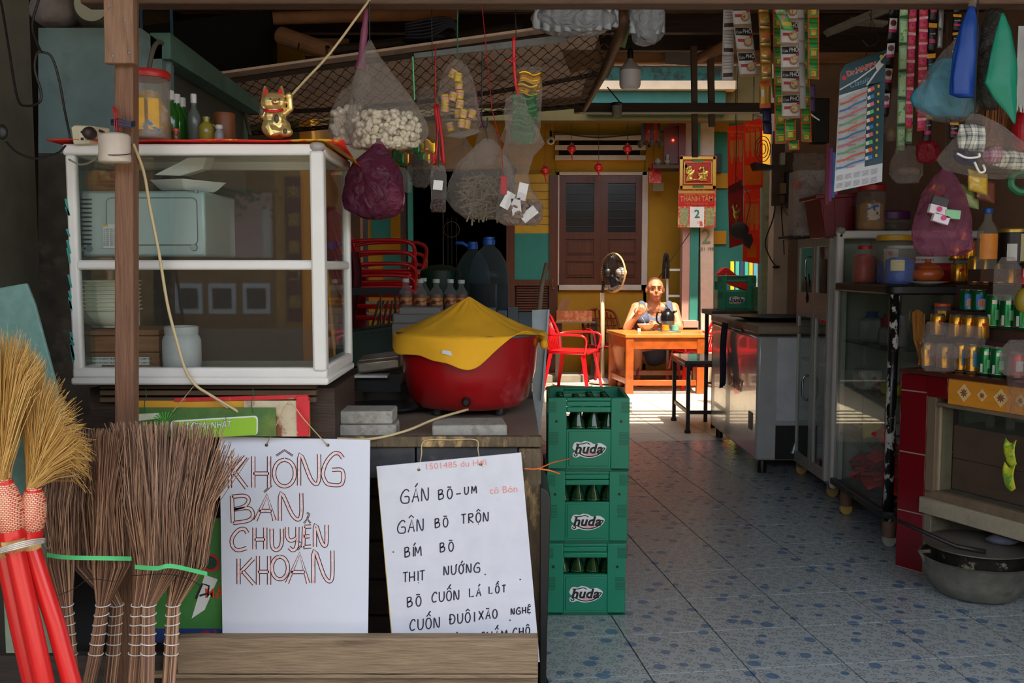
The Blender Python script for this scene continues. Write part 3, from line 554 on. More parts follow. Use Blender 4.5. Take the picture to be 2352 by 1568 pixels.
MB().prism([cp(-16, 22, -32), cp(-8, 26, -34), cp(4, 6, -37), cp(-4, 2, -36)], (0, -.003, 0)).B('coin_plate', M('pale_gold', (210, 186, 110), .3, .8), cat)

# sacks and lid stowed above the partition
def lump(name, lab, cat, u, v, ru, rv, Y, mat, sd):
    g = MB(); g.ell(W(u, v, Y), (ru * PX(Y), .12, rv * PX(Y)), 28, 18); g.v = [p + V((1, 1, 1)) * .02 * noise.noise(p * 11 + V((sd, 0, 0))) for p in g.v]; return tag(g.B(name, mat, smooth=True), lab, cat)
lump('cloth_sack', 'greyish mauve sack stowed on the partition beside the wall', 'sack', 130, 22, 44, 42, 3.6, M('mauve_sack', (130, 118, 112), .8, var=.25, sc_=9, bump=.5), 1)
lump('cloth_sack', 'darker sack stowed behind the plank on the partition', 'sack', 225, 30, 60, 36, 3.7, M('grey_sack', (110, 104, 92), .8, var=.25, sc_=9, bump=.5), 4)
tag(MB().lathe([(.0, 0), (.06, .002), (.062, .01), (.02, .012), (0, .016)], W(212, 10, 3.55), 30, RT(pi / 2, 3, 'X')).B('round_lid', M('beige_lid', (160, 156, 132), .5), smooth=50), 'round beige lid leaning against the sacks above the partition', 'lid')
for u, v1, lab in ((318, 80, 'broader dark blue strap hanging behind the plank'), (388, 100, 'thin dark blue strap hanging above the sloping edge')): tag(MB().pb(u, -40, u + 10, v1, 4.2, .006).B('blue_strap', M('blue_strap', (20, 70, 96), .6)), lab, 'strap')
tag(MB().tube(pc([(340, 170, 3.3), (350, 120, 3.35), (362, 98, 3.4), (380, 108, 3.5), (430, 180, 3.9), (470, 200, 4.2), (510, 195, 4.5), (550, 230, 4.7), (575, 310, 4.6)]), .008, 8).B('grey_hose', M('dirty_hose', (96, 92, 78), .7, var=.2), smooth=True), 'dirty grey hose draped along the sloping partition edge', 'hose')
struct(MB().prism([W(345, 78, 3.46), W(392, 95, 3.5), W(392, 300, 3.5), W(345, 300, 3.46)], (0, .02, 0)).B('wall_cheek', BLUEWALL))
# ================================================================ brooms
def strands(name, paths, r, mats, parent, n=3, taper=.5):
    b = MB()
    for i, P in enumerate(paths):
        b.m(i % len(mats)); m_ = len(P); b.tube(P, [r * (1 - (1 - taper) * k / (m_ - 1)) for k in range(m_)], n, False)
    return stuff(b.B(name, mats, parent))
STR = [M('straw_a', (200, 158, 84), .6, var=.1), M('straw_b', (176, 130, 60), .6, var=.1), M('straw_c', (216, 180, 110), .6, var=.1)]
RIB = [M('rib_a', (150, 112, 86), .6, var=.15), M('rib_b', (122, 88, 66), .6, var=.15), M('rib_c', (182, 144, 110), .6, var=.15), M('rib_d', (92, 66, 50), .6)]
REDH = M('red_broom_handle', (214, 34, 32), .28, var=.04, coat=.3); WOVEN = None
def wov():
    a = M('woven_straw', (222, 200, 158), .6, var=.06); t = a.node_tree; N = t.nodes; L = t.links; b = N['Principled BSDF']
    tc = N.new('ShaderNodeTexCoord'); mp = N.new('ShaderNodeMapping'); mp.inputs['Rotation'].default_value = (pi / 2, 0, 0); L.new(tc.outputs['Object'], mp.inputs[0])
    br = N.new('ShaderNodeTexBrick'); br.inputs['Scale'].default_value = 70; br.inputs['Color1'].default_value = (*lin((226, 204, 164)), 1); br.inputs['Color2'].default_value = (*lin((214, 188, 144)), 1)
    br.inputs['Mortar'].default_value = (*lin((196, 50, 40)), 1); br.inputs['Mortar Size'].default_value = .06; br.inputs['Brick Width'].default_value = .5; br.inputs['Row Height'].default_value = .3
    L.new(mp.outputs[0], br.inputs[0]); L.new(br.outputs[0], b.inputs['Base Color']); return a
WOVEN = wov(); TIE = M('white_tie', (214, 210, 200), .5)
def straw_broom(label, neck, hand, fan, Y, seed):
    r = random.Random(seed); n0 = W(*neck, Y); t = thing('straw_broom', label, 'broom', W(hand[1][0], hand[1][1], Y), 0, 'straw brooms with red handles')
    paths = []
    for i in range(760):
        s = r.random(); q = s * (len(fan) - 1); k = min(int(q), len(fan) - 2); f = q - k
        e = (fan[k][0] * (1 - f) + fan[k + 1][0] * f + r.gauss(0, 8), fan[k][1] * (1 - f) + fan[k + 1][1] * f + r.gauss(0, 14) + (r.random() ** 3) * 60)
        dy = r.uniform(-.07, .07); a = n0 + V((r.uniform(-.012, .012) , dy * .2, 0)); E_ = W(e[0], e[1], Y + dy)
        droop = max(0, (E_.x - n0.x)) * .25 * r.random()
        m_ = a.lerp(E_, .45) + V((-.03 * (E_.x - n0.x), 0, .015)); m2 = a.lerp(E_, .8) + V((-.03 * (E_.x - n0.x), 0, .015)); E_.z -= droop
        paths.append([a, m_, m2, E_])
    strands('bristle', paths, .00085, STR, t)
    h0, h1 = W(*hand[0], Y), W(*hand[1], Y); d = (n0 - h0)
    prof = [.016, .028, .033, .031, .027, .022]; MB().tube([h0 + d * (k / 5.0) for k in range(6)], [.027, .031, .033, .032, .026, .016], 20).B('woven_neck', WOVEN, t, True)
    MB().tube([h0 - d.normalized() * .012, h0 + d.normalized() * .012], .0285, 18).B('red_band', REDH, t, smooth=40); MB().tube([n0 - d.normalized() * .02, n0 - d.normalized() * .005], .0205, 18).B('red_band', REDH, t, smooth=40)
    fp = []
    for i in range(60): a = 2 * pi * i / 60; o_ = V((cos(a), sin(a), 0)) * .024; fp.append([h0 + o_, h0 + o_ * 1.05 - d.normalized() * .04])
    strands('straw_skirt', fp, .0018, [STR[2]], t)
    MB().tube([h0 - d.normalized() * .03, h0.lerp(h1, .5), h1], [.0215, .022, .022], 20).B('handle', REDH, t, smooth=40)
    return t
straw_broom('straw broom with the fullest fan of bristles, its red handle in the middle', (78, 1118), ((70, 1222), (185, 1640)), [(30, 790), (70, 800), (110, 850), (150, 905), (180, 960), (205, 1010), (190, 1050)], 2.26, 1)
straw_broom('straw broom pointing off the picture edge, red handle nearest the wall', (8, 1100), ((28, 1225), (118, 1640)), [(-90, 830), (-40, 790), (0, 772), (50, 780), (98, 835)], 2.22, 2)
straw_broom('straw broom behind the two others, only its woven neck and thin red handle showing', (-34, 1150), ((0, 1240), (90, 1640)), [(-160, 900), (-110, 850), (-70, 830)], 2.3, 3)
b = MB()
for k in range(4): b.tube(pc([(-8, 1262 + 3 * k, 2.2), (30, 1250 + 4 * k, 2.17), (70, 1240 + 4 * k, 2.19), (104, 1236 + 3 * k, 2.25)]), .0016, 6)
tag(stuff(b.B('tying_string', TIE, smooth=True)), 'white string wound around the three red broom handles', 'string'); 
b = MB(); b.tube(pc([(66, 1180, 2.5), (110, 1260, 2.42), (118, 1200, 2.42), (128, 1150, 2.42)]), .001, 5).tube(pc([(18, 1345, 2.3), (36, 1375, 2.3), (38, 1430, 2.3)]), .0035, 6)
tag(stuff(b.B('string_end', TIE)), 'frayed white string ends hanging beside the straw brooms', 'string')
def rib_broom(label, seed, bot, wrap, bind, fan, Y, n=170, top=982, nw=6, wy=(1388, 1500)):
    r = random.Random(seed); t = thing('rib_broom', label, 'broom', (W(bot, 1600, Y).x, Y, 0), 0, 'coconut rib brooms')
    P = []
    for i in range(n):
        s = r.random(); a = 2 * pi * r.random(); q = r.random() ** .5
        def disk(u, v, rad, yy): c_ = W(u, v, yy); return c_ + V((cos(a) * rad * q, sin(a) * rad * q * .7, 0))
        fx = fan[0] + (fan[1] - fan[0]) * (.5 + .5 * cos(a) * q) + r.gauss(0, 11); ty = top + abs(r.gauss(0, 16)) + (fan[2] if len(fan) > 2 else 0) * max(0, cos(a)) ** 2
        bw = (bind[1] - bind[0]) / 2 * PX(Y)
        P.append([disk(bot, 1640, .016, Y), disk((bot * .35 + wrap * .65), 1500, .017, Y), disk(wrap, 1390, .016, Y), disk((bind[0] + bind[1]) / 2, 1296, bw, Y), W(fx * .5 + (bind[0] + bind[1]) / 2 * .5 + r.gauss(0, 5), 1150, Y) + V((0, sin(a) * q * .05, 0)), W(fx, ty, Y + .04 * sin(a) * q + .03)])
    strands('ribs', P, .0017, RIB, t, 4, .45)
    b = MB()
    for k in range(nw):
        v = wy[0] + (wy[1] - wy[0]) * k / (nw - 1); f = (v - 1390) / 110.; u = wrap * (1 - f) + (bot * .35 + wrap * .65) * f; c_ = W(u, v, Y)
        ring = [c_ + V((cos(x_) * .0185, sin(x_) * .0145, .002 * sin(x_ + k))) for x_ in [2 * pi * j / 16 for j in range(17)]]
        MB().tube(ring, .0016, 5, False).B('wrapping', TIE, t, True)
    return t
rib_broom('rib broom at the wall end of the row, mostly behind the straw brooms', 11, 178, 152, (108, 172), (88, 190), 2.44)
rib_broom('rib broom second from the wall, its wrapped stem leaning away from the wall', 12, 190, 236, (210, 302), (196, 312), 2.42)
rib_broom('rib broom third from the wall, upright between two wrapped stems', 13, 244, 268, (160, 250), (130, 262), 2.5)
rib_broom('rib broom nearest the wooden post with a straight wrapped stem', 14, 300, 318, (306, 372), (252, 372), 2.42, 200, 968)
rib_broom('rib broom in front of the wooden post with a bulging wrapped stem', 15, 338, 342, (335, 425), (310, 450), 2.38, 200, 966)
rib_broom('rib broom nearest the sign, fanning out over its lettering', 16, 382, 398, (386, 478), (400, 556, 75), 2.42, 230, 972)
GT = M('green_tape', (76, 184, 112), .4)
for lab, pts in (('green plastic tape around the brooms beside the wall', [(108, 1274, 2.36), (150, 1280, 2.35), (240, 1282, 2.36), (302, 1283, 2.4)]), ('green plastic tape around the brooms beside the sign', [(310, 1302, 2.33), (360, 1305, 2.31), (395, 1300, 2.31), (476, 1318, 2.36)])):
    b = MB(); Pp = pc(pts); b.add([p + V((0, 0, z)) for p in Pp for z in (-.005, .006)], [(2 * i, 2 * i + 1, 2 * i + 3, 2 * i + 2) for i in range(len(Pp) - 1)]); tag(b.B('green_tape', GT, solid=.001), lab, 'tape')
for lab, pts in (('thin dark wire across the brooms by the wall', [(130, 1368, 2.36), (170, 1352, 2.35), (205, 1330, 2.36), (262, 1335, 2.37)]), ('thin dark wire across the brooms by the sign', [(300, 1322, 2.34), (380, 1318, 2.31), (430, 1328, 2.33), (462, 1345, 2.36)])):
    tag(MB().tube(pc(pts), .0009, 5).B('binding_wire', DCORD), lab, 'wire')
# ================================================================ hand lettering
LT = {'K': [[(0, 0), (0, 1)], [(.95, 0), (.1, .55)], [(.25, .48), (1, 1)]], 'H': [[(0, 0), (0, 1)], [(1, 0), (1, 1)], [(0, .55), (1, .55)]],
      'O': [[(.5 + .5 * sin(a * .5236), .5 - .5 * cos(a * .5236)) for a in range(13)]], 'N': [[(0, 1), (.05, 0), (.55, .75), (.85, .95), (1, .75), (1, 0)]],
      'G': [[(1, .15), (.8, 0), (.5, .02), (.15, .3), (0, .65), (.15, .92), (.4, 1), (.95, .97), (.97, .55), (.45, .52)]], 'B': [[(0, 0), (.05, 1)], [(0, .03), (.6, 0), (.8, .15), (.6, .38), (.1, .5)], [(.1, .5), (.8, .45), (1, .68), (.8, .9), (.05, 1)]],
      'A': [[(0, 1), (.6, 0), (1, 1)], [(.2, .62), (.85, .62)]], 'C': [[(1, .2), (.8, 0), (.4, .08), (.05, .45), (.08, .8), (.4, 1), (.95, .9)]], 'U': [[(0, 0), (.05, .8), (.4, 1), (.8, .9), (1, .6), (1, 0)]],
      'Y': [[(0, 0), (.05, .45), (.4, .6), (.9, .5)], [(1, 0), (.95, .8), (.6, 1.02), (.2, .9)]], 'E': [[(.1, 0), (0, 1)], [(.1, .02), (1, 0)], [(.05, .48), (.8, .46)], [(0, .98), (1, .95)]],
      'M': [[(0, 1), (.05, 0), (.45, .7), (.85, 0), (1, 1)]], 'T': [[(0, .03), (1, 0)], [(.5, 0), (.5, 1)]], 'R': [[(0, 0), (.03, 1)], [(0, .03), (.8, .05), (.8, .35), (.05, .5), (1, 1)]], 'I': [[(.4, 0), (.4, 1)]],
      'L': [[(0, 0), (.02, .97), (1, .93)]], 'D': [[(0, 0), (0, 1)], [(0, .02), (.7, .1), (1, .5), (.7, .92), (0, 1)], [(-.25, .5), (.35, .5)]], 'X': [[(0, 0), (1, 1)], [(1, 0), (0, 1)]], '-': [[(0, .6), (1, .58)]], '.': [[(.4, .5), (.55, .52)]], ' ': []}
AC = {'^': [(.1, -.15), (.5, -.36), (.9, -.15)], "'": [(.45, -.12), (.85, -.4)], '`': [(0, -.2), (.8, -.17)], '?': [(.45, -.42), (.75, -.35), (.5, -.12)], 'j': [(.42, 1.18), (.56, 1.2)], 'h': [(1, .1), (1.2, -.1)]}
VN = {'Ô': 'O^', 'Á': "A'", 'Ể': 'E^?', 'Ố': "O^'", 'Ò': 'O`', 'Ộ': 'O^j', 'Â': 'A^', 'Í': "I'", 'Ị': 'Ij', 'Ư': 'Uh', 'Ớ': "Oh'", 'À': 'A`', 'Đ': 'D', 'Ệ': 'E^j', 'Ấ': "A^'", 'Ả': 'A?'}
def strokes(ch):
    s = VN.get(ch, ch); out = [list(x) for x in LT[s[0]]]
    for a in s[1:]: out.append([(x, y - (.24 if a in "'?" and '^' in s else 0)) for x, y in AC[a]])
    return out
# ---- first sign
Y1 = 2.80; def1 = lambda x, y: W(x, y, Y1 - .0012)
sg = thing('no_transfer_sign', 'white hanging sign with large outlined red lettering KHÔNG BÁN CHUYỂN KHOẢN', 'sign', W(680, 1460, Y1))
SIGNW = M('sign_white', (218, 222, 230), .5, var=.025, sc_=3)
MB().prism([W(504, 1002, Y1), W(850, 1010, Y1), W(845, 1467, Y1), W(600, 1456, Y1), W(511, 1455, Y1)], (0, .004, 0)).B('board', SIGNW, sg)
def big(ch, x0, y0, x1, y1):
    dk, lt = MB(), MB()
    for st_ in strokes(ch):
        P = [((x0 + (x1 - x0) * x) / 2.613, 1000 + (y0 + (y1 - y0) * y) / 2.613) for x, y in st_]
        if len(P) > 3: P = [(p.x, p.y) for p in curve([(a, b_, 0) for a, b_ in P], 4)]
        acc = abs(st_[0][1]) and max(p[1] for p in st_) < 0
        w = 5.0 if acc else 10.0
        ribbon(dk, [W(a, b_, Y1 - .0006) for a, b_ in P], w * PX(Y1)); ribbon(lt, [W(a, b_, Y1 - .0012) for a, b_ in P], (w - 4) * PX(Y1))
    o_ = dk.B('outlined_letter', M('black_marker', (40, 34, 42), .6, var=0), sg); lt.B('letter_fill', M('pink_marker', (240, 212, 210), .6, var=.1, sc_=40, c2=(234, 142, 138), c2t=(.54, .68)), o_)
for a in (('K', 1380, 125, 1480, 315), ('H', 1520, 125, 1615, 312), ('Ô', 1645, 145, 1770, 305), ('N', 1795, 112, 1915, 300), ('G', 1938, 108, 2058, 295), ('B', 1392, 362, 1518, 525), ('Á', 1533, 358, 1648, 510), ('N', 1680, 345, 1808, 512),
          ('C', 1388, 560, 1485, 688), ('H', 1527, 552, 1592, 682), ('U', 1630, 558, 1692, 686), ('Y', 1722, 548, 1785, 685), ('Ể', 1820, 545, 1868, 672), ('N', 1890, 535, 1960, 668), ('K', 1432, 738, 1525, 892), ('H', 1548, 722, 1615, 895), ('O', 1632, 726, 1728, 862), ('Ả', 1722, 708, 1850, 886), ('N', 1880, 690, 1995, 885)): big(*a)
for u in (612, 753): MB().ell(W(u, 1022, Y1 - .001), (.005, .002, .005), 10, 6).B('hole', M('rusty_hole', (90, 60, 40), .7), sg)
tag(MB().tube(pc([(612, 1021, 2.796), (640, 965, 2.76), (664, 924, 2.75), (700, 965, 2.76), (753, 1023, 2.796)], 4), .0016, 6).ell(W(664, 926, 2.75), .005).B('sign_string', CORD, smooth=True), 'beige string holding up the big lettered white sign', 'string')
# ---- menu sign
Y2 = 2.84; mn = thing('menu_sign', 'tilted white menu board with handwritten beef dishes in black marker', 'sign', W(1050, 1470, Y2))
MB().prism([W(865, 1071, Y2), W(1197, 1039, Y2), W(1240, 1520, Y2), W(906, 1520, Y2)], (0, .004, 0)).B('board', M('menu_white', (212, 214, 220), .45, var=.05, sc_=5, c2=(196, 190, 176), c2t=(.62, .78)), mn)
MB().prism([W(864, 1071, Y2 + .001), W(868, 1071, Y2 + .001), W(909, 1520, Y2 + .001), W(904, 1520, Y2 + .001)], (0, .005, 0)).B('edge', M('yellow_green_edge', (190, 150, 50), .6, c2=(90, 140, 60)), mn)
def cpx(x, y): return (800 + x / 2.76, 1000 + y / 2.76)
def hand(b, word, x, y, h_, adv=.68, wd=.5, w=3.2, sl=-.1, dy=.0006):
    for ch in word:
        if ch != ' ':
            for st_ in strokes(ch):
                P = [(x + h_ * wd * px_ * (1.25 if ch in 'GM' else .8 if ch in 'I.' else 1), y - h_ * (1 - py_) + sl * h_ * wd * px_) for px_, py_ in st_]
                if len(P) > 3: P = [(p.x, p.y) for p in curve([(a, b_, 0) for a, b_ in P], 3)]
                ribbon(b, [W(*cpx(*p), Y2 - dy) for p in P], w * PX(Y2))
        step = h_ * adv * (1.2 if ch in 'GM' else .55 if ch in 'IÍỊ.' else 1); x += step; y += sl * step
for a in (('GÁN', 332, 430, 84, .72), ('BÒ-', 572, 407, 62, .9), ('UM', 737, 373, 48, .95), ('GÂN', 312, 620, 78, .72), ('BÒ', 550, 586, 58, .9), ('TRỘN', 716, 560, 60, .78), ('BÍM', 358, 772, 62, .68), ('BÒ', 582, 740, 58, .95), ('THỊT', 346, 930, 62, .68), ('NƯỚNG', 606, 886, 58, .82),
          ('BÒ', 374, 1088, 62, .9), ('CUỐN', 530, 1057, 62, .75), ('LÁ', 768, 1024, 55, .8), ('LỐT', 892, 1003, 46, .9), ('CUỐN', 390, 1236, 68, .75), ('ĐUÔI', 645, 1195, 62, .78), ('XÀO', 828, 1168, 56, .78), ('NGHỆ', 1032, 1135, 40, .82), ('BÁR', 618, 1332, 58, .85), ('CHẤM', 836, 1306, 58, .78), ('CHÔ', 1044, 1270, 48, .85)): b = MB(); hand(b, *a[:4], adv=a[4]); stuff(b.B('handwritten_word', M('black_ink', (48, 48, 60), .6, var=0), mn))
Rm = RT(rd(4.5), 3, 'Y').inverted() @ RT(pi / 2, 3, 'X')
text('1501485 du Hợi', W(*cpx(680, 185), Y2 - .0008), .026, M('faint_red_ink', (226, 150, 140), .6, var=0), mn, Rm, sx=1.1)
text('cô Bón', W(*cpx(985, 345), Y2 - .0008), .03, M('faint_red_ink', (226, 150, 140)), mn, Rm)
for (x, y) in ((285, 738), (868, 880), (1090, 912), (1025, 1170)): MB().ell(W(*cpx(x, y), Y2), (.003, .001, .0025), 8, 4).B('stain_spot', M('rusty_hole', (90, 60, 40)), mn)
for (x, y) in ((447, 217), (840, 183)): MB().ell(W(*cpx(x, y), Y2 - .001), (.005, .002, .004), 8, 4).B('hole', M('rusty_hole', (90, 60, 40)), mn)
tag(MB().tube(pc([(962, 1078, 2.836), (968, 1045, 2.87), (975, 1012, 2.893), (1035, 1010, 2.895), (1093, 1010, 2.893), (1098, 1035, 2.87), (1104, 1066, 2.836)], 5), .0018, 6).B('menu_string', CORD, smooth=True), 'beige string looped over the counter edge to hold the menu board', 'string')
# ---- old advertising boards above and beside the signs
yb = thing('yellow_board', 'old yellow advertising board with a red rim under the display case', 'board', W(500, 1000, 2.8))
MB().pb(308, 920, 712, 1002, 2.785, .006).B('panel', M('ochre_panel', (214, 156, 44), .5, var=.06), yb)
MB().prism([W(400, 914, 2.78), W(705, 906, 2.78), W(712, 916, 2.78), W(400, 922, 2.78)], (0, .008, 0)).B('red_rim', M('faded_red', (196, 40, 40), .5, var=.12, sc_=20, c2=(150, 120, 90), c2t=(.6, .62)), yb)
MB().pb(560, 920, 684, 1002, 2.778, .006).B('stained_panel', M('stained_cream', (206, 190, 156), .6, var=.1, sc_=9, c2=(130, 76, 44), c2t=(.54, .64)), yb)
MB().prism([W(680, 910, 2.774), W(706, 909, 2.774), W(711, 930, 2.774), W(709, 1002, 2.774), W(682, 1002, 2.774)], (0, .006, 0)).B('red_end', M('red_print', (206, 36, 44), .45, var=.1, sc_=14, c2=(220, 150, 150), c2t=(.64, .66)), yb, bev=.001)
gb = thing('green_board', 'green advertising board with a lime box lettered GIẢI NHẤT', 'board', W(470, 1000, 2.77))
MB().pb(300, 936, 634, 1002, 2.765, .005).B('panel', M('dark_green_print', (74, 110, 50), .5, var=.15, sc_=8, c2=(110, 130, 60), c2t=(.5, .7)), gb)
MB().prism([W(290, 952, 2.763), W(364, 948, 2.763), W(369, 960, 2.763), W(290, 970, 2.763)], (0, .002, 0)).B('pale_patch', M('pale_print', (206, 204, 176), .6, var=.1, sc_=30), gb)
def rrect(u0, v0, u1, v1, r, Y, d, skew=0):
    P = []
    for cx_, cy_, a in ((u1 - r, v0 + r, 0), (u0 + r, v0 + r, 90), (u0 + r, v1 - r, 180), (u1 - r, v1 - r, 270)):
        for i in range(5): an = rd(a + i * 22.5); P.append(W(cx_ + r * cos(an), cy_ - r * sin(an) - skew * (cx_ - u0), Y))
    return MB().prism(P, (0, d, 0))
rrect(392, 966, 592, 1010, 8, 2.7625, .002, .06).B('white_line', M('print_white', (226, 228, 220), .5, var=0), gb); rrect(395, 969, 589, 1010, 7, 2.7615, .002, .06).B('lime_box', M('lime_print', (150, 196, 52), .5, var=.04), gb)
Rg = RT(rd(-3.4), 3, 'Y') @ RT(pi / 2, 3, 'X')
for mt, of, bd in ((M('print_dark', (24, 70, 50), .5), .0002, .03), (M('print_white', (226, 228, 220)), 0, .005)):
    text('10', W(436, 980, 2.760 + of), .036, mt, gb, Rg, bold=bd, shear=.2); text('GIẢI NHẤT', W(488, 977, 2.760 + of), .027, mt, gb, Rg, bold=bd, shear=.2, sx=.8)
b = MB()
for k in range(13): a = pi * (k / 12.0); b.prism([W(380, 972, 2.7605), W(380 + 30 * cos(a) - 2, 970 - 24 * sin(a), 2.7605), W(380 + 30 * cos(a) + 2, 969 - 24 * sin(a), 2.7605)], (0, .001, 0))
stuff(b.B('pineapple_leaf', M('leaf_print', (90, 170, 70), .5), gb))
tag(MB().tube([W(397, 945, 2.755), W(447, 884, 2.735), W(523, 937, 2.755)], .0015, 6).B('board_string', CORD), 'pale string holding the green board under the case', 'string')
for u in (334, 580): tag(MB().tube(pc([(u, 890, 2.77), (u + 3, 905, 2.755), (u - 2, 925, 2.755), (u, 948, 2.755)]), .0012, 5).B('green_string', M('green_string', (40, 90, 60), .6)), 'thin green string end hanging over the boards, ' + ('nearer the wooden post' if u < 400 else 'further from the wooden post'), 'string')
mb_ = thing('washing_powder_board', 'green printed poster showing MÃ between the brooms and the sign', 'poster', W(470, 1450, 2.83))
MB().pb(290, 1190, 560, 1462, 2.83, .006).B('panel', M('green_poster', (66, 130, 60), .5, var=.1, sc_=6, c2=(120, 170, 80), c2t=(.52, .7)), mb_)
MB().pb(290, 1444, 560, 1475, 2.826, .004).B('blue_strip', M('blue_print', (34, 62, 120), .5, c2=(150, 40, 50), c2t=(.5, .52), sc_=12), mb_)
text('MÃ', W(492, 1363, 2.828), .04, M('print_orange_red', (222, 74, 36), .5), mb_, bold=.02); MB().prism([W(440, 1420, 2.8285), W(470, 1320, 2.8285), W(500, 1330, 2.8285), W(470, 1400, 2.8285)], (0, .001, 0)).B('white_swirl', M('print_white', (226, 228, 220)), mb_)
b = MB(); ribbon(b, [W(*p, 2.827) for p in ((450, 1375), (465, 1340), (480, 1345), (478, 1362), (458, 1368))], .006); b.B('swirl_line', M('black_marker', (58, 44, 50)), mb_)
MB().lathe([(0, 0), (.028, 0), (.028, .001), (0, .001)], W(483, 1292, 2.829), 20, RT(pi / 2, 3, 'X')).B('red_disc', M('print_red', (200, 44, 44), .5), mb_)
MB().lathe([(0, 0), (.02, 0), (.02, .001), (0, .001)], W(483, 1292, 2.8275), 20, RT(pi / 2, 3, 'X')).B('green_disc', M('print_dark', (24, 70, 50)), mb_)
# teal sheet and panel at the wall
tag(MB().prism([W(-20, 664, 2.5), W(60, 650, 2.5), W(80, 700, 2.5), W(128, 880, 2.5), W(160, 1080, 2.5), W(-20, 1200, 2.5)], (0, .012, 0)).B('metal_sheet', M('faded_teal_metal', (96, 132, 122), .6, var=.15, sc_=12, c2=(60, 60, 50), c2t=(.66, .7)), bev=.003), 'faded teal metal sheet leaning upright behind the straw brooms', 'sheet')
tag(MB().pb(2, 1245, 120, 1500, 2.46, .01).B('leaning_sheet', M('pale_green_panel', (130, 146, 122), .6, var=.1, c2=(120, 70, 50), c2t=(.66, .72)), bev=.002), 'pale green stained panel standing low behind the red broom handles', 'panel')
# ================================================================ on the counter
STONE = M('grey_stone', (150, 148, 138), .85, var=.15, sc_=9, bump=.6, bsc=40, c2=(104, 98, 86), c2t=(.58, .7))
def slab(u0, v0, u1, v1, Y, dep, lab, rz, seed):
    a, b_ = W(u0, v1, Y), W(u1, v0, Y); q = MB(); c_ = V(((a.x + b_.x) / 2, Y + dep / 2, a.z)); w = (b_.x - a.x) / 2; h_ = b_.z - a.z; r = random.Random(seed); P = []
    for x, y in ((-1, -1), (0, -1.03), (1, -1), (1.02, 0), (1, 1), (0, .98), (-1, 1), (-1.02, 0)): P.append(V((x * w + r.uniform(-.004, .004), y * dep / 2 + r.uniform(-.004, .004), 0)))
    R = RT(rz, 3, 'Z'); return tag(q.prism([c_ + R @ p for p in P], (0, 0, h_)).B('stone_slab', STONE, bev=.006), lab, 'stone slab', 'stone slabs on the counter')
slab(716, 976, 908, 1003, 2.93, .14, 'lower grey stone slab of the two stacked on the counter', .03, 1); slab(718, 944, 900, 974, 2.94, .13, 'upper grey stone slab of the two stacked on the counter', -.02, 2); slab(990, 976, 1160, 1004, 2.94, .15, 'single grey stone slab lying before the red pot', .08, 3)
# red pot
pc0 = V((W(1078, 955, 3.45).x, 3.45, .895)); pot = thing('red_pot', 'big red enamel cooking pot draped with a yellow cloth', 'pot', (pc0.x, pc0.y, .878))
REDE = M('red_enamel', (148, 10, 16), .32, var=.08, sc_=4, coat=.7, c2=(196, 90, 96), c2t=(.6, .8))  # pinkish patches paint the street's highlight into the enamel colour
MB().lathe([(0, 0), (.15, 0), (.19, .008), (.214, .035), (.24, .13), (.253, .25), (.257, .262), (.251, .262), (.234, .13), (.2, .03), (0, .012)], pc0, 56).B('body', REDE, pot, smooth=50)
MB().lathe([(.25, .258), (.263, .26), (.263, .268), (.25, .27)], pc0, 56).B('steel_rim', M('steel', (150, 156, 158), .3, .9, var=.05), pot, True)
for a in (-2.4, -.75, 1, 2.3): MB().lathe([(.02, 0), (.022, .02), (.02, .027), (0, .027)], (pc0.x + .15 * cos(a), pc0.y + .15 * sin(a), .878), 14).B('foot', BLACK, pot, smooth=40)
MB().lathe([(.008, 0), (.016, .002), (.016, .012), (.009, .03), (0, .03)], pc0 + V((0, -.222, .045)), 14, RT(pi / 2, 3, 'X')).B('plug_inlet', BLACK, pot, smooth=40)
cl = MB(); NA, NR = 96, 26
def clf(s, t):
    a = 2 * pi * s; ca, sa = cos(a), sin(a); Rr = .268
    fr_ = max(0, -sa)                       # 1 towards the street
    drop = .015 + .04 * fr_ ** .5 + .022 * max(0, cos(a - rd(232))) ** 3 + .06 * max(0, cos(a - rd(273))) ** 40 - .06 * max(0, cos(a - rd(318))) ** 8 + .01 * sin(a * 9) * fr_
    if sa > .2: drop = .02
    if t < .68:
        q = t / .68; r = Rr * q; z = .268 + .125 * (1 - q) ** 1.25 + .01 * noise.noise(V((r * ca * 9, r * sa * 9, 1))) * min(1, 3 * q)
    else:
        q = (t - .68) / .32; r = Rr + .004 + .012 * sin(a * 7 + 1) * q * .6 + .006 * q; z = .268 - drop * q
    return pc0 + V((r * ca, r * sa, z + .004 * noise.noise(V((ca * 5, sa * 5, t * 6)))))
cl.grid(clf, NA, NR); tag(cl.B('yellow_cloth', M('mustard_cloth', (222, 164, 20), .85, var=.05, sc_=6, bump=.2, bsc=250), smooth=True, solid=.002, sub=1), 'mustard yellow cloth draped over the red pot', 'cloth')
b = MB(); b.ell(pc0 + V((.262, .03, .245)), (.02, .03, .022)); b.ell(pc0 + V((.27, -.02, .225)), (.016, .024, .02)); b.ell(pc0 + V((-.235, .02, .262)), (.03, .022, .016))
o_ = b.B('cloth_fold', M('mustard_cloth', (222, 164, 20)), [x for x in C.objects if x.name == 'yellow_cloth'][0], True); remesh(o_, .005, 2)
MB().prism([W(1016, 803, 3.175), W(1050, 809, 3.175), W(1049, 819, 3.172), W(1015, 812, 3.172)], (0, .002, 0)).B('care_tag', M('label_white', (190, 196, 196)), [x for x in C.objects if x.name == 'yellow_cloth'][0])
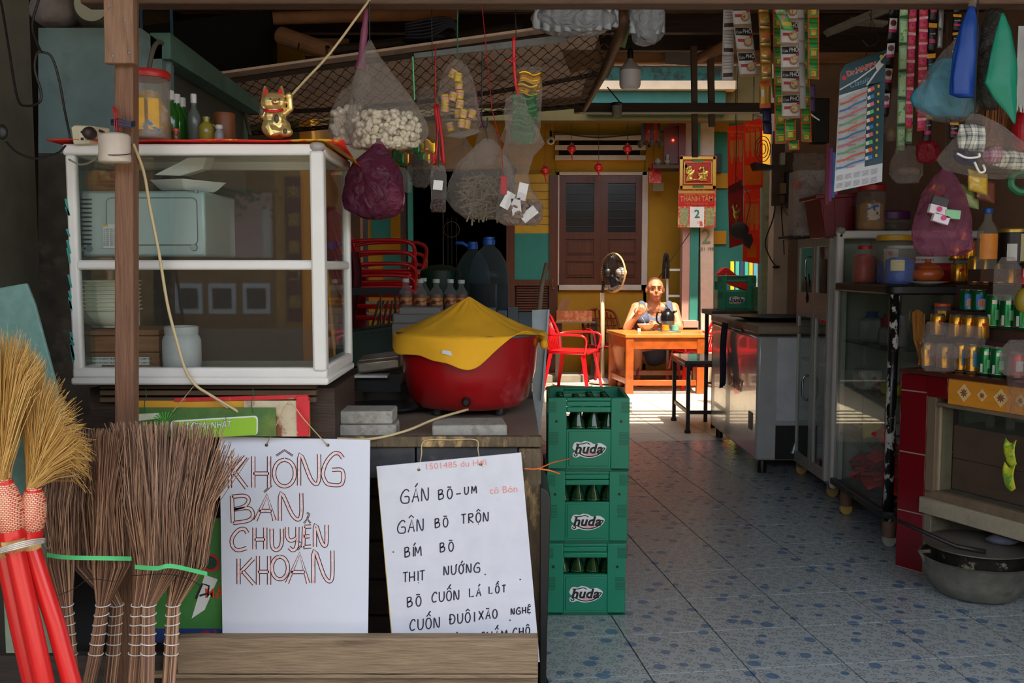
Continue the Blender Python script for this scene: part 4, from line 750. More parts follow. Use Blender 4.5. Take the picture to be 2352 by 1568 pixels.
# steel channel, stick, black panel, orange string
tag(MB().prism([W(1222, 712, 3.75), W(1262, 710, 3.75), W(1250, 900, 3.75), W(1240, 1000, 3.75), W(1225, 1000, 3.75)], (.0, .006, 0)).prism([W(1258, 710, 3.745), W(1262, 710, 3.745), W(1246, 920, 3.745), W(1242, 920, 3.745)], (0, -.02, 0)).B('steel_channel', GALV), 'bent galvanised steel channel standing behind the red pot', 'metal bar')
tag(MB().tube([W(1256, 604, 4.1), W(1244, 660, 4.08), W(1234, 760, 4.05)], [.009, .011, .011], 10).tube([W(1234, 760, 4.05), (W(1234, 760, 4.05).x, 4.05, .02)], .011, 8).B('wooden_stick', M('stick_wood', (110, 92, 70), .7), smooth=True), 'thin wooden stick poking up behind the steel channel', 'stick')
tag(MB().prism([W(1242, 1118, 2.86), W(1258, 1128, 2.86), W(1265, 1145, 2.86), W(1250, 1740, 2.86), W(1238, 1740, 2.86)], (0, .3, 0)).B('black_board', M('black_panel', (26, 26, 26), .4, var=.2), bev=.003), 'thin black board standing between the counter and the beer crates', 'board')
tag(MB().tube(pc([(1312, 1052, 3.3), (1270, 1062, 2.95), (1235, 1076, 2.86), (1204, 1076, 2.85)], 5), .0022, 6).tube(pc([(1286, 1088, 2.9), (1262, 1080, 2.86), (1235, 1076, 2.86)], 5), .0026, 6).B('orange_string', M('orange_raffia', (226, 122, 60), .6), smooth=True), 'frayed orange raffia string tied beside the menu board', 'string')
# ================================================================ beer crates and bottles
CG = M('crate_green', (14, 124, 92), .4, var=.08, sc_=4); CGD = M('crate_green_dark', (10, 92, 66), .45, var=.08)
LW = M('logo_white', (226, 230, 226), .4, var=0); LB = M('logo_black', (24, 26, 26), .4, var=0); LR = M('logo_red', (214, 110, 120), .4, var=0)
def crate_proto(w, d, h, lab, loc, rz, group, cat='crate'):
    t = thing('beer_crate', lab, cat, loc, rz, group); k = dict(local=True)
    x = w / 2; wt = .022; c0 = .075 * w / .33
    for s_ in (-1, 1):
        MB().bx(s_ * x, 0, 0, s_ * (x - c0), wt, h).B('corner_post', CG, t, bev=.003, **k)
        MB().bx(s_ * x, d, 0, s_ * (x - c0), d - wt, h).B('corner_post', CG, t, bev=.003, **k)
        MB().bx(s_ * x, wt, .01, s_ * (x - .012), d - wt, h * .58).bx(s_ * x, wt, h * .82, s_ * (x - .015), d - wt, h).B('side_wall', CG, t, bev=.002, **k)
        b = MB()
        for q in range(9): b.bx(s_ * (x - .012) - .021, -.0015, h * .80 + q * .005, s_ * (x - .012) + .021, .001, h * .80 + q * .005 + .002); b.bx(s_ * (x - .012) - .019 - s_ * .01, -.0015, h * .36 + q * .006, s_ * (x - .022) + .019, .001, h * .36 + q * .006 + .0025)
        stuff(b.B('grip_ribs', CGD, t, **k)); MB().lathe([(0, 0), (.0055, 0), (.0055, .003), (0, .003)], (s_ * (x - .033), .0005, h * .68), 12, RT(pi / 2, 3, 'X')).B('peg_hole', LB, t, **k)
    for yy in (0, d - wt):
        f = .001 if yy else -.001
        MB().bx(-x + c0, yy, h * .955, x - c0, yy + wt, h).B('top_bar', CG, t, bev=.003, **k); MB().bx(-x + c0, yy + .006, h * .88, x - c0, yy + wt, h * .95).B('top_bar', CG, t, bev=.003, **k)
        MB().bx(-x + c0, yy + .002, h * .80, x - c0, yy + wt, h * .875).B('handle_bar', CG, t, bev=.004, **k)
        MB().bx(-x + c0, yy + .002, .01, x - c0, yy + wt, h * .57).B('front_panel' if not yy else 'back_panel', CG, t, bev=.002, **k)
    MB().bx(-x + c0 + .008, -.001, .02, x - c0 - .008, .004, h * .54).B('raised_panel', CG, t, bev=.002, **k)
    MB().bx(-x, 0, 0, x, d, .012).B('bottom', CGD, t, **k)
    z = h * .30; s = w / .33; R = RT(pi / 2, 3, 'X'); q = s * .001
    out = [(-66, 8), (-58, 26), (-44, 30), (-30, 28), (-16, 34), (6, 30), (22, 22), (44, 26), (60, 20), (72, 8), (60, -14), (40, -26), (14, -34), (-14, -34), (-34, -28), (-50, -34), (-64, -28), (-62, -14), (-50, -8), (-60, -2)]
    o2 = [(p.x, p.y) for p in curve([(a, b_, 0) for a, b_ in out + out[:1]], 3)][:-1]
    MB().prism([(a * q, -.002, z + b_ * q) for a, b_ in o2], (0, .001, 0)).B('logo_plate', LW, t, **k)
    b = MB()
    for j in range(6): ribbon(b, [((-22 + j * 3) * q, -.0026, z + (-11 - j * 3.2) * q), ((52 - j * 7) * q, -.0026, z + (-11 - j * 3.2) * q)], 1.6 * q)
    stuff(b.B('logo_stripes', LR, t, **k))
    b = MB(); ribbon(b, [V((a * q, -.0027, z + c_ * q)) for a, c_ in [(p.x, p.y) for p in curve([(-60, -20, 0), (-54, -28, 0), (-46, -22, 0), (-54, -14, 0), (-40, -16, 0), (-14, -27, 0), (14, -28, 0), (40, -20, 0), (58, -6, 0), (66, 6, 0), (50, 4, 0)], 4)]], 4.5 * q); ribbon(b, [V((a * q, -.0027, z + c_ * q)) for a, c_ in [(p.x, p.y) for p in curve([(-52, 22, 0), (-30, 22, 0), (-8, 27, 0), (6, 20, 0)], 4)]], 4 * q); b.B('logo_swash', LB, t, **k)
    for j, ch_ in enumerate('huda'): text(ch_, ((-44 + j * 29) * q, -.003, z + 1 * q), .054 * s, LB, t, bold=.035, shear=.25, local=True, name='logo_letter', sx=1.05)
    return t
cw = .322; cx = W(1346, 1430, 3.75).x; hC = .2935
crt = crate_proto(cw, .36, hC, 'bottom green beer crate of the stack of three', (cx - .004, 3.75, 0), 0, 'green crates stacked beside the counter')
c2 = clone(crt, (cx + .002, 3.755, hC), .01, 'middle green beer crate of the stack of three'); c3 = clone(crt, (cx + .006, 3.75, 2 * hC), -.015, 'top green beer crate of the stack of three, open with bottle necks in it')
BG = M('bottle_green_glass', (20, 70, 30), .08, var=0, tr=.25, coat=.5)
bo = thing('beer_bottle', 'green glass beer bottle standing in a stacked crate', 'bottle', (0, 0, 0)); k = dict(local=True)
MB().lathe([(.026, 0), (.03, .004), (.03, .14), (.027, .165), (.014, .2), (.0125, .245), (.0145, .247), (.0145, .258), (.011, .262), (0, .262)], (0, 0, 0), 16).B('body', BG, bo, smooth=45, **k)
MB().lathe([(.0305, .05), (.0306, .052), (.0306, .12), (.0303, .122)], (0, 0, 0), 16).B('label', M('silver_label', (186, 196, 190), .3, .5, var=.2, sc_=60), bo, smooth=45, **k)
MB().lathe([(.0285, .152), (.0285, .153), (.02, .183), (.019, .184)], (0, 0, 0), 16).B('neck_label', M('silver_label', (186, 196, 190)), bo, smooth=45, **k)
first = True
for lev, cyn in ((2, 5), (1, 2), (0, 2)):
    for j in range(cyn):
        for i in range(4):
            if lev == 2 and (i + j * 3) % 7 == 6: continue
            p = (cx - .093 + i * .062, 3.82 + j * .064, lev * hC + .014); lab = 'green glass beer bottle standing in the %s crate of the stack' % ('bottom', 'middle', 'top')[lev]; g = 'beer bottles in the %s crate' % ('bottom', 'middle', 'top')[lev]
            if first: bo.location = p; bo['label'] = lab; bo['group'] = g; first = False
            else: clone(bo, p, rnd.random() * 6, lab, g)
# ================================================================ behind the pot
rk = thing('dark_rack', 'black railed rack table behind the pot carrying bottles', 'table', (W(1040, 0, 4.5).x, 4.5, 0))
x0, x1 = W(790, 0, 4.6).x, W(1190, 0, 4.6).x; zr = W(0, 718, 4.4).z
MB().bx(W(900, 0, 4.4).x, 4.25, zr - .03, x1, 4.95, zr).B('table_top', BLACK, rk, bev=.003)
MB().pb(786, 660, 930, 678, 4.7, .03).B('rail', BLACK, rk, bev=.002)
for u in (872, 905, 925): MB().pb(u, 676, u + 9, 1250, 4.7, .03).B('leg', BLACK, rk)
MB().bx(x1 - .03, 4.3, 0, x1, 4.33, zr - .03).B('leg', BLACK, rk); MB().bx(x1 - .03, 4.9, 0, x1, 4.93, zr - .03).B('leg', BLACK, rk)
TEA = M('tea_liquid', (120, 58, 18), .2, var=.15); CLR = film('clear_pet', (180, 190, 190), .18, .45, .06, 6, .15); WCP = M('white_screw_cap', (196, 200, 198), .45)
names = ['nearest the glass case', 'second from the glass case', 'half hidden at the back', 'in the middle of the row', 'second from the big jug', 'nearest the big jug']
for nme, (u, Y, sc_) in zip(names, ((926, 4.35, 1.0), (960, 4.35, .98), (968, 4.55, 1), (998, 4.35, .98), (1031, 4.4, .97), (1057, 4.42, .95))):
    bottle('tea_bottle', 'small bottle of brown tea with a white cap, ' + nme, V((W(u, 0, Y).x, Y, zr + .001)), 0, Y, .031 * sc_, .142 * sc_, CLR, WCP, .017, .016, group='tea bottles behind the pot', liquid=(TEA, .62), neck=.42, label=(M('tea_label', (196, 130, 70), .5, c2=(90, 40, 30), c2t=(.52, .56), sc_=40), .28, .5))
JUG = film('jug_plastic', (140, 156, 160), .14, .4, .1, 4, .2, (200, 225, 235)); BLC = M('blue_cap', (24, 84, 170), .4)
for u, vt, vb, Y, rpx, lab, lq in ((1122, 562, 703, 4.55, 46, 'large clear water jug with a blue cap and dark liquid inside', .42), (1084, 572, 703, 4.8, 40, 'second clear water jug with a blue cap behind the dark filled one', 0)):
    r = rpx * PX(Y); z0 = zr + .001; h_ = W(0, vt, Y).z - z0; o = V((W(u, 0, Y).x, Y, z0)); t = thing('water_jug', lab, 'jug', o)
    MB().lathe([(r * .92, 0), (r, .01), (r, h_ * .5), (r * .97, h_ * .58), (r * .85, h_ * .74), (r * .55, h_ * .9), (r * .27, h_ * .98), (r * .27, h_ * 1.03)], o, 40).B('body', JUG, t, True)
    MB().lathe([(r * .3, 0), (r * .31, .022), (r * .27, .024), (r * .27, .036), (0, .037)], o + V((0, 0, h_)), 24).B('cap', BLC, t, smooth=40)
    if lq: MB().lathe([(r * .9, .003), (r * .98, .012), (r * .98, h_ * lq), (0, h_ * lq)], o, 36).B('liquid', M('dark_liquid', (14, 16, 20), .08, var=0), t, smooth=40)
    else: MB().tube([o + V((-.01, 0, h_ * 1.02)), o + V((-.05, -.01, h_ * 1.1)), o + V((-.085, -.01, h_ * 1.1))], .009, 8).B('spout', BLC, t, True)
b = tag(MB().lathe([(0, .22), (.05, .215), (.1, .19), (.105, .17), (.1, .02), (.09, 0), (0, 0)], V((W(1010, 0, 4.9).x, 4.85, zr + .002)), 24).B('green_bucket', M('dark_green_plastic', (20, 50, 32), .5), smooth=40), 'dark green rounded bucket behind the tea bottles', 'bucket')
cn = thing('plastic_box', 'stack of frosted plastic food boxes beneath the tea bottles', 'box', W(955, 770, 4.1))
for k_, (v0, v1, u0, u1) in enumerate(((706, 722, 915, 1012), (720, 742, 902, 1018), (742, 800, 900, 1010))): MB().pb(u0, v0, u1, v1 + 1, 4.0 + .005 * k_, .16).B('box_tier', film('frosted_box', (176, 176, 172), .55, .3, .3, 5, .2), cn, bev=.006)
MB().pb(896, 800, 1014, 1400, 4.02, .2).B('stand_block', DARKW, cn)
for k_, (u0, u1, v0) in enumerate(((1118, 1140, 706), (1142, 1165, 712), (1166, 1190, 704), (1190, 1220, 716))):
    tag(MB().pb(u0, v0, u1, 1400, 4.15 + .02 * k_, .02).B('grey_plank', M('grey_board_%d' % (k_ % 2), (74 - 10 * (k_ % 2), 80, 84), .6, var=.2), bev=.003), 'upright dark grey board behind the pot, ' + ('nearest the jug', 'second from the jug', 'second from the channel', 'nearest the steel channel')[k_], 'board', 'upright grey boards')
# things between the case and the pot
tag(MB().lathe([(0, .006), (.12, .004), (.155, .016), (.165, .018), (.165, .022), (.15, .02), (.12, .009), (0, .011)], V((W(848, 0, 3.3).x, 3.42, .878)), 40, None, 1, .8).B('enamel_tray', M('dark_enamel', (40, 38, 36), .3, .4, var=.15), smooth=50), 'round dark metal tray lying on the counter behind the stone slabs', 'tray')
tag(MB().lathe([(.08, 0), (.085, .003), (.1, .06), (.103, .064), (.099, .064), (.08, .006), (0, .005)], V((W(876, 0, 3.7).x, 3.72, .878)), 32).B('metal_basin', M('dull_steel', (130, 128, 120), .35, .8, var=.1), smooth=50), 'small dull steel basin with lid beside the red pot', 'basin')
lp = thing('lunch_box', 'scratched aluminium lunch tin lying tilted beside the pot', 'tin', W(860, 850, 3.6))
MB().prism([W(816, 833, 3.6), W(918, 822, 3.6), W(920, 846, 3.6), W(822, 858, 3.6)], (.0, .16, .01)).B('body', M('worn_aluminium', (166, 156, 138), .35, .75, var=.2, sc_=14), lp, bev=.008); MB().prism([W(824, 826, 3.64), W(916, 815, 3.64), W(918, 823, 3.64), W(818, 834, 3.64)], (0, .12, .008)).B('lid', M('worn_aluminium', (166, 156, 138)), lp, bev=.004)
MB().pb(820, 860, 920, 900, 3.62, .12).B('black_foot', BLACK, lp)
tag(MB().pb(812, 862, 890, 868, 3.58, .1).B('white_plate', WHITE, bev=.002), 'thin white plate edge under the aluminium lunch tin', 'plate')
gc = thing('green_basket', 'dark green plastic crate behind the case corner', 'crate', W(850, 830, 4.2))
MB().prism([W(770, 765, 4.2), W(925, 744, 4.2), W(930, 835, 4.2), W(770, 845, 4.2)], (0, .3, 0)).B('body', M('dark_green_plastic', (20, 50, 32)), gc, bev=.006)
for i in range(8): MB().prism([W(782 + i * 17, 772 - i * 2.3, 4.197), W(792 + i * 17, 771 - i * 2.3, 4.197), W(792 + i * 17, 776 - i * 2.3, 4.197), W(782 + i * 17, 777 - i * 2.3, 4.197)], (0, .002, 0)).B('slot', BLACK, gc)
MB().pb(775, 845, 925, 1300, 4.22, .2).B('stand', DARKW, gc)
# chairs: one plastic armchair model used again and again
RP = M('red_plastic', (214, 22, 30), .3, var=.04, coat=.2); RPD = M('dark_red_plastic', (130, 14, 30), .35, var=.06)
def chair(lab, loc, rz, group, mat=RP):   # seat toward -Y (front), back at +Y
    t = thing('plastic_armchair', lab, 'chair', loc, rz, group); k = dict(local=True)
    def stf(s, q): x = (s - .5) * .42; y = -.2 + .4 * q; return V((x * (1 - .08 * q), y, .40 + .012 * (2 * s - 1) ** 2 + .01 * (q - .5) ** 2))
    MB().grid(stf, 10, 8).B('seat', mat, t, True, local=True, solid=.006)
    MB().tube([(-.2, -.2, .395), (.2, -.2, .395), (.19, .2, .4), (-.19, .2, .4), (-.2, -.2, .395)], .011, 8, False).B('seat_rim', mat, t, True, local=True)
    for sx in (-1, 1):
        for sy in (-1, 1):
            b = MB(); x, y = sx * .185, sy * .18; X, Y_ = sx * .235, sy * .24
            b.add([(x - .03 * sx, y, .39), (x + .008 * sx, y, .39), (x + .008 * sx, y - .035 * sy, .39), (X - .012 * sx, Y_, 0), (X, Y_, 0), (X, Y_ - .025 * sy, 0)], [(0, 1, 4, 3), (1, 2, 5, 4)])
            b.B('leg', mat, t, local=True, solid=.006)
        MB().tube(curve([(sx * .2, .22, .56), (sx * .245, .12, .58), (sx * .25, -.1, .585), (sx * .25, -.19, .57), (sx * .24, -.215, .52), (sx * .21, -.19, .4)], 5), [.011] * 26, 8).B('arm', mat, t, True, local=True)
        MB().tube(curve([(sx * .17, .19, .4), (sx * .205, .22, .55), (sx * .19, .28, .7), (sx * .14, .3, .765), (sx * .02, .305, .785)], 5), .013, 8).B('back_frame', mat, t, True, local=True)
    for i in range(7):
        x = -.135 + i * .045; top = .775 - abs(x) ** 2 * 3
        MB().tube([(x, .2, .41), (x * 1.05, .235, .56), (x, .298, top)], [.0075, .009, .009], 6).B('back_slat', mat, t, True, local=True)
    for z, y in ((.52, .23), (.6, .26), (.68, .285)): MB().tube([(-.19, y - .01, z), (0, y + .008, z), (.19, y - .01, z)], .006, 6).B('back_bar', mat, t, True, local=True)
    return t
ch_s = (1.14, 1.14, 1.1)
def on_floor(u, v): Y = 1.4 * FL / (v - HZ); return V((W(u, v, Y).x, Y, 0))
ch0 = chair('bright red plastic armchair at the near corner of the table, facing the table', (W(1316, 860, 10.7).x, 10.75, 0), rd(68), 'red plastic chairs around the table'); ch0.scale = ch_s
clone(ch0, (W(1600, 860, 10.9).x, 11.0, 0), rd(-78), 'red plastic armchair between the table and the white pillar')
dc = chair('dark red plastic armchair by the yellow wall behind the table', (W(1400, 850, 11.4).x, 11.55, 0), rd(15), 'dark red plastic chairs', RPD); dc.scale = ch_s
clone(dc, (W(1510, 850, 11.4).x, 11.35, 0), rd(-8), 'dark red plastic armchair on which the old man sits')
for i in range(5):
    clone(ch0, (W(870, 0, 6.3).x, 6.45, .62 + i * .075), rd(88) + rnd.uniform(-.02, .02), 'red plastic armchair in the stack by the rear doorway, ' + ('lowest', 'second from the bottom', 'middle', 'second from the top', 'topmost')[i], 'stacked red chairs')
st_ = thing('side_table', 'dark low table carrying the stacked red chairs', 'table', (W(860, 0, 6.3).x, 6.4, 0))
MB().bx(W(800, 0, 6.1).x, 6.0, .57, W(955, 0, 6.1).x, 6.9, .61).B('table_top', DARKW, st_, bev=.004)
for xx in (W(805, 0, 6.1).x, W(945, 0, 6.1).x):
    for yy in (6.05, 6.8): MB().bx(xx, yy, 0, xx + .04, yy + .04, .57).B('leg', DARKW, st_)
for i in range(5): tag(MB().prism([W(868 + i * 10, 690, 5.2), W(873 + i * 10, 690, 5.2), W(846 + i * 14, 790, 5.2), W(840 + i * 14, 790, 5.2)], (0, .02, 0)).tube([W(843 + i * 14, 785, 5.22), (W(843 + i * 14, 785, 5.22).x, 5.22, 0)], .006, 5).B('thin_plank', M('red_brown_slat', (96, 50, 30), .6, var=.2)), 'leaning red brown slat under the rack, ' + ('first', 'second', 'middle', 'second last', 'last')[i] + ' from the case side', 'slat', 'leaning slats')
cm = MB(); cm.grid(lambda s, q: W(796 + 26 * s + 8 * sin(q * 5), 578 + 180 * q, 5.0) + V((0, .03 * sin(s * 9), 0)), 14, 12); tag(cm.B('maroon_apron', M('maroon_cloth', (92, 22, 30), .85, var=.15), smooth=True, solid=.004), 'maroon cloth hanging beside the pink post behind the case', 'cloth')
tag(MB().pb(788, 480, 800, 590, 4.8, .02).B('red_board', M('faded_red', (196, 40, 40))), 'narrow red board edge beside the display case post', 'board')
# ================================================================ wire mesh shelf under the ceiling
NR_, FR_, NL_, FL_ = W(1418, 66, 4.4), W(1345, 246, 6.1), W(486, 196, 4.8), W(560, 312, 6.3)
def mp_(s, t): return NL_.lerp(NR_, s).lerp(FL_.lerp(FR_, s), t) + V((0, 0, -.05 * sin(pi * s) * sin(pi * t)))
sh = thing('mesh_shelf', 'rusty wire mesh shelf hung under the timber ceiling', 'shelf', mp_(.5, .5))
b = MB(); NRW = 19
for j in range(NRW + 1):
    t_ = j / NRW; P = []
    for i in range(241):
        s = i / 240; P.append(mp_(s, min(1, max(0, t_ + (.46 / NRW) * (1 if (j % 2) else -1) * cos(i * 2 * pi / 8)))) + V((0, 0, .003 * sin(i * 2 * pi / 8))))
    b.tube(P, .0022, 3, False)
stuff(b.B('wire_mesh', M('rusty_wire', (44, 36, 30), .6, .3, var=.2), sh))
for t_, r_, mt in ((0, .016, DARKW), (.52, .014, DARKW), (1, .016, DARKW)): MB().tube([mp_(i / 8, t_) + V((0, 0, .01)) for i in range(9)], r_, 4).B('rail', mt, sh)
MB().prism([W(950, 122, 4.55), W(1300, 78, 4.42), W(1302, 96, 4.42), W(952, 134, 4.55)], (0, .02, 0)).B('white_batten', M('worn_white_batten', (150, 154, 154), .6, var=.15, c2=(90, 84, 80), c2t=(.6, .7)), sh, bev=.002)
MB().tube([W(1434, 36, 4.3), W(1424, 80, 4.5), W(1385, 170, 5.3), W(1342, 250, 6.15)], [.03, .028, .024, .018], 12).B('bamboo_pole', M('bamboo', (110, 76, 50), .6, var=.2, bump=.2), sh, True)
bd = MB(); bd.prism([mp_(.02, .03) + V((0, 0, .06)), mp_(.97, .03) + V((0, 0, .06)), mp_(.985, .97) + V((0, 0, .06)), mp_(.02, .97) + V((0, 0, .06))], (0, 0, .012)); tag(bd.B('cardboard_sheet', M('cardboard', (238, 206, 180), .85, var=.1, sc_=3, c2=(150, 112, 86), c2t=(.6, .7))), 'pinkish beige cardboard sheet lying on the wire mesh shelf', 'sheet')
tag(MB().prism([W(1288, 110, 4.9), W(1375, 90, 4.9), W(1385, 152, 5.1), W(1310, 168, 5.1)], (0, 0, .02)).B('brown_packet', M('brown_cardboard', (136, 96, 62), .7)), 'brown cardboard packet lying on the mesh shelf', 'packet')
tag(MB().prism([W(1430, 52, 4.45), W(1450, 54, 4.45), W(1436, 110, 4.6), W(1418, 104, 4.6)], (0, .01, 0)).B('green_packet', M('pale_green_print', (120, 150, 90), .5)), 'pale green printed sheet beside the bamboo pole', 'packet')
# timbers, cloth roll and other things up there
tag(MB().tube([W(646, 82, 5.2), W(772, 124, 5.0)], [.048, .043], 14).B('log_end', M('pale_log', (180, 130, 92), .75, var=.2, bump=.5, bsc=20)), 'pale round log lying slantwise in front of the yellow patch', 'log')
tag(MB().tube([W(675, 76, 5.12), W(688, 96, 5.08), W(684, 112, 5.05)], .004, 5).B('log_wire', DCORD), 'black wire twisted around the pale log', 'wire')
struct(MB().pb(626, 88, 698, 150, 5.6, .03).B('trim_30', YEL)); struct(MB().pb(622, 25, 632, 155, 5.55, .05).B('trim_31', M('pale_log', (180, 130, 92)))); struct(MB().pb(698, 88, 800, 128, 5.62, .03).B('trim_32', PINKW))
tag(MB().tube([W(626, 42, 5.3), W(1050, 30, 5.6)], .035, 10).B('roof_pole', M('pale_log', (180, 130, 92)), smooth=True), 'long thin peeled roof pole above the yellow patch', 'pole')
cr = thing('rolled_cloth', 'black folded cloth bundle stowed above the mesh shelf', 'cloth', W(985, 95, 4.7))
for i in range(6): MB().tube(curve([W(930, 86 - i * 6, 4.66), W(985, 84 - i * 8, 4.66), W(1030, 62 - i * 4, 4.66), W(1048, 70 - i * 2, 4.66), W(1046, 84, 4.66)], 5), .0065, 8).B('fold', M('black_cloth', (26, 26, 34), .7, var=.15), cr, True)
MB().ell(W(985, 92, 4.78), (.13, .1, .035)).B('roll', M('black_cloth', (26, 26, 34)), cr, True)
tag(MB().tube([W(750, 118, 5.0), W(1000, 92, 5.0), W(1200, 66, 4.9)], .03, 8).B('dark_pole', DARKW), 'dark round pole resting along the mesh shelf', 'pole')
CUPB = film('cup_bag_film', (214, 220, 228), .5, .5, .12, 14, .9)
def cups(lab, u0, v0, u1, v1, Y, tilt, nx, ny):
    t = thing('cup_bundle', lab, 'cup bundle', W((u0 + u1) / 2, v1, Y)); r = random.Random(nx); g = MB(); w = (u1 - u0) / 2; h_ = (v1 - v0) / 2
    q = MB().ell(W((u0 + u1) / 2, (v0 + v1) / 2, Y + .1), (w * PX(Y), .11, h_ * PX(Y)), 32, 20)
    q.v = [p + V((.02 * noise.noise(p * 14), .02 * noise.noise(p * 14 + V((3, 3, 3))), .012 * noise.noise(p * 25))) for p in q.v]; q.B('bag', CUPB, t, True)
    for i in range(nx * 2):
        u = u0 + (u1 - u0) * (i / 2 + .6 + r.uniform(-.1, .1)) / (nx + .4); hh = r.uniform(.75, 1) * (v1 - v0) * .5 * sqrt(max(.1, 1 - ((u - (u0 + u1) / 2) / w) ** 2)) * .62; cy = (v0 + v1) / 2; b = MB(); n = 9
        for k in range(n): v = cy - hh - 15 + 2 * hh * k / n; b.lathe([(.010, 0), (.012, .004), (.016, .05)], W(u, v, Y + .05 + .04 * (i % 2)), 12, RT(pi + tilt + r.uniform(-.06, .06), 3, 'Y'))
        stuff(b.B('cup_sleeve', M('clear_cups', (190, 200, 208), .15, var=.1, sc_=30, c2=(70, 110, 170), c2t=(.64, .67)), t, True))
    return t
cups('big wrapped bundle of clear plastic cups beside the bamboo pole', 1222, 8, 1420, 82, 4.15, .12, 8, 9); cups('smaller wrapped bundle of clear plastic cups hanging past the bamboo pole', 1442, -10, 1528, 104, 4.2, .05, 3, 9)
bu = thing('light_bulb', 'big white hanging light bulb with a tapered collar', 'lamp', W(1447, 205, 5.6))
o = W(1447, 206, 5.6); s_ = PX(5.6); MB().lathe([(0, 0), (16 * s_, 1 * s_), (22 * s_, 5 * s_), (24 * s_, 12 * s_), (24 * s_, 42 * s_)], o, 36).B('diffuser', M('bulb_white', (246, 240, 242), .35, var=.02), bu, smooth=50)
MB().lathe([(24 * s_, 42 * s_), (23 * s_, 48 * s_), (10 * s_, 62 * s_), (7 * s_, 68 * s_), (0, 68 * s_)], o, 30).B('collar', M('bulb_grey', (176, 168, 162), .4), bu, smooth=50); MB().lathe([(6 * s_, 66 * s_), (7 * s_, 84 * s_), (3 * s_, 92 * s_), (0, 92 * s_)], o, 16).B('holder', BLACK, bu, smooth=50); MB().tube([o + V((0, 0, 90 * s_)), o + V((0.004, 0, 160 * s_))], .003, 6).B('cord', DCORD, bu)
rb = struct(MB().pb(1320, 236, 1790, 257, 6.3, .07).B('trim_33', DARKW)); struct(MB().pb(1330, 257, 1745, 260, 6.28, .03).B('trim_34', CREAM))
cn = thing('tin_can', 'whitish tin can with a black lid hung under the cross beam', 'can', W(1417, 267, 6.2)); MB().lathe([(0, 0), (.026, 0), (.03, .004), (.034, .075), (0, .076)], W(1417, 267, 6.2), 20).B('body', WPAINT, cn, smooth=40); MB().lathe([(0, 0), (.034, 0), (.034, .02), (0, .02)], W(1417, 243, 6.2), 20).B('lid', BLACK, cn, smooth=40)
tag(MB().tube([W(1395, 200, 6.2), W(1424, 235, 6.25)], .004, 6).B('metal_rod', BLACK), 'thin dark metal rod sticking up above the tin can', 'rod')
tag(MB().prism([W(1527, 109, 6.9), W(1587, 107, 6.9), W(1586, 150, 6.9), W(1528, 146, 6.9)], (0, .01, 0)).B('paper_sheet', M('grey_paper', (150, 140, 128), .8)), 'grey paper sheet pinned to the roof edge', 'paper'); tag(MB().prism([W(1396, 138, 6.6), W(1412, 145, 6.6), W(1396, 182, 6.6), W(1380, 172, 6.6)], (0, .02, .01)).B('paper_flap', M('grey_paper', (150, 140, 128))), 'folded pale paper flap hanging by the bamboo pole', 'paper')
for u0, u1, lab in ((1588, 1601, 'dark upright stake between roof and cross beam, nearer the bulb'), (1626, 1640, 'dark upright stake between roof and cross beam, nearer the sachets')): tag(MB().prism([W(u0, 105, 6.35), W(u1, 105, 6.35), W(u1 + 3, 360 if u0 < 1600 else 290, 6.35), W(u0 + 4, 360 if u0 < 1600 else 290, 6.35)], (0, .04, 0)).B('stake', M('grey_brown_stake', (96, 76, 60), .75, var=.25, bump=.4)), lab, 'stake')
tag(MB().tube(pc([(1602, 136, 6.5), (1640, 118, 6.3), (1680, 100, 6.2), (1700, 118, 6.2)]), [.03] + [.035] * 17 + [.03], 10).B('branch_stub', M('pale_log', (180, 130, 92)), smooth=True), 'thick pale branch stub above the cross beam', 'branch')
# ================================================================ rear house front: shutters, louvres, doors
DW = REDW; DWD = M('dark_shutter_glass', (24, 26, 26), .25, var=.1)
wn = struct(MB().pb(1278, 395, 1486, 402, 11.96, .06).pb(1278, 654, 1486, 666, 11.96, .06).pb(1278, 395, 1284, 666, 11.96, .06).pb(1476, 395, 1486, 666, 11.96, .06).B('window_1', M('window_surround', (196, 184, 168), .7)))
for k, (a, b_) in enumerate(((1285, 1379), (1381, 1475))):
    w = MB().pb(a, 403, a + 14, 653, 11.97, .04).pb(b_ - 14, 403, b_, 653, 11.97, .04).pb(a + 14, 403, b_ - 14, 420, 11.975, .03).pb(a + 14, 533, b_ - 14, 549, 11.975, .03).pb(a + 14, 586, b_ - 14, 600, 11.975, .03).pb(a + 14, 638, b_ - 14, 653, 11.975, .03).B('shutter', DW, wn)
    MB().pb(a + 14, 420, b_ - 14, 533, 12.0, .02).B('dark_glass', DWD, wn)
    for i in range(6): MB().pb(a + 14, 424 + i * 19, b_ - 14, 426 + i * 19, 11.985, .02).B('glass_slat', M('green_grey_slat', (40, 56, 52), .3), wn)
    for v0 in (549, 600): MB().pb(a + 15, v0 + 1, b_ - 15, v0 + 36, 11.995, .02).B('panel', DW, wn); MB().pb(a + 19, v0 + 6, b_ - 19, v0 + 32, 11.985, .009).B('raised_panel', DW, wn, bev=.004)
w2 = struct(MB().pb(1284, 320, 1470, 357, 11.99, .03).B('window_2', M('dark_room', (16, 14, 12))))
for i, v in enumerate((310, 333, 356)): MB().pb(1275, v, 1483, v + 11, 11.93, .06).B('louvre_slat', M('louvre_cream', (200, 190, 176), .6), w2, bev=.003)
d1 = struct(MB().pb(1163, 380, 1182, 860, 11.9, .1).pb(1262, 402, 1280, 860, 11.9, .1).pb(1182, 642, 1262, 656, 11.9, .08).pb(1182, 745, 1262, 762, 11.9, .08).B('door_1', DW))
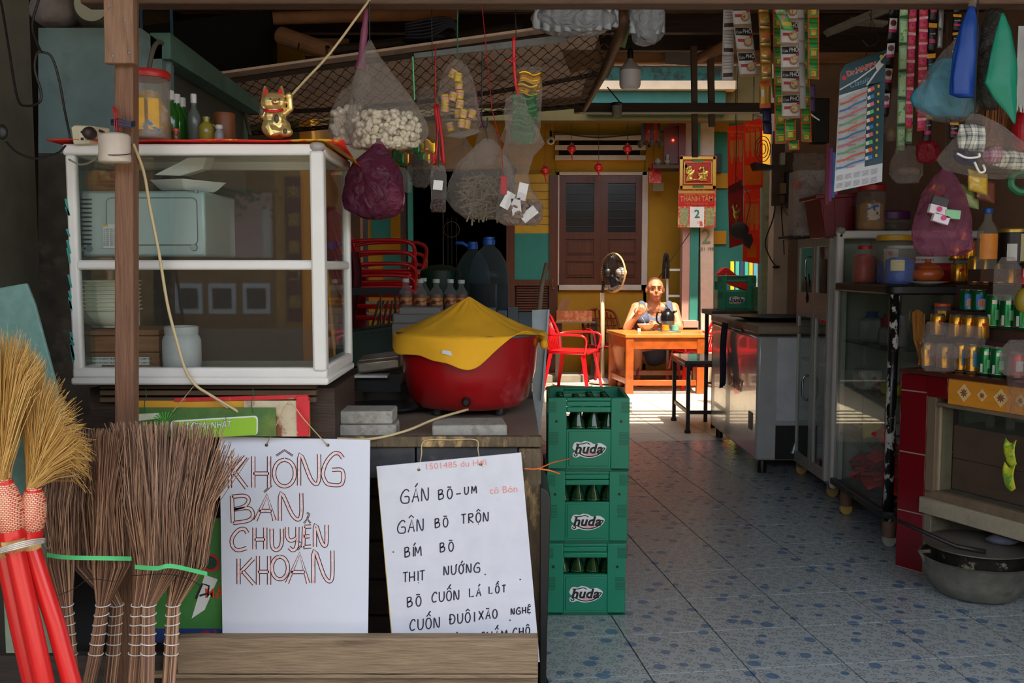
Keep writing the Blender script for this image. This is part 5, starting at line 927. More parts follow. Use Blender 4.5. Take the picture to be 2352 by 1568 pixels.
MB().pb(1182, 536, 1262, 642, 11.93, .03).B('teal_panel', TEAL, d1); MB().pb(1182, 400, 1262, 536, 11.94, .03).B('yellow_panel', M('yellow_tile', (190, 150, 20), .5), d1)
for i in range(6): MB().pb(1182, 420 + i * 19, 1262, 421 + i * 19, 11.935, .01).B('joint', M('brown_joint', (110, 80, 20), .8), d1)
for i in range(15): MB().pb(1186, 658 + i * 5.8, 1258, 662 + i * 5.8, 11.92, .03).B('louvre_slat', DW, d1, bev=.002)
MB().pb(1182, 656, 1262, 745, 11.96, .02).B('louvre_back', DARKW, d1); MB().lathe([(.011, 0), (.013, .012), (.008, .02), (0, .02)], W(1271, 662, 11.88), 12, RT(pi / 2, 3, 'X')).tube([W(1270, 640, 11.87), W(1267, 650, 11.84), W(1270, 662, 11.86)], .005, 6).B('door_handle', M('brass', (170, 140, 80), .35, .8), d1)
# dark doorway grille
gr = struct(MB().pb(1016, 440, 1020, 700, 12.4, .03).B('door_2', M('dim_metal', (60, 58, 54), .5, .4))); MB().tube([W(1037, 527, 12.38) + V((.1 * cos(a), 0, .1 * sin(a))) for a in [2 * pi * i / 24 for i in range(25)]], .006, 6, False).B('ring', M('dim_metal', (60, 58, 54)), gr)
for u in (1028, 1037, 1047): MB().pb(u, 500, u + 2, 690, 12.39, .01).B('bar', M('dim_metal', (60, 58, 54)), gr)
# camera, lanterns
sc_ = thing('security_camera', 'small white dome security camera on the yellow wall', 'camera', W(1265, 330, 11.8)); MB().ell(W(1265, 323, 11.82), (.05, .05, .05)).B('dome', WHITE, sc_, True); MB().ell(W(1266, 325, 11.775), (.024, .015, .024)).B('lens', BLACK, sc_, True); MB().tube([W(1265, 302, 11.95), W(1265, 315, 11.85)], .015, 8).B('bracket', BLACK, sc_)
tag(MB().tube(pc([(1270, 304, 11.9), (1300, 308, 11.92), (1370, 316, 11.92), (1440, 311, 11.92), (1478, 309, 11.92)]), .008, 5).B('wall_wire', DCORD), 'black wire running along the top louvre of the yellow wall', 'wire')
LR_ = M('lantern_red', (186, 20, 20), .35, var=.05, coat=.4)
def lantern(lab, u, v, Y, r, top, group='small red lanterns', parts=None):
    s = PX(Y); t = thing('small_lantern', lab, 'lantern', W(u, v, Y), 0, group); c_ = W(u, v, Y)
    MB().ell(c_, (r * s, r * s, r * .82 * s), 18, 10).B('globe', LR_, t, True)
    for dz in (.8, -.95): MB().lathe([(r * .42 * s, 0), (r * .42 * s, r * .28 * s), (0, r * .28 * s)], c_ + V((0, 0, dz * r * s - (0 if dz > 0 else r * .12 * s))), 12).B('collar', LR_, t, smooth=40)
    MB().tube([c_ + V((0, 0, -r * 1.1 * s)), c_ + V((r * .2 * s, 0, -r * 2.6 * s))], [.012, .006], 6).B('tassel', LR_, t); MB().tube([c_ + V((0, 0, r * s)), W(u, top, Y)], .0035, 4).B('thread', M('dark_red_thread', (90, 30, 30), .6), t)
for lab, u, v in (('little red lantern hanging lowest, beside the tall door frame', 1252, 391), ('little red lantern before the middle louvre on the camera side', 1313, 341), ('little red lantern hanging over the middle of the window head', 1375, 384), ('little red lantern before the louvre next to the wooden lantern', 1441, 341)): lantern(lab, u, v, 11.5, 10.5, 150)
lantern('little red lantern hanging with a red charm under the wooden lantern', 1501, 383, 11.45, 9, 330)
tag(MB().pb(1491, 392, 1519, 420, 11.5, .02).B('red_charm', M('red_gold_charm', (170, 24, 26), .5, c2=(190, 120, 60), c2t=(.56, .6), sc_=30)), 'square red festive charm hanging under the wooden lantern', 'charm')
wl = thing('wooden_lantern', 'dark wooden palace lantern with red panels and curled corners', 'lantern', W(1495, 325, 11.2)); s_ = PX(11.2); c_ = W(1495, 300, 11.2)
for k in range(6):
    a = pi / 6 + k * pi / 3; a2 = a + pi / 3; R1 = 19 * s_; p, q_ = c_ + V((R1 * cos(a), R1 * sin(a), 0)), c_ + V((R1 * cos(a2), R1 * sin(a2), 0)); up = V((0, 0, 23 * s_))
    MB().add([p - up, q_ - up, q_ + up, p + up], [(0, 1, 2, 3)]).B('red_panel', M('lantern_panel', (150, 22, 16), .5, tr=.2), wl, solid=.004)
    MB().tube([p - up * 1.15, p + up * 1.15], .022, 6).B('corner_post', DARKW, wl); o_ = V((cos(a), sin(a), 0))
    for sg_ in (1, -1): MB().tube(curve([p + up * sg_ * .9, p + o_ * 7 * s_ + up * sg_ * 1.05, p + o_ * 9 * s_ + up * sg_ * 1.3, p + o_ * 5 * s_ + up * sg_ * 1.55], 3), .02, 5).B('curled_bracket', DARKW, wl)
for sg_ in (1, -1): MB().lathe([(19 * s_, 0), (17 * s_, 4 * s_), (3 * s_, 7 * s_), (1 * s_, 14 * s_), (0, 14 * s_)], c_ + V((0, 0, sg_ * 23 * s_)), 6, RT(0 if sg_ > 0 else pi, 3, 'X')).B('cap', DARKW, wl)
text('Xuân', c_ + V((0, -17 * s_, -4 * s_)), 9 * s_, M('dim_gold', (150, 90, 30), .5), wl); 
tag(MB().pb(1500, 419, 1524, 438, 11.8, .06).B('socket_box', M('old_socket', (150, 140, 110), .6)), 'old socket box on the yellow wall under the red charm', 'socket')
al = thing('altar_cabinet', 'dark red wooden altar cabinet high in the wall corner', 'cabinet', W(1548, 378, 11.5)); AR = M('altar_wood', (92, 26, 18), .5, var=.15)
MB().pb(1526, 292, 1560, 376, 11.4, .03).B('side_panel', AR, al); MB().pb(1560, 284, 1574, 378, 11.35, .3).B('side_panel', AR, al); MB().pb(1530, 300, 1562, 374, 11.7, .02).B('inner_back', BLACK, al); MB().prism([W(1526, 292, 11.4), W(1574, 278, 11.35), W(1574, 284, 11.35), W(1526, 298, 11.4)], (0, .3, 0)).B('roof', AR, al)
MB().pb(1500, 378, 1578, 386, 11.3, .4).B('shelf', DARKW, al); MB().ell(W(1546, 322, 11.38), .014).B('red_light', M('tiny_red_lamp', (255, 60, 30), .4, em=4), al)
for u, lab in ((1511, 'small grey incense pot on the altar shelf'), (1533, 'tall grey vase on the altar shelf')): s_ = PX(11.35); tag(MB().lathe([(4 * s_, 0), (8 * s_, 5 * s_), (6 * s_, 10 * s_), (3.5 * s_, 12 * s_), (4.5 * s_, 22 * s_ if u > 1520 else 14 * s_), (0, 14 * s_)], W(u, 378, 11.35), 14).B('incense_pot', M('grey_glaze', (120, 116, 108), .3), smooth=40), lab, 'pot')
# fan
fn = thing('pedestal_fan', 'white pedestal fan with a dark wire cage turned aside', 'fan', W(1384, 850, 11.3)); c_ = W(1408, 626, 11.2); s_ = PX(11.2); Rz = RT(rd(-58), 3, 'Z')
MB().lathe([(.15, 0), (.16, .02), (.04, .05), (.02, .06), (0, .06)], W(1384, 878, 11.3), 24).B('base', WHITE, fn, smooth=40); MB().tube([W(1384, 870, 11.3), W(1384, 672, 11.3)], .024, 12).B('pole', M('beige_pole', (170, 150, 124), .5), fn, smooth=True); MB().tube([W(1384, 672, 11.3), W(1386, 645, 11.28)], .016, 8).B('upper_pole', BLACK, fn)
def fx(a, r, d): return c_ + Rz @ V((r * cos(a), d, r * sin(a)))
rg = 44 * s_
MB().tube([fx(2 * pi * i / 40, rg, 0) for i in range(41)], .012, 6, False).B('rim', M('cream_rim', (190, 160, 110), .5), fn, True)
b = MB()
for i in range(44):
    a = 2 * pi * i / 44
    for sd in (-1, 1): b.tube([fx(a, .05, sd * .07), fx(a, rg * .8, sd * .05), fx(a, rg, 0)], .0032, 3, False)
stuff(b.B('cage_wire', BLACK, fn))
for i in range(3):
    a = i * 2 * pi / 3; MB().add([fx(a, .03, -.02), fx(a + .5, rg * .8, -.03), fx(a + 1.3, rg * .78, .03), fx(a + 1.2, .04, .02)], [(0, 1, 2, 3)]).B('blade', M('dark_blade', (36, 36, 40), .35), fn, solid=.004)
MB().ell(fx(0, 0, -.07), (.05, .03, .05)).B('hub', BLACK, fn, True); MB().ell(fx(0, 0, .12), (.07, .1, .07)).B('motor', WHITE, fn, True)
# ladder and cable by the mauve post
ld = thing('ladder', 'aluminium ladder leaning in the corner by the mauve post', 'ladder', W(1535, 860, 11.5))
MB().prism([W(1530, 600, 11.6), W(1535, 600, 11.6), W(1536, 870, 11.4), W(1531, 870, 11.4)], (0, .05, 0)).B('rail', WHITE, ld)
for v in (617, 618 + 59, 737): MB().pb(1534, v, 1574, v + 5, 11.55, .04).B('rung', WHITE, ld)
MB().tube(pc([(1524, 640, 11.5), (1526, 600, 11.5), (1530, 583, 11.5), (1534, 600, 11.5), (1534, 640, 11.5)]), .02, 6).B('hanging_strap', BLACK, ld)
tag(MB().tube([W(1588, 530, 10.8), W(1512, 640, 11.4)], .006, 5).B('slant_cable', DCORD), 'black cable slanting from the calendar pillar to the ladder', 'cable')
# cartons and ledge at wall foot
cb = thing('carton', 'red and brown printed carton with an open flap by the wall', 'carton', W(1320, 735, 11.6)); CBM = M('carton_print', (168, 92, 50), .7, c2=(190, 130, 90), c2t=(.5, .56), sc_=14)
MB().pb(1278, 714, 1360, 738, 11.5, .3).B('body', CBM, cb, bev=.003); MB().prism([W(1280, 714, 11.5), W(1290, 686, 11.6), W(1310, 688, 11.7), W(1300, 714, 11.6)], (0, .01, 0)).B('flap', M('brown_cardboard', (136, 96, 62)), cb)
tag(MB().pb(1276, 738, 1372, 742, 11.45, .4).pb(1276, 742, 1290, 862, 11.5, .04).pb(1358, 742, 1372, 862, 11.5, .04).B('low_shelf', DARKW), 'low dark bench under the printed carton', 'bench')
struct(MB().pb(1570, 737, 1604, 752, 11.2, .3).B('trim_40', M('mauve_post', (176, 140, 128)))); struct(MB().pb(1572, 752, 1604, 850, 11.25, .2).B('trim_41', M('pebble_dado', (70, 64, 54), .8, var=.4, sc_=30)))
# ================================================================ table, stool, the man and his meal
OR = M('varnished_table_wood', (164, 78, 24), .35, var=.2, sc_=4, coat=.3, c2=(128, 60, 22), c2t=(.55, .72)); OT = M('yellow_table_top', (184, 120, 50), .35, var=.15, sc_=5, coat=.2)
Yf = 1.4 * FL / (906 - HZ); a, b_ = W(1437, 906, Yf), W(1618, 902, Yf); Yk = Yf + .8
zt_ = W(1437, 768, Yf).z; tb = thing('wooden_table', 'orange varnished square wooden table with low stretchers', 'table', ((a.x + b_.x) / 2, Yf + .4, 0))
xl_, xr_ = a.x, b_.x; sh_ = W(1395, 755, Yk).x - xl_; lw = .085
def tp(x, y, z): f = (y - Yf) / .8; return V((x + sh_ * f, y, z))
MB().prism([tp(xl_ - .01, Yf - .01, zt_ - .035), tp(xr_ + .01, Yf - .01, zt_ - .035), tp(xr_ + .22, Yk, zt_ - .035), tp(xl_ - .01, Yk, zt_ - .035)], (0, 0, .035)).B('table_top', OT, tb, bev=.004)
for x in (xl_, xr_ - lw):
    for y in (Yf, Yk - lw):
        xx = x + (.2 if x != xl_ and y != Yf else 0); p = tp(xx, y, 0); MB().bx(p.x, y, 0, p.x + lw, y + lw, zt_ - .035).B('leg', OR, tb, bev=.006)
MB().bx(xl_ + lw, Yf + .01, zt_ - .16, xr_ - lw, Yf + .05, zt_ - .036).B('apron', OR, tb, bev=.003); MB().prism([tp(xl_ + .01, Yf + lw, zt_ - .15), tp(xl_ + .01, Yk - lw, zt_ - .15), tp(xl_ + .01, Yk - lw, zt_ - .036), tp(xl_ + .01, Yf + lw, zt_ - .036)], (.04, 0, 0)).B('apron', OR, tb)
MB().bx(xl_ + lw, Yf + .02, .09, xr_ - lw, Yf + .06, .15).B('stretcher', OR, tb, bev=.003); MB().prism([tp(xl_ + .02, Yf + lw, .1), tp(xl_ + .02, Yk - lw, .1), tp(xl_ + .02, Yk - lw, .16), tp(xl_ + .02, Yf + lw, .16)], (.04, 0, 0)).B('stretcher', OR, tb)
MB().bx(xl_ - .05, Yk - .06, .12, xr_ + .1, Yk - .02, .18).B('stretcher', OR, tb, bev=.003)
# the man, sitting behind the table
Ym = Yk + .12; hx = W(1505, 0, Ym).x; hz = W(0, 660, Ym).z; sk_ = M('tanned_skin', (190, 128, 92), .55, var=.08, sc_=10)
man = thing('person', 'old balding man in a grey blue tank top eating at the table', 'person', (hx, Ym + .2, 0))
g = MB(); px_ = lambda u, v, dy=0: W(u, v, Ym + dy); H = V((hx, Ym, hz))
hd = px_(1505, 663); K = 1.24
g.ell(hd + V((0, .02, .02)) * K, [K * q for q in (.082, .095, .092)]); g.ell(hd + V((0, -.012, -.045)) * K, [K * q for q in (.064, .074, .07)]); g.ell(hd + V((0, -.04, -.088)) * K, [K * q for q in (.038, .04, .03)])
g.ell(hd + V((0, -.088, -.022)) * K, [K * q for q in (.013, .02, .016)]); g.ell(hd + V((0, -.082, -.002)) * K, [K * q for q in (.009, .014, .022)]); g.ell(hd + V((0, -.062, .03)) * K, [K * q for q in (.05, .022, .012)])
for s_ in (-1, 1): g.ell(hd + V((s_ * .04, -.055, -.035)) * K, [K * q for q in (.024, .024, .02)]); g.ell(hd + V((s_ * .082, .015, -.015)) * K, [K * q for q in (.012, .02, .03)]); 
g.ell(hd + V((0, -.078, -.062)) * K, [K * q for q in (.026, .014, .009)])
nk = px_(1502, 708, .03); sL, sR = px_(1462, 708, .06), px_(1546, 708, .06)
g.cap(hd + V((0, .03, -.07)), nk, .07, .08); g.cap(nk, px_(1503, 730, .08), .07, .11); g.cap(sL, sR, .075, .075)
g.cap(px_(1480, 735, .08), px_(1530, 735, .08), .11, .11); g.cap(px_(1503, 740, .08), px_(1503, 812, .22), .13, .14); g.cap(px_(1488, 815, .25), px_(1518, 815, .25), .12, .12)
eL = px_(1440, 755, -.12); wL = px_(1462, 726, -.2); g.cap(sL, eL, .07, .052); g.cap(eL, wL, .052, .034)
eR = px_(1560, 752, -.1); wR = px_(1517, 746, -.22); g.cap(sR, eR, .072, .054); g.cap(eR, wR, .054, .036)
hipL, hipR = px_(1478, 822, .25), px_(1528, 822, .25); kL, kR = px_(1420, 775, -.22), px_(1462, 778, -.2)
kL.z = .46; kR.z = .46; hipL.z = hipR.z = .5
aL, aR = V((W(1432, 0, Ym).x, kL.y + .08, .09)), V((W(1470, 0, Ym).x, kR.y + .1, .09))
g.cap(hipL, kL, .1, .075); g.cap(hipR, kR, .1, .075); g.cap(kL, aL, .073, .044); g.cap(kR, aR, .073, .044); g.cap(aL + V((0, .02, -.04)), aL + V((-.04, -.15, -.06)), .035, .028); g.cap(aR + V((0, .02, -.04)), aR + V((.03, -.15, -.06)), .035, .028)
remesh(g.B('body', sk_, man), .009, 3)
def fingers(b, wr, d, side, curl, sc=1):        # palm and five bent fingers from the wrist
    d = V(d).normalized(); sd = V(side).normalized(); n = d.cross(sd).normalized(); b.cap(wr, wr + d * .05 * sc, .024 * sc, .03 * sc); b.ell(wr + d * .055 * sc, (.036 * sc, .026 * sc, .03 * sc))
    for k, L_ in enumerate((.07, .078, .074, .058)):
        p = wr + d * .08 * sc + sd * (-.03 + .02 * k) * sc; q1 = p + (d * cos(curl) + n * sin(curl)) * L_ * .5 * sc; q2 = q1 + (d * cos(curl * 2.2) + n * sin(curl * 2.2)) * L_ * .45 * sc; b.cap(wr + d * .06 * sc + sd * (-.026 + .018 * k) * sc, p, .011 * sc, .0105 * sc, 8); b.cap(p, q1, .0105 * sc, .0095 * sc, 8); b.cap(q1, q2, .0095 * sc, .008 * sc, 8)
    p = wr + d * .03 * sc - sd * .028 * sc; q1 = p + (d * .5 - sd * .7 + n * .4) * .035 * sc; b.cap(wr + d * .01, p, .016 * sc, .013 * sc, 8); b.cap(p, q1, .013 * sc, .011 * sc, 8); b.cap(q1, q1 + (d * .7 + n * .5) * .03 * sc, .011 * sc, .009 * sc, 8)
b = MB(); fingers(b, wL, (.35, -.5, .45), (.7, .2, -.3), .7, 1.2); remesh(b.B('hand', sk_, man), .005, 2)
b = MB(); fingers(b, wR, (-.9, -.25, .05), (.1, .2, .9), -.45, 1.2); remesh(b.B('hand', sk_, man), .005, 2)
SHT = M('blue_grey_cotton', (84, 94, 118), .85, var=.06, bump=.2, bsc=40); g = MB()
g.cap(px_(1478, 742, .065), px_(1528, 742, .065), .122, .122); g.cap(px_(1503, 752, .08), px_(1503, 812, .22), .146, .158)
for s_, u in ((-1, 1474), (1, 1536)): g.cap(px_(u, 700, .03), px_(u + s_ * -2, 733, -.03), .05, .08); g.cap(px_(u, 699, .07), px_(u, 740, .14), .05, .085)
remesh(g.B('tank_top', SHT, man), .011, 5)
g = MB(); g.cap(hipL, hipL.lerp(kL, .7), .1, .08); g.cap(hipR, hipR.lerp(kR, .7), .1, .08); g.cap(hipL + V((0, .03, .04)), hipR + V((0, .03, .04)), .13, .13); remesh(g.B('shorts', M('dark_shorts', (40, 44, 50), .85), man), .012, 4)
for s_ in (-1, 1):
    MB().ell(hd + V((s_ * .03, -.079, .006)) * K, [K * q for q in (.011, .006, .0045)]).B('eye', M('dark_eye', (40, 28, 22), .3), man, True); MB().ell(hd + V((s_ * .031, -.079, .027)) * K, [K * q for q in (.02, .008, .004)]).B('eyebrow', M('grey_brow', (80, 66, 56), .8), man, True)
    MB().ell(hd + V((s_ * .076, .035, .012)) * K, [K * q for q in (.008, .045, .026)]).B('side_hair', M('grey_hair', (120, 110, 104), .9), man, True)
    f_ = (aL if s_ < 0 else aR) + V((-.02 if s_ < 0 else .015, -.06, -.085)); MB().ell(f_, (.05, .13, .014)).B('sandal', BLACK, man, True)
MB().ell(hd + V((0, -.09, -.062)) * K, [K * q for q in (.022, .005, .003)]).B('mouth', M('lip', (120, 60, 50), .6), man, True)
zt2 = zt_ + .002
def tpx(u, v): t_ = (CZ - zt2) / ((v - HZ) / FL); return V((W(u, v, t_).x, t_, zt2))
pB = px_(1484, 752, -.3); pB = V((pB.x, Ym - .3, zt2)); s_ = PX(pB.y)
tag(MB().lathe([(.04, 0), (.042, .012), (.08, .04), (.105, .075), (.101, .075), (.075, .042), (0, .016)], pB, 28).B('noodle_bowl', M('flowered_bowl', (226, 200, 180), .3, var=.05, c2=(190, 70, 60), c2t=(.6, .64), sc_=30), smooth=45), 'flower patterned porcelain bowl held by the old man', 'bowl')
tag(MB().tube([wL + V((.03, -.06, .02)), pB + V((.02, 0, .05))], .005, 6).B('spoon', M('steel', (150, 156, 158)), smooth=True), 'steel spoon in the old man\'s raised hand', 'spoon')
pT = V((W(1544, 0, Yk - .25).x, Yk - .25, zt2 + .012)); tr_ = tag(MB().bx(pT.x - .1, pT.y - .18, zt2, pT.x + .12, pT.y + .12, zt2 + .01).B('serving_tray', M('steel', (150, 156, 158)), bev=.003), 'small steel tray under the thermos and cups', 'tray')
th = thing('thermos', 'black and steel vacuum jug with a domed lid on the tray', 'jug', pT + V((0, .04, 0))); o = pT + V((0, .04, 0))
MB().lathe([(.075, 0), (.08, .005), (.08, .105), (.078, .11)], o, 28).B('steel_body', M('steel', (150, 156, 158)), th, smooth=45); MB().lathe([(.081, .105), (.082, .15), (.07, .19), (.045, .215), (.03, .225), (.028, .24), (0, .245)], o, 28).B('black_lid', M('glossy_black', (22, 22, 24), .2), th, smooth=45)
MB().tube(curve([o + V((-.07, -.01, .2)), o + V((-.12, -.01, .19)), o + V((-.125, -.01, .1)), o + V((-.08, -.01, .06))], 4), .011, 8).B('handle', M('glossy_black', (22, 22, 24)), th, True); MB().tube([o + V((.06, -.02, .2)), o + V((.1, -.03, .215))], [.018, .009], 8).B('spout', M('glossy_black', (22, 22, 24)), th, True)
for dx, mt, lab in ((-.055, M('orange_cup', (240, 150, 30), .4, tr=.2), 'orange plastic cup on the steel tray'), (.055, M('mint_cup', (120, 190, 170), .4, tr=.2), 'mint green plastic cup on the steel tray')): tag(MB().lathe([(.036, 0), (.042, .004), (.04, .06), (.036, .062), (.034, .01), (0, .008)], pT + V((dx + .01, -.11, 0)), 18).B('plastic_cup', mt, smooth=45), lab, 'cup')
q_ = tpx(1468, 762); tag(MB().box(q_ + V((0, 0, .02)), (.035, .03, .04)).B('white_box', WHITE, bev=.003), 'little white box standing on the table near the bowl', 'box')
# black stool beside the freezer
Ys = 1.4 * FL / (998 - HZ); p0 = W(1590, 998, Ys); zs_ = W(1590, 836, Ys).z; sl_ = thing('black_stool', 'black square tubed stool with a slate grey seat by the freezer', 'stool', (p0.x + .15, Ys + .2, 0))
A_, B_, C_, D_ = V((W(1590, 0, Ys).x, Ys, 0)), V((W(1590, 0, Ys).x + .42, Ys, 0)), V((W(1590, 0, Ys).x + .36, Ys + .65, 0)), V((W(1557, 0, Ys + .65).x, Ys + .65, 0))
MB().prism([p + V((0, 0, zs_)) for p in (A_ + V((-.02, -.02, 0)), B_, C_, D_ + V((-.02, 0, 0)))], (0, 0, .03)).B('seat', M('slate_seat', (60, 78, 80), .2, var=.1, coat=.4), sl_, bev=.004); MB().prism([p + V((0, 0, zs_ - .025)) for p in (A_ + V((-.02, -.02, 0)), B_, C_, D_ + V((-.02, 0, 0)))], (0, 0, .024)).B('seat_frame', M('red_speckled_rim', (60, 24, 22), .5, c2=(170, 40, 40), c2t=(.55, .6), sc_=30), sl_)
for p in (A_, B_, C_, D_): MB().bx(p.x, p.y, 0, p.x + .032, p.y + .032, zs_ - .02).B('leg', BLACK, sl_, bev=.003); MB().lathe([(.026, 0), (.026, .02), (.02, .03), (0, .03)], (p.x + .016, p.y + .016, 0), 12).B('rubber_foot', BLACK, sl_)
for p, r in ((A_, D_), (A_, B_)): MB().prism([p + V((.01, .01, .16)), r + V((.01, .01, .16)), r + V((.01, .01, .19)), p + V((.01, .01, .19))], (.02, .02, 0)).B('stretcher', BLACK, sl_)
# ================================================================ calendars and banners
RG = M('calendar_red', (190, 26, 30), .35, var=.06); GO = M('calendar_gold', (206, 172, 84), .3, .7, var=.12, sc_=40)
ca = thing('gold_calendar', 'red and gold framed relief calendar on the whitewashed pillar', 'calendar', W(1602, 436, 11.3))
MB().pb(1561, 357, 1645, 434, 11.3, .02).B('backing', RG, ca); 
for (u0, v0, u1, v1) in ((1562, 359, 1644, 366), (1562, 426, 1644, 434), (1562, 359, 1568, 434), (1638, 359, 1644, 434), (1571, 371, 1636, 373), (1571, 421, 1636, 423), (1571, 371, 1573, 423), (1634, 371, 1636, 423)): MB().pb(u0, v0, u1, v1, 11.28, .02).B('gold_bar', GO, ca, bev=.002)
for v in (368, 427): MB().pb(1591, v - 1, 1616, v + 3, 11.27, .01).B('green_plaque', M('plaque_green', (30, 110, 50), .4), ca)
r = random.Random(5); g = MB(); s_ = PX(11.28)
for cx_, cz_ in ((1585, 0), (1615, 1)):
    for k in range(26): a_, q_ = r.random() * 6.28, r.random() ** .6; g.ell(W(cx_ + 11 * q_ * cos(a_), 397 + 17 * q_ * sin(a_) * (1 if cz_ else .9), 11.283), (r.uniform(2, 4.5) * s_, .02, r.uniform(2, 4.5) * s_), 8, 5)
g.tube([W(1575, 414, 11.283), W(1600, 412, 11.28), W(1626, 414, 11.283)], 2.6 * s_, 6); remesh(g.B('gold_relief', GO, ca), .008, 1)
c2_ = thing('day_calendar', 'tear-off calendar showing a green 2 below the gold relief', 'calendar', W(1600, 522, 11.3))
MB().pb(1558, 434, 1643, 522, 11.305, .012).B('backing', M('calendar_card', (196, 70, 50), .45, c2=(200, 180, 120), c2t=(.52, .6), sc_=26), c2_); MB().pb(1559, 438, 1641, 444, 11.298, .006).B('gold_strip', GO, c2_); MB().pb(1559, 444, 1641, 472, 11.298, .006).B('red_strip', RG, c2_)
text('THÀNH TÂM', W(1600, 457, 11.295), 17 * s_, M('pale_gold', (210, 186, 110)), c2_, bold=.01, sx=.76); text('HIỆU VÀNG  TRANG SỨC', W(1600, 447, 11.295), 5 * s_, GO, c2_); text('ĐIỆN THOẠI 054 822 338', W(1600, 468, 11.295), 4.6 * s_, GO, c2_)
for u0 in (1562, 1621): MB().pb(u0, 478, u0 + 19, 518, 11.3, .005).B('foil_strip', M('foil_print', (130, 170, 160), .3, .5, c2=(210, 190, 90), c2t=(.45, .55), sc_=40), c2_)
MB().pb(1585, 475, 1617, 522, 11.29, .014).B('paper_pad', M('paper_white', (226, 224, 218), .7), c2_); text('2', W(1601, 492, 11.287), 26 * s_, M('number_green', (20, 130, 90), .5), c2_, bold=.02); text('15', W(1604, 511, 11.287), 8 * s_, M('number_red', (200, 50, 40), .5), c2_)
MB().prism([W(1607, 519, 11.287), W(1614, 519, 11.287), W(1613, 509, 11.287), W(1610, 506, 11.287), W(1608, 510, 11.287)], (0, .001, 0)).B('printed_figure', M('print_orange', (210, 100, 50), .5), c2_)
tag(MB().pb(1645, 353, 1657, 396, 11.5, .03).B('black_box', BLACK, bev=.003), 'small black box fixed beside the gold calendar', 'box')
BN = M('banner_red', (206, 44, 18), .5, var=.2, sc_=3, tr=.65, c2=(226, 130, 20), c2t=(.5, .75)); BT = M('banner_print', (240, 200, 90), .5, tr=.4, var=.1)
Yn = 7.35
def banner(lab, pts, Y, mat=BN): 
    t = thing('drinks_banner', lab, 'banner', W(pts[0][0], pts[2][1], Y)); MB().add([W(u, v, Y) for u, v in pts], [(0, 1, 2, 3)]).B('sheet', mat, t); p_ = (W(*pts[0], Y) + W(*pts[1], Y)) / 2; MB().tube([p_, V((p_.x, Y, 2.95))], .003, 5).B('hanging_cord', DCORD, t); return t
def canpic(t, u, v, h_, Y, s):                # printed drink can
    q = s * h_; MB().add([W(u - q * .08, v, Y - .003), W(u + q * .08, v, Y - .003), W(u + q * .08, v + q * .7, Y - .003), W(u + q * .05, v + q * .8, Y - .003), W(u + q * .04, v + q, Y - .003), W(u - q * .04, v + q, Y - .003), W(u - q * .05, v + q * .8, Y - .003), W(u - q * .08, v + q * .7, Y - .003)], [(0, 1, 2, 3, 4, 5, 6, 7)]).B('printed_can', BT, t)
BD = M('banner_dark', (150, 28, 16), .5, var=.15, tr=.45)
t = banner('red drinks banner with printed cans hanging nearest the green post', [(1708, 283), (1751, 268), (1752, 430), (1709, 440)], Yn)
for i in range(3): canpic(t, 1717 + i * 12, 305 - i * 1.5, 56, Yn, 1)
text('VỊ NGON', W(1730, 289, Yn - .004), 8 * PX(Yn), BT, t); text('Cực đã', W(1731, 298, Yn - .004), 8 * PX(Yn), BT, t); MB().add([W(1710, 380, Yn - .004), W(1749, 380, Yn - .004), W(1749, 424, Yn - .004), W(1710, 424, Yn - .004)], [(0, 1, 2, 3)]).B('yellow_box', M('banner_yellow', (246, 190, 40), .5, tr=.6), t)
t = banner('red drinks banner with printed cans hanging nearer the calendar', [(1671, 291), (1707, 284), (1708, 450), (1672, 458)], Yn - .06)
for i in range(3): canpic(t, 1681 + i * 10, 322 - i, 52, Yn - .06, 1)
text('TẬN HƯỞNG', W(1690, 303, Yn - .064), 6.5 * PX(Yn), BT, t); text('TẾT ĐẾN', W(1690, 312, Yn - .064), 7 * PX(Yn), BT, t)
t = banner('lower red banner with printed yellow cans under the one nearest the green post', [(1709, 442), (1746, 430), (1745, 606), (1706, 600)], Yn + .05)
for i in range(3): canpic(t, 1716 + i * 11, 468, 60, Yn + .05, 1)
text('VỊ NGON', W(1727, 459, Yn + .046), 8 * PX(Yn), BT, t); MB().add([W(1716, 560, Yn + .046), W(1737, 560, Yn + .046), W(1737, 590, Yn + .046), W(1716, 590, Yn + .046)], [(0, 1, 2, 3)]).B('yellow_box', M('banner_yellow', (246, 190, 40)), t)
t = banner('dark red calendar banner with a gold emblem in a burst', [(1672, 440), (1707, 425), (1708, 560), (1675, 570)], Yn - .1, BD)
g = MB()
for k in range(30): a_, q_ = r.random() * 6.28, r.random() ** .5; g.ell(W(1690 + 9 * q_ * cos(a_), 487 + 22 * q_ * sin(a_) , Yn - .105), (.012, .006, .012), 6, 4)
remesh(g.B('gold_emblem', GO, t), .006, 1); MB().prism([W(1673, 428, Yn - .105), W(1704, 412, Yn - .105), W(1705, 432, Yn - .105), W(1673, 448, Yn - .105)], (0, .002, 0)).B('title_strip', M('banner_dark', (150, 28, 16)), t)
cpx_ = thing('baseball_cap', 'grey baseball cap hanging in front of the red banners', 'cap', W(1705, 560, Yn - .25)); s_ = PX(Yn)
g = MB(); g.ell(W(1698, 530, Yn - .22), (22 * s_, .06, 20 * s_)); remesh(g.B('crown', M('grey_cap', (84, 72, 66), .85, var=.15), cpx_), .008, 2); MB().prism([W(1706, 540, Yn - .28), W(1726, 536, Yn - .26), W(1731, 552, Yn - .26), W(1722, 572, Yn - .28), W(1708, 562, Yn - .3)], (0, .012, 0)).B('brim', M('grey_cap', (84, 72, 66)), cpx_, bev=.004)
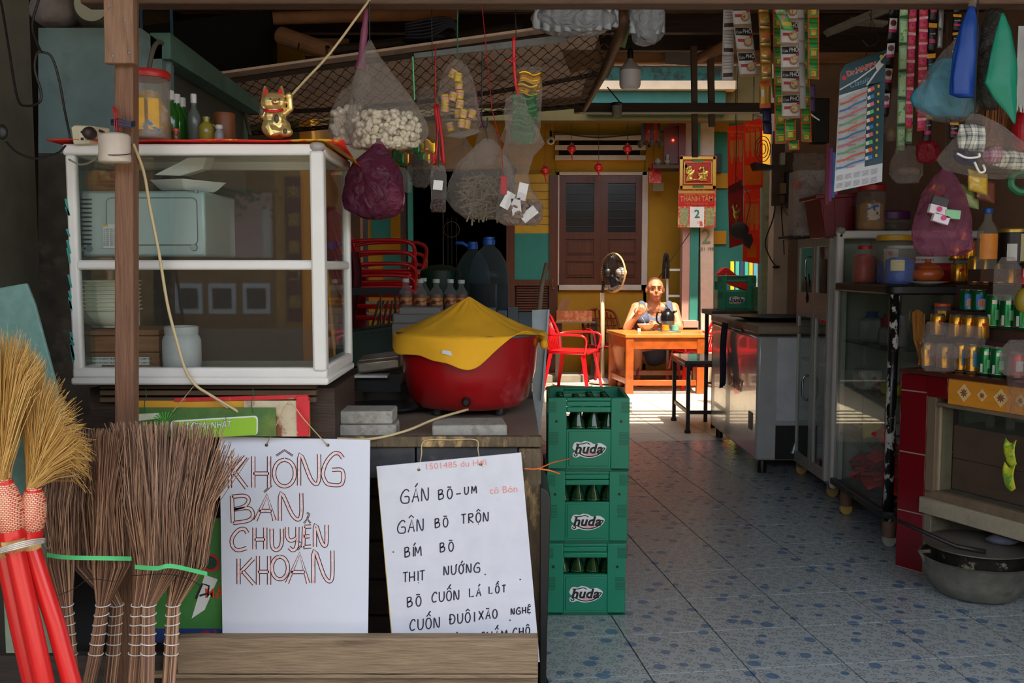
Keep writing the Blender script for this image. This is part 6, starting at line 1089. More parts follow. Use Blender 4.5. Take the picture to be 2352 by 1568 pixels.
MB().tube(pc([(1690, 405, Yn - .3), (1722, 455, Yn - .3), (1716, 500, Yn - .3), (1712, 530, Yn - .28)]), .003, 5).B('hanging_cord', DCORD, cpx_)
# green post, wires, slats behind, second crate with red box
struct(MB().prism([W(1750, 390, 7.6), W(1771, 390, 7.6), W(1767, 1000, 7.6), W(1748, 1000, 7.6)], (0, .12, 0)).B('trim_42', M('pale_green_post', (132, 150, 124), .75, var=.12, c2=(96, 92, 70), c2t=(.6, .7)), bev=.004))
for k, (u, c_) in enumerate(((1678, (206, 186, 40)), (1690, (60, 160, 146)), (1700, (30, 50, 90)), (1711, (60, 160, 146)), (1721, (180, 170, 40)), (1732, (70, 150, 190)), (1743, (60, 160, 146)))): tag(MB().prism([W(u, 600, 9.3), W(u + 8, 600, 9.3), W(u + 8 - 4 * (k % 3), 938, 9.3), W(u - 4 * (k % 3), 938, 9.3)], (0, .02, 0)).B('painted_slat', M('slat_%d' % k, c_, .6)), 'narrow painted slat behind the red boxed crate, ' + ('yellow beside the pillar', 'teal beside the yellow one', 'navy', 'teal beside the navy one', 'dull yellow', 'sky blue', 'teal beside the green post')[k], 'slat', 'coloured slats')
cr2 = crate_proto(.32, .3, .3, 'green beer crate standing behind the chest freezer', (W(1705, 0, 8.2).x, 8.2, W(0, 713, 8.2).z), rd(-6), None)
cb2 = thing('crate_table', 'dark stand under the green crate behind the freezer', 'stand', (W(1705, 0, 8.2).x, 8.3, 0)); zc = W(0, 713, 8.2).z; xc = W(1705, 0, 8.2).x; MB().bx(xc - .22, 8.15, zc - .04, xc + .22, 8.6, zc - .002).B('top', DARKW, cb2)
for dx in (-.2, .17): MB().bx(xc + dx, 8.2, 0, xc + dx + .03, 8.23, zc - .04).B('leg', DARKW, cb2); MB().bx(xc + dx, 8.52, 0, xc + dx + .03, 8.55, zc - .04).B('leg', DARKW, cb2)
rb2 = tag(MB().prism([W(1650, 628, 8.3), W(1664, 614, 8.3), W(1672, 615, 8.3), W(1722, 655, 8.3), W(1716, 668, 8.3), W(1655, 645, 8.3)], (0, .12, 0)).B('red_carton', M('red_carton', (220, 30, 24), .4), bev=.004), 'bright red carton sticking out of the green crate behind the freezer', 'carton'); text('beer', W(1672, 634, 8.297), .03, WHITE, rb2, RT(rd(35), 3, 'Y') @ RT(pi / 2, 3, 'X'))
bk = tag(MB().pb(1746, 660, 1760, 715, 7.9, .25).B('mesh_basket', M('pale_green_mesh', (80, 130, 70), .6, c2=(40, 60, 40), c2t=(.48, .52), sc_=60)), 'pale green plastic mesh basket beside the green post', 'basket')
tag(MB().tube(pc([(1774, 330, 7.1), (1774, 420, 7.15), (1780, 460, 7.15), (1776, 500, 7.15), (1758, 555, 7.15), (1768, 590, 7.15), (1782, 612, 7.15)]), .005, 6).ell(W(1783, 613, 7.15), (.03, .015, .012)).B('plug_lead', DCORD, smooth=True), 'black lead with a plug dangling before the green post', 'cable')
tag(MB().tube(pc([(1800, 400, 7.1), (1795, 480, 7.15), (1800, 560, 7.15), (1801, 585, 7.15)]), .004, 6).B('thin_lead', DCORD, smooth=True), 'thinner black lead hanging on the cream wall end', 'cable'); tag(MB().tube(pc([(1798, 465, 7.1), (1810, 495, 7.0), (1835, 508, 6.8), (1860, 512, 6.7)]), .005, 6).B('grey_lead', M('grey_cord', (150, 140, 120)), smooth=True), 'grey lead running from the fuse board to the cabinet top', 'cable')
fb = thing('fuse_board', 'old wooden fuse board with switches above the cream wall end', 'fuse board', W(1805, 470, 7.0)); MB().pb(1778, 300, 1800, 472, 7.05, .04).B('board', M('grey_brown_stake', (96, 76, 60)), fb); MB().pb(1802, 350, 1832, 478, 7.08, .04).B('board', M('grey_brown_stake', (96, 76, 60)), fb)
for (u0, v0, u1, v1, c_) in ((1792, 420, 1806, 445, (150, 120, 70)), (1794, 350, 1804, 378, (190, 180, 160)), (1806, 395, 1824, 460, (24, 22, 20)), (1792, 448, 1803, 466, (110, 90, 60))): MB().pb(u0, v0, u1, v1, 7.0, .06).B('switch', M('switch_%d' % c_[0], c_, .5), fb, bev=.003)
tag(MB().tube([W(1734, 264, 6.9), W(1760, 276, 6.8)], .012, 6).B('tube_lamp', WHITE), 'short white fluorescent tube end beside the cross beam', 'lamp'); tag(MB().tube([W(1853, 256, 5.8), W(1882, 276, 5.8)], .006, 6).B('metal_bar', M('steel', (150, 156, 158))), 'thin pale metal bar poking out behind the green sachets', 'rod')
sf_ = thing('small_shelf', 'small dark plastic shelf with a fan guard under the sachets', 'shelf', W(1752, 388, 6.9)); MB().prism([W(1734, 372, 6.9), W(1778, 380, 6.9), W(1780, 387, 6.9), W(1740, 388, 6.9)], (0, .15, 0)).B('plate', BLACK, sf_); b = MB()
for k in range(3): b.tube([W(1752, 342, 6.9) + V((.055 * cos(a) * (1 - .3 * k), 0, .09 * sin(a) * (1 - .3 * k))) for a in [2 * pi * i / 20 for i in range(21)]], .003, 4, False)
stuff(b.B('wire_ring', BLACK, sf_))
# ================================================================ hanging bags
CF = film('clear_film', (214, 206, 196), .09, .4, .16, 12, .9); CF2 = film('cloudy_film', (206, 198, 188), .15, .4, .2, 12, .9); PF = film('purple_film', (120, 56, 84), .5, .4, .22, 12, .9, (220, 170, 190)); PF2 = film('pale_purple_film', (176, 110, 136), .3, .4, .2, 12, .9, (230, 190, 205))
def bagshell(rows, Y, dr=.55, seed=0, wr=.14, n=36, gather=.35, flat=0):
    b = MB(); vs = []; R_ = []
    for i in range(len(rows) - 1):
        for k in range(4): f = k / 4; R_.append([rows[i][j] * (1 - f) + rows[i + 1][j] * f for j in range(3)])
    R_.append(list(rows[-1])); m_ = len(R_)
    for i, (v, ul, ur) in enumerate(R_):
        c_ = W((ul + ur) / 2, v, Y); w = (ur - ul) / 2 * PX(Y); t = i / (m_ - 1)
        for k in range(n):
            a = 2 * pi * k / n; q = 1 + wr * noise.noise(V((cos(a) * 2.2 + seed, sin(a) * 2.2, t * 4))) + wr * .8 * (1 - t) * gather / .35 * noise.noise(V((cos(a) * 6, sin(a) * 6, seed + t * .8))); vs.append(c_ + V((w * q * cos(a), w * q * dr * sin(a) * (1 - flat * t), 0)))
    b.add(vs, [(j * n + k, j * n + (k + 1) % n, (j + 1) * n + (k + 1) % n, (j + 1) * n + k) for j in range(m_ - 1) for k in range(n)] + [tuple(range(n)), tuple((m_ - 1) * n + k for k in range(n))]); return b
def inbag(rows, Y, r, lo=.35, shrink=.72, dr=.5):   # random point in the lower part of a bag outline
    t = lo + (.93 - lo) * r.random(); q = t * (len(rows) - 1); i = min(int(q), len(rows) - 2); f = q - i; v, ul, ur = [rows[i][j] * (1 - f) + rows[i + 1][j] * f for j in range(3)]
    a = 2 * pi * r.random(); s = sqrt(r.random()) * shrink; w = (ur - ul) / 2; return W((ul + ur) / 2 + w * s * cos(a), v, Y) + V((0, w * PX(Y) * dr * s * sin(a), 0))
def bag(name, lab, rows, Y, mat, seed=0, group=None, string=None, smat=DCORD, cat='bag', **k):
    t = thing(name, lab, cat, W((rows[0][1] + rows[0][2]) / 2, rows[-1][0], Y), 0, group); bagshell(rows, Y, seed=seed, **k).B('film', mat, t, True)
    if string: MB().tube([V((W(*string, Y).x, Y, 2.99)) if string[1] < 0 else W(*string, Y), W((rows[0][1] + rows[0][2]) / 2, rows[0][0] + 4, Y)], .0022, 5).B('string', smat, t)
    return t
def fill(t, name, mat, rows, Y, n, size, seed, kind='ball', lo=.4, shrink=.75, shape=(1, 1, 1), stuffed=True, dr=.5):
    r = random.Random(seed); b = MB()
    for i in range(n):
        p = inbag(rows, Y, r, lo, shrink, dr); R = RT(r.random() * 6, 3, (r.random(), r.random(), r.random() + .01)); s = size * r.uniform(.75, 1.25)
        if kind == 'ball': b.ell(p, (s * shape[0], s * shape[1], s * shape[2]), 8, 5, R)
        elif kind == 'box': b.box(p, (s * shape[0], s * shape[1], s * shape[2]), R)
        elif kind == 'stick': b.tube([p - R @ V((s * 2, 0, 0)), p + R @ V((0, s * .5, 0)), p + R @ V((s * 2, 0, 0))], s * .18, 4)
    o = b.B(name, mat, t, kind == 'ball'); return stuff(o) if stuffed else o
PUF = M('white_puffs', (226, 216, 190), .7, var=.06, bump=.3, bsc=80)
rB = [(92, 846, 852), (130, 832, 872), (180, 815, 910), (235, 803, 950), (280, 798, 974), (310, 800, 979), (332, 802, 972), (342, 812, 940)]
t = bag('snack_bag', 'big clear bag of white puffed snacks hanging under the ceiling', rB, 3.1, CF2, 1, string=(850, -20)); fill(t, 'puffs', PUF, rB, 3.1, 620, .0105, 2, lo=.5, shrink=.86, shape=(1, .75, .8)); 
rA = [(150, 834, 842), (185, 815, 852), (215, 782, 842), (260, 758, 832), (300, 755, 826), (320, 766, 818), (330, 780, 808)]
t = bag('snack_bag', 'smaller clear bag of white puffed snacks with a twisted pink handle', rA, 3.2, CF2, 3); fill(t, 'puffs', PUF, rA, 3.2, 200, .0115, 3, lo=.45, shrink=.85); MB().tube(curve([W(842, 20, 3.15), W(838, 60, 3.15), W(832, 120, 3.15), W(828, 160, 3.15)], 5), [.004, .006, .008, .009, .009, .01, .012, .012, .012, .012, .012, .013, .014, .016, .018, .02], 10).B('twisted_handle', M('pink_plastic', (150, 80, 110), .4, tr=.3), t, True)
rP = [(318, 866, 874), (340, 850, 888), (370, 812, 905), (410, 792, 922), (450, 785, 930), (480, 792, 927), (497, 815, 908), (504, 845, 880)]
t = bag('purple_bag', 'dark purple plastic bag with bundles inside hanging below the puffed snacks', rP, 3.05, PF, 5); MB().ell(W(848, 445, 3.07), (.085, .05, .075), 20, 12).B('dark_bundle', M('maroon_cloth', (92, 22, 30)), t, True); MB().ell(W(905, 455, 3.07), (.035, .04, .05), 16, 10).B('pale_bundle', M('dusty_pink', (170, 110, 120), .7, var=.2, sc_=20), t, True)
rY = [(134, 1048, 1054), (150, 1030, 1072), (185, 1010, 1088), (230, 1002, 1098), (275, 1004, 1102), (300, 1018, 1100), (310, 1028, 1088)]
t = bag('box_bag', 'clear bag of small yellow topped medicine pots hanging from a green string', rY, 3.25, CF, 7, string=(1052, -10), smat=M('green_string', (40, 90, 60)))
PK, YW = M('pale_pink_pot', (216, 160, 130), .5), M('yellow_label', (214, 180, 40), .5, var=.08, c2=(90, 80, 30), c2t=(.62, .66), sc_=60)
for k, (u, v, a) in enumerate(((1052, 178, .1), (1040, 170, .4), (1054, 196, 0), (1022, 228, -.1), (1040, 222, .3), (1056, 218, .1), (1022, 248, .05), (1056, 240, .15), (1052, 262, -.1), (1064, 262, .2), (1084, 262, .3), (1034, 292, -.25), (1060, 284, .1), (1072, 286, .2))):
    R = RT(a, 3, 'Y'); o = W(u, v, 3.24 + .015 * (k % 3)); MB().lathe([(.013, -.014), (.013, .014), (0, .014)], o, 14, R).B('medicine_pot', (PK if k % 2 == 0 and k > 0 else YW), t, smooth=40); MB().lathe([(.0135, -.004), (.0135, .008)], o, 14, R).B('pot_band', YW if k % 2 == 0 else PK, t, True)
MB().prism([W(1020, 312, 3.2), W(1088, 296, 3.2), W(1108, 302, 3.2), W(1060, 318, 3.2)], (0, .01, .003)).B('bag_flap', CF2, t)
rG = [(156, 1186, 1244), (180, 1188, 1245), (230, 1180, 1243), (280, 1165, 1240), (320, 1150, 1236), (330, 1160, 1228)]
t = bag('packet_bag', 'clear bag of shiny green and gold packets hung by a red ribbon', rG, 3.3, CF, 9); FO = [M('green_foil', (14, 120, 50), .2, .6, var=.3, sc_=30, c2=(170, 190, 60), c2t=(.6, .64)), M('gold_foil', (206, 160, 40), .2, .8, var=.2, sc_=30)]
for k in range(16): v = 178 + k * 9.2; c_ = W(1216 - k * 1.2 + rnd.uniform(-6, 6), v, 3.3 + rnd.uniform(-.015, .02)); b = MB(); b.grid(lambda s, q, c_=c_: c_ + V(((s - .5) * .078, .012 * sin(q * 5) + .006 * noise.noise(V((s * 9, q * 9, k))), (q - .5) * .032 + .006 * sin(s * 7))), 8, 5); b.B('foil_packet', FO[1] if k < 4 else FO[0], t, True, solid=.004)
MB().tube(pc([(1180, 85, 3.28), (1181, 150, 3.28), (1185, 195, 3.28), (1190, 218, 3.28)]), .006, 6).tube(pc([(1166, 137, 3.27), (1178, 140, 3.27), (1190, 130, 3.27)]), .003, 5).B('red_ribbon', M('red_ribbon', (200, 24, 30), .4), t, True)
rC = [(214, 1188, 1198), (222, 1165, 1205), (260, 1158, 1215), (300, 1165, 1238), (330, 1160, 1250), (360, 1150, 1225), (400, 1158, 1215), (430, 1150, 1222), (470, 1142, 1248), (505, 1140, 1246), (518, 1160, 1230)]
t = bag('card_bag', 'long clear bag of dried goods with white cards at the bottom', rC, 3.12, CF, 11, string=(1182, 190), smat=M('red_twine', (190, 30, 40))); fill(t, 'dried_goods', M('brown_dried', (120, 96, 80), .8, var=.3), rC, 3.12, 120, .012, 5, lo=.78, shrink=.8, shape=(1.4, .5, .9))
for (u, v, a) in ((1166, 460, .5), (1186, 475, -.1), (1215, 492, .9), (1200, 440, .2)): MB().box(W(u, v, 3.09), (.03, .002, .055), RT(a, 3, 'Y')).B('white_card', M('card_white', (214, 212, 208), .5), t)
rN = [(318, 1112, 1130), (340, 1085, 1150), (375, 1050, 1170), (420, 1028, 1182), (455, 1026, 1188), (485, 1045, 1186), (503, 1070, 1150)]
t = bag('noodle_bag', 'wide clear bag with coiled dark dried goods hanging in the middle of the row', rN, 3.2, CF2, 13, string=(1112, 280)); fill(t, 'dried_strands', M('dried_olive', (120, 108, 84), .7, var=.3), rN, 3.2, 200, .014, 6, 'stick', .45, .72)
rD = [(380, 994, 1022), (405, 988, 1026), (440, 990, 1026), (475, 988, 1024), (487, 992, 1022)]
t = bag('seed_bag', 'slim clear bag with dark seeds and a white slip', rD, 3.1, CF, 15, string=(1008, 300), flat=.3); fill(t, 'seeds', M('dark_seeds', (60, 44, 36), .7, var=.3), rD, 3.1, 160, .0055, 7, lo=.65, shrink=.8); MB().box(W(1006, 425, 3.085), (.03, .002, .03), RT(.1, 3, 'Y')).B('white_slip', M('card_white', (214, 212, 208)), t)
rE = [(225, 968, 976), (260, 968, 1000), (300, 960, 1010), (330, 975, 1000)]
t = bag('film_bag', 'empty looking grey film bag behind the yellow medicine pots', [(200, 970, 990), (240, 955, 1010), (300, 960, 1060), (350, 1000, 1090), (392, 1010, 1080)], 3.4, CF, 17)
t = bag('gold_snack_bag', 'clear bag with gold, red and green snack packets behind the puffed snacks', [(300, 940, 960), (318, 915, 985), (350, 900, 1000), (372, 910, 995), (382, 930, 975)], 3.35, CF, 19)
for k in range(14): c_ = W(915 + (k % 7) * 12, 335 + (k // 7) * 26, 3.34 + rnd.uniform(-.01, .02)); MB().grid(lambda s, q, c_=c_, k=k: c_ + V(((s - .5) * .04, .01 * noise.noise(V((s * 5, q * 5, k))), (q - .5) * .045 + .008 * sin(s * 6))), 5, 5).B('foil_packet', (FO[1], M('red_foil', (190, 24, 24), .25, .5, var=.2), FO[1], FO[0])[k % 4], t, True, solid=.003)
t = bag('tea_bag_pack', 'clear pack of dark dried leaves between the purple bag and the seed bag', [(366, 945, 990), (385, 936, 996), (410, 938, 992), (430, 955, 980)], 3.3, CF, 21); fill(t, 'dark_leaves', M('dark_seeds', (60, 44, 36)), [(366, 945, 990), (385, 936, 996), (410, 938, 992), (430, 955, 980)], 3.3, 120, .008, 8, 'stick', .1, .85)
bag('film_bag', 'small empty clear bag beside the purple bag', [(385, 905, 930), (405, 904, 944), (430, 915, 946), (442, 930, 944)], 3.25, CF, 23)
t = bag('film_bag', 'hazy clear bag hanging behind the long card bag', [(270, 1108, 1116), (300, 1100, 1140), (340, 1090, 1150), (380, 1088, 1130)], 3.4, CF2, 25); MB().tube(curve([W(1092, 205, 3.38), W(1094, 250, 3.38), W(1108, 290, 3.38)], 5), [.006] * 10 + [.012], 8).B('pink_handle', M('pink_plastic', (150, 80, 110)), t, True)
tag(stuff(MB().tube(pc([(1000, 240, 3.15), (1006, 300, 3.14), (1000, 370, 3.14)]), .004, 6).tube(pc([(1004, 240, 3.16), (1014, 310, 3.14), (1020, 378, 3.14)]), .006, 6).tube(pc([(998, 245, 3.15), (1008, 330, 3.15), (1012, 370, 3.14)]), .004, 6).tube([W(1000, 100, 3.15), W(1000, 240, 3.15)], .002, 5).B('red_raffia', M('red_raffia', (170, 20, 24), .5), smooth=True)), 'hank of red raffia strings above the seed bag', 'raffia')
tag(MB().pb(1150, 404, 1164, 446, 3.0, .012).tube([W(1157, 404, 3.0), W(1150, 330, 3.05), W(1130, 250, 3.1), W(1105, -10, 3.2)], .0018, 5).B('red_tag', M('red_tag', (150, 24, 28), .5), bev=.002), 'small red tag on a long green string before the hanging bags', 'tag')
tag(MB().tube([W(1108, 120, 3.2), W(1106, 270, 3.2)] + pc([(1106, 270, 3.2), (1110, 290, 3.2), (1118, 292, 3.2), (1120, 270, 3.2)]), .0022, 5).B('wire_hook', DCORD), 'black wire hook hanging beside the yellow pot bag', 'hook')
for u, v1, lab, mt in ((948, 230, 'short bright green ribbon tied to the mesh shelf', M('green_tape', (76, 184, 112))), (990, 160, 'dark string hanging from the ceiling before the mesh, nearest the red raffia', DCORD), (1182, 90, 'dark string above the red ribbon', DCORD)): tag(MB().tube([W(u, 130 if u == 948 else -10, 3.3), W(u + 4, v1, 3.3)], .003 if u == 948 else .0016, 5).B('string', mt), lab, 'string')
# ================================================================ right side: sachet strips
def sach(name, lab, cols, Y, slot, mats, group, brand=None, curve_=0, deco=None):
    (u0, v0), (u1, v1), w = cols; n = max(1, round((v1 - v0) / slot)); t = thing(name, lab, 'sachet strip', W(u1, v1, Y), 0, group)
    p_ = W(u0, v0 + 2, Y); MB().tube([p_, V((p_.x, Y, 2.99))], .0012, 4).B('thread', DCORD, t)
    for k in range(n):
        f0, f1 = k / n, (k + 1) / n; ua, ub = u0 + (u1 - u0) * f0, u0 + (u1 - u0) * f1; va, vb = v0 + (v1 - v0) * f0, v0 + (v1 - v0) * f1; b = MB(); y = Y + .01 * sin(k * 1.7) * (curve_ or .4); sk2 = (k % 2 - .5) * 3
        def g(s, q, ua=ua, ub=ub, va=va, vb=vb, y=y): return W(ua + (ub - ua) * q + (s - .5) * w, va + (vb - va) * q + (s - .5) * sk2, y - .006 * sin(pi * s) * sin(pi * q))
        b.grid(g, 5, 6); b.B('sachet', mats[k % len(mats)], t, True, solid=.002)
        if deco: deco(t, g, k, PX(y), w, vb - va)
    return t
CW = M('coffee_white', (204, 200, 198), .4, var=.05, sc_=20); CK = M('coffee_black', (26, 22, 24), .4); CBN = M('coffee_brown', (150, 112, 80), .5, var=.2, sc_=60); CRD = M('coffee_red', (170, 40, 50), .5)
def quad(t, g, s0, q0, s1, q1, m_, off=.0035, nm='print'):
    b = MB(); b.grid(lambda s, q: g(s0 + (s1 - s0) * s, q0 + (q1 - q0) * q) + V((0, -off, 0)), 3, 2); return b.B(nm, m_, t)
def coffee(t, g, k, px, w, h_):
    quad(t, g, .04, .06, .96, .36, CK); quad(t, g, 0, .9, 1, 1, CBN); p = g(.5, .22) + V((0, -.006, 0)); text('PHỐ', g(.69, .21) + V((0, -.0075, 0)), w * .3 * px, WHITE, t, bold=.01, sx=.85); text('Café', g(.22, .25) + V((0, -.0075, 0)), w * .17 * px, WHITE, t); quad(t, g, .12, .5, .5, .62, CRD, nm='red_print')
    MB().lathe([(0, 0), (w * .24 * px, 0), (w * .24 * px, .001), (0, .001)], g(.68, .63) + V((0, -.005, 0)), 18, RT(pi / 2, 3, 'X')).B('printed_cup', CBN, t); MB().lathe([(0, 0), (w * .18 * px, 0), (w * .18 * px, .001), (0, .001)], g(.68, .6) + V((0, -.0068, 0)), 16, RT(pi / 2, 3, 'X')).B('printed_foam', M('coffee_cream', (206, 176, 130), .5, c2=(120, 80, 50), c2t=(.56, .6), sc_=90), t)
    quad(t, g, .8, .34, .97, .44, CRD, .0045, 'red_print')
sach('coffee_strip', 'strip of white and black coffee sachets hanging nearest the light bulb, front side showing', ((1699, 4), (1720, 176), 41), 4.4, 57, [CW], 'coffee sachet strips', deco=coffee)
sach('coffee_strip', 'longer strip of white and black coffee sachets before the green sachets', ((1812, -8), (1817, 272), 42), 4.1, 56, [CW], 'coffee sachet strips', deco=coffee)
sach('coffee_strip', 'strip of coffee sachets half hidden behind the long coffee strip', ((1832, -10), (1836, 250), 30), 4.25, 56, [CW], 'coffee sachet strips')
def backs(t, g, k, px, w, h_):
    quad(t, g, .1, .72, .9, .88, M('dark_plum', (60, 30, 40), .5))
    for r_ in range(4): quad(t, g, .12, .15 + r_ * .12, .85, .19 + r_ * .12, M('grey_print', (150, 150, 154), .5), nm='print_line')
sach('coffee_strip', 'strip of grey white sachet backs hanging nearest the light bulb', ((1675, 12), (1671, 184), 27), 4.5, 57, [CW], 'coffee sachet strips', deco=backs)
GS = M('gold_sachet', (190, 150, 70), .3, .5, var=.1, sc_=10); OS = M('orange_sachet', (200, 90, 30), .4, var=.1)
def gold(t, g, k, px, w, h_): quad(t, g, .1, .72, .9, .8, M('navy_print', (40, 40, 80), .5)); quad(t, g, .2, .25, .9, .5, M('gold_red_print', (204, 80, 40), .5, c2=(150, 150, 70), c2t=(.5, .55), sc_=60)); text('Rejoice', g(.5, .64) + V((0, -.0055, 0)), w * .26 * px, M('green_black', (40, 60, 40), .5), t)
sach('shampoo_strip', 'strip of golden shampoo sachets beside the coffee sachets', ((1753, -10), (1761, 184), 26), 4.2, 43, [GS], 'shampoo sachet strips', deco=gold); sach('shampoo_strip', 'short golden red sachet at the foot of the golden strip', ((1757, 186), (1757, 248), 25), 4.25, 62, [GS], 'shampoo sachet strips', deco=lambda t, g, k, px, w, h_: (quad(t, g, 0, 0, 1, .2, OS), quad(t, g, 0, .84, 1, 1, OS), quad(t, g, .15, .32, .4, .58, WHITE)))
GNS = M('green_sachet', (60, 160, 60), .35, var=.08, sc_=12); OG = M('orange_edge', (206, 84, 30), .4)
def green(t, g, k, px, w, h_):
    for a in ((0, 0, .12, 1), (.88, 0, 1, 1), (0, .92, 1, 1)): quad(t, g, *a, OG, .003, 'orange_edge')
    text('Rejoice', g(.5, .25) + V((0, -.0055, 0)), w * .27 * px, M('green_dark', (14, 70, 40), .5), t); quad(t, g, .3, .6, .75, .85, M('flame_print', (224, 190, 50), .5, c2=(210, 90, 30), c2t=(.5, .6), sc_=90)); quad(t, g, .1, .5, .9, .54, M('yellow_label', (214, 180, 40)), .0036)
for k_, (a, b_, w, Y) in enumerate((((1788, 20), (1793, 330), 27, 4.3), ((1843, -10), (1852, 326), 24, 4.32), ((1868, -6), (1868, 182), 26, 4.2), ((1815, 276), (1815, 322), 25, 4.16), ((1822, 322), (1824, 344), 24, 4.2), ((1779, 180), (1783, 224), 16, 4.35))): sach('shampoo_strip', ('tall strip of green sachets between the golden strip and the coffee', 'tall strip of green sachets on the far side of the coffee strip', 'separate shorter strip of green sachets nearest the toothbrush card', 'green sachet pair peeping out under the coffee strip', 'lowest single green and yellow sachet', 'narrow orange edged sachet behind the golden strip')[k_], (a, b_, w), Y, 44, [GNS], 'shampoo sachet strips', deco=green)
sach('shampoo_strip', 'slanting green and pink sachet strip crossing the coffee strip', ((1780, -6), (1812, 70), 26), 4.02, 38, [M('pink_green_sachet', (90, 170, 90), .35, c2=(214, 130, 150), c2t=(.5, .55), sc_=16)], 'shampoo sachet strips', deco=lambda t, g, k, px, w, h_: quad(t, g, .1, .5, .95, .72, M('yellow_label', (214, 180, 40))))
for k_, (a, b_) in enumerate((((1761, 250), (1763, 308)), ((1862, 195), (1862, 255)))): sach('purple_strip', ('dark blue purple sachets below the golden strip', 'grey violet sachet behind the green strips')[k_], (a, b_, 20), 4.5, 30, [M('violet_sachet_%d' % k_, ((40, 40, 90), (96, 80, 130))[k_], .4)], None)
def lifeb(t, g, k, px, w, h_): quad(t, g, .08, .08, .92, .55, WHITE); MB().lathe([(0, 0), (w * .32 * px, 0), (w * .32 * px, .001), (0, .001)], g(.5, .28) + V((0, -.006, 0)), 16, RT(pi / 2, 3, 'X')).B('round_emblem', M('plum_disc', (96, 20, 50), .4), t); quad(t, g, .08, .52, .92, .64, M('magenta_print', (200, 40, 110), .4), .0042)
BKS = M('black_sachet', (22, 20, 24), .35); sach('black_strip', 'strip of black and white sachets with round plum emblems beside the toothbrush card', ((2058, -20), (2030, 268), 21), 3.9, 63, [BKS], 'black sachet strips', deco=lifeb)
def veg(t, g, k, px, w, h_): quad(t, g, .15, .12, .9, .85, M('pale_green_print2', (170, 206, 160), .5, c2=(70, 140, 60), c2t=(.56, .6), sc_=50)); quad(t, g, 0, .9, 1, 1, M('green_dark', (14, 70, 40)))
sach('green_white_strip', 'long strip of white and green herbal sachets', ((2077, -20), (2068, 352), 19), 3.85, 62, [M('white_green_sachet', (150, 190, 140), .4)], None, deco=veg)
sach('green_white_strip', 'short end of white and green herbal sachets behind the pink ones', ((2090, 240), (2086, 330), 16), 3.95, 45, [M('white_green_sachet', (150, 190, 140))], None, deco=veg)
def pink(t, g, k, px, w, h_): quad(t, g, 0, 0, 1, .22, M('pale_pink_print', (226, 170, 180), .5)); quad(t, g, 0, .8, 1, 1, M('deep_red_print', (170, 16, 24), .4)); MB().ell(g(.55, .5) + V((0, -.004, 0)), (.0025, .001, .0025), 8, 4).B('printed_heart', BKS, t)
for k_, (a, b_, w) in enumerate((((2098, -20), (2085, 295), 18), ((2122, -20), (2116, 300), 20))): sach('pink_strip', ('strip of pink and red sachets nearer the toothbrush card', 'strip of pink and red sachets nearer the blue bags')[k_], (a, b_, w), 3.88, 30 if k_ else 31, [M('pink_sachet', (206, 60, 100), .4, var=.15, sc_=20)], 'pink sachet strips', deco=pink)
def sun_(t, g, k, px, w, h_): quad(t, g, 0, .05, 1, .2, M('yellow_orange_print', (230, 160, 30), .4)); text('sunsilk', g(.5, .4) + V((0, -.0055, 0)), w * .26 * px, WHITE, t); quad(t, g, .12, .58, .88, .7, M('magenta_print', (200, 40, 110)))
sach('black_strip', 'strip of black sachets with orange bands behind the light blue bag', ((2146, -20), (2128, 330), 19), 3.95, 64, [BKS], 'black sachet strips', deco=sun_); sach('black_strip', 'second strip of black sachets with orange bands, mostly behind the blue bag', ((2200, -10), (2190, 320), 20), 4.0, 42, [BKS], 'black sachet strips', deco=sun_); sach('silver_strip', 'strip of grey sachet backs beside the black sachets', ((2164, -20), (2158, 110), 12), 3.97, 45, [M('silver_back', (150, 154, 156), .35, .5)], None)
# toothbrush card
tc = thing('toothbrush_card', 'hanging teal and white card of ten coloured toothbrushes', 'display card', W(1970, 440, 3.7)); Yt = 3.7; TC = M('card_teal', (14, 66, 78), .4, var=.25, sc_=6, st=(3, 1, .3)); CWH = M('card_white2', (200, 204, 206), .45)
def TP(s, q, y=0): return W((1931 + s * 104 - q * 15 + q * s * 0 + s * q * 6), 158 - 44 * s + q * 277 + s * q * 26 + 8 * q * 0, Yt - y)
MB().prism([TP(0, .03), TP(.1, -.02), TP(1, 0), TP(1, 1), TP(0, 1.02)], (0, .004, 0)).B('card', CWH, tc)
MB().prism([TP(0, .03, .001), TP(.1, -.02, .001), TP(1, 0, .001), TP(1, .24, .001), TP(.0, .22, .001)], (0, .001, 0)).B('header_print', TC, tc); MB().prism([TP(.62, .22, .001), TP(1, .24, .001), TP(1, .86, .001), TP(.62, .86, .001)], (0, .001, 0)).B('side_print', TC, tc)
Rt = RT(rd(-19), 3, 'Y') @ RT(pi / 2, 3, 'X'); Rt2 = RT(rd(-10), 3, 'Y') @ RT(pi / 2, 3, 'X'); px = PX(Yt)
text('Dr.HAPPY', TP(.47, .075, .003), 16 * px, WHITE, tc, Rt, bold=.05); text('Dr.HAPPY', TP(.47, .075, .0042), 16 * px, M('number_red', (200, 50, 40)), tc, Rt, bold=.012); text('Classic', TP(.42, .175, .003), 17 * px, M('pale_blue_ink', (120, 160, 180), .4), tc, Rt, shear=.4)
b = MB(); ribbon(b, [TP(.0, .175, .0025), TP(.4, .145, .0025), TP(.75, .1, .0025), TP(1, .03, .0025)], 3 * px); ribbon(b, [TP(.6, .22, .0025), TP(.78, .15, .0025), TP(.95, .1, .0025)], 4 * px); b.B('white_sweep', CWH, tc)
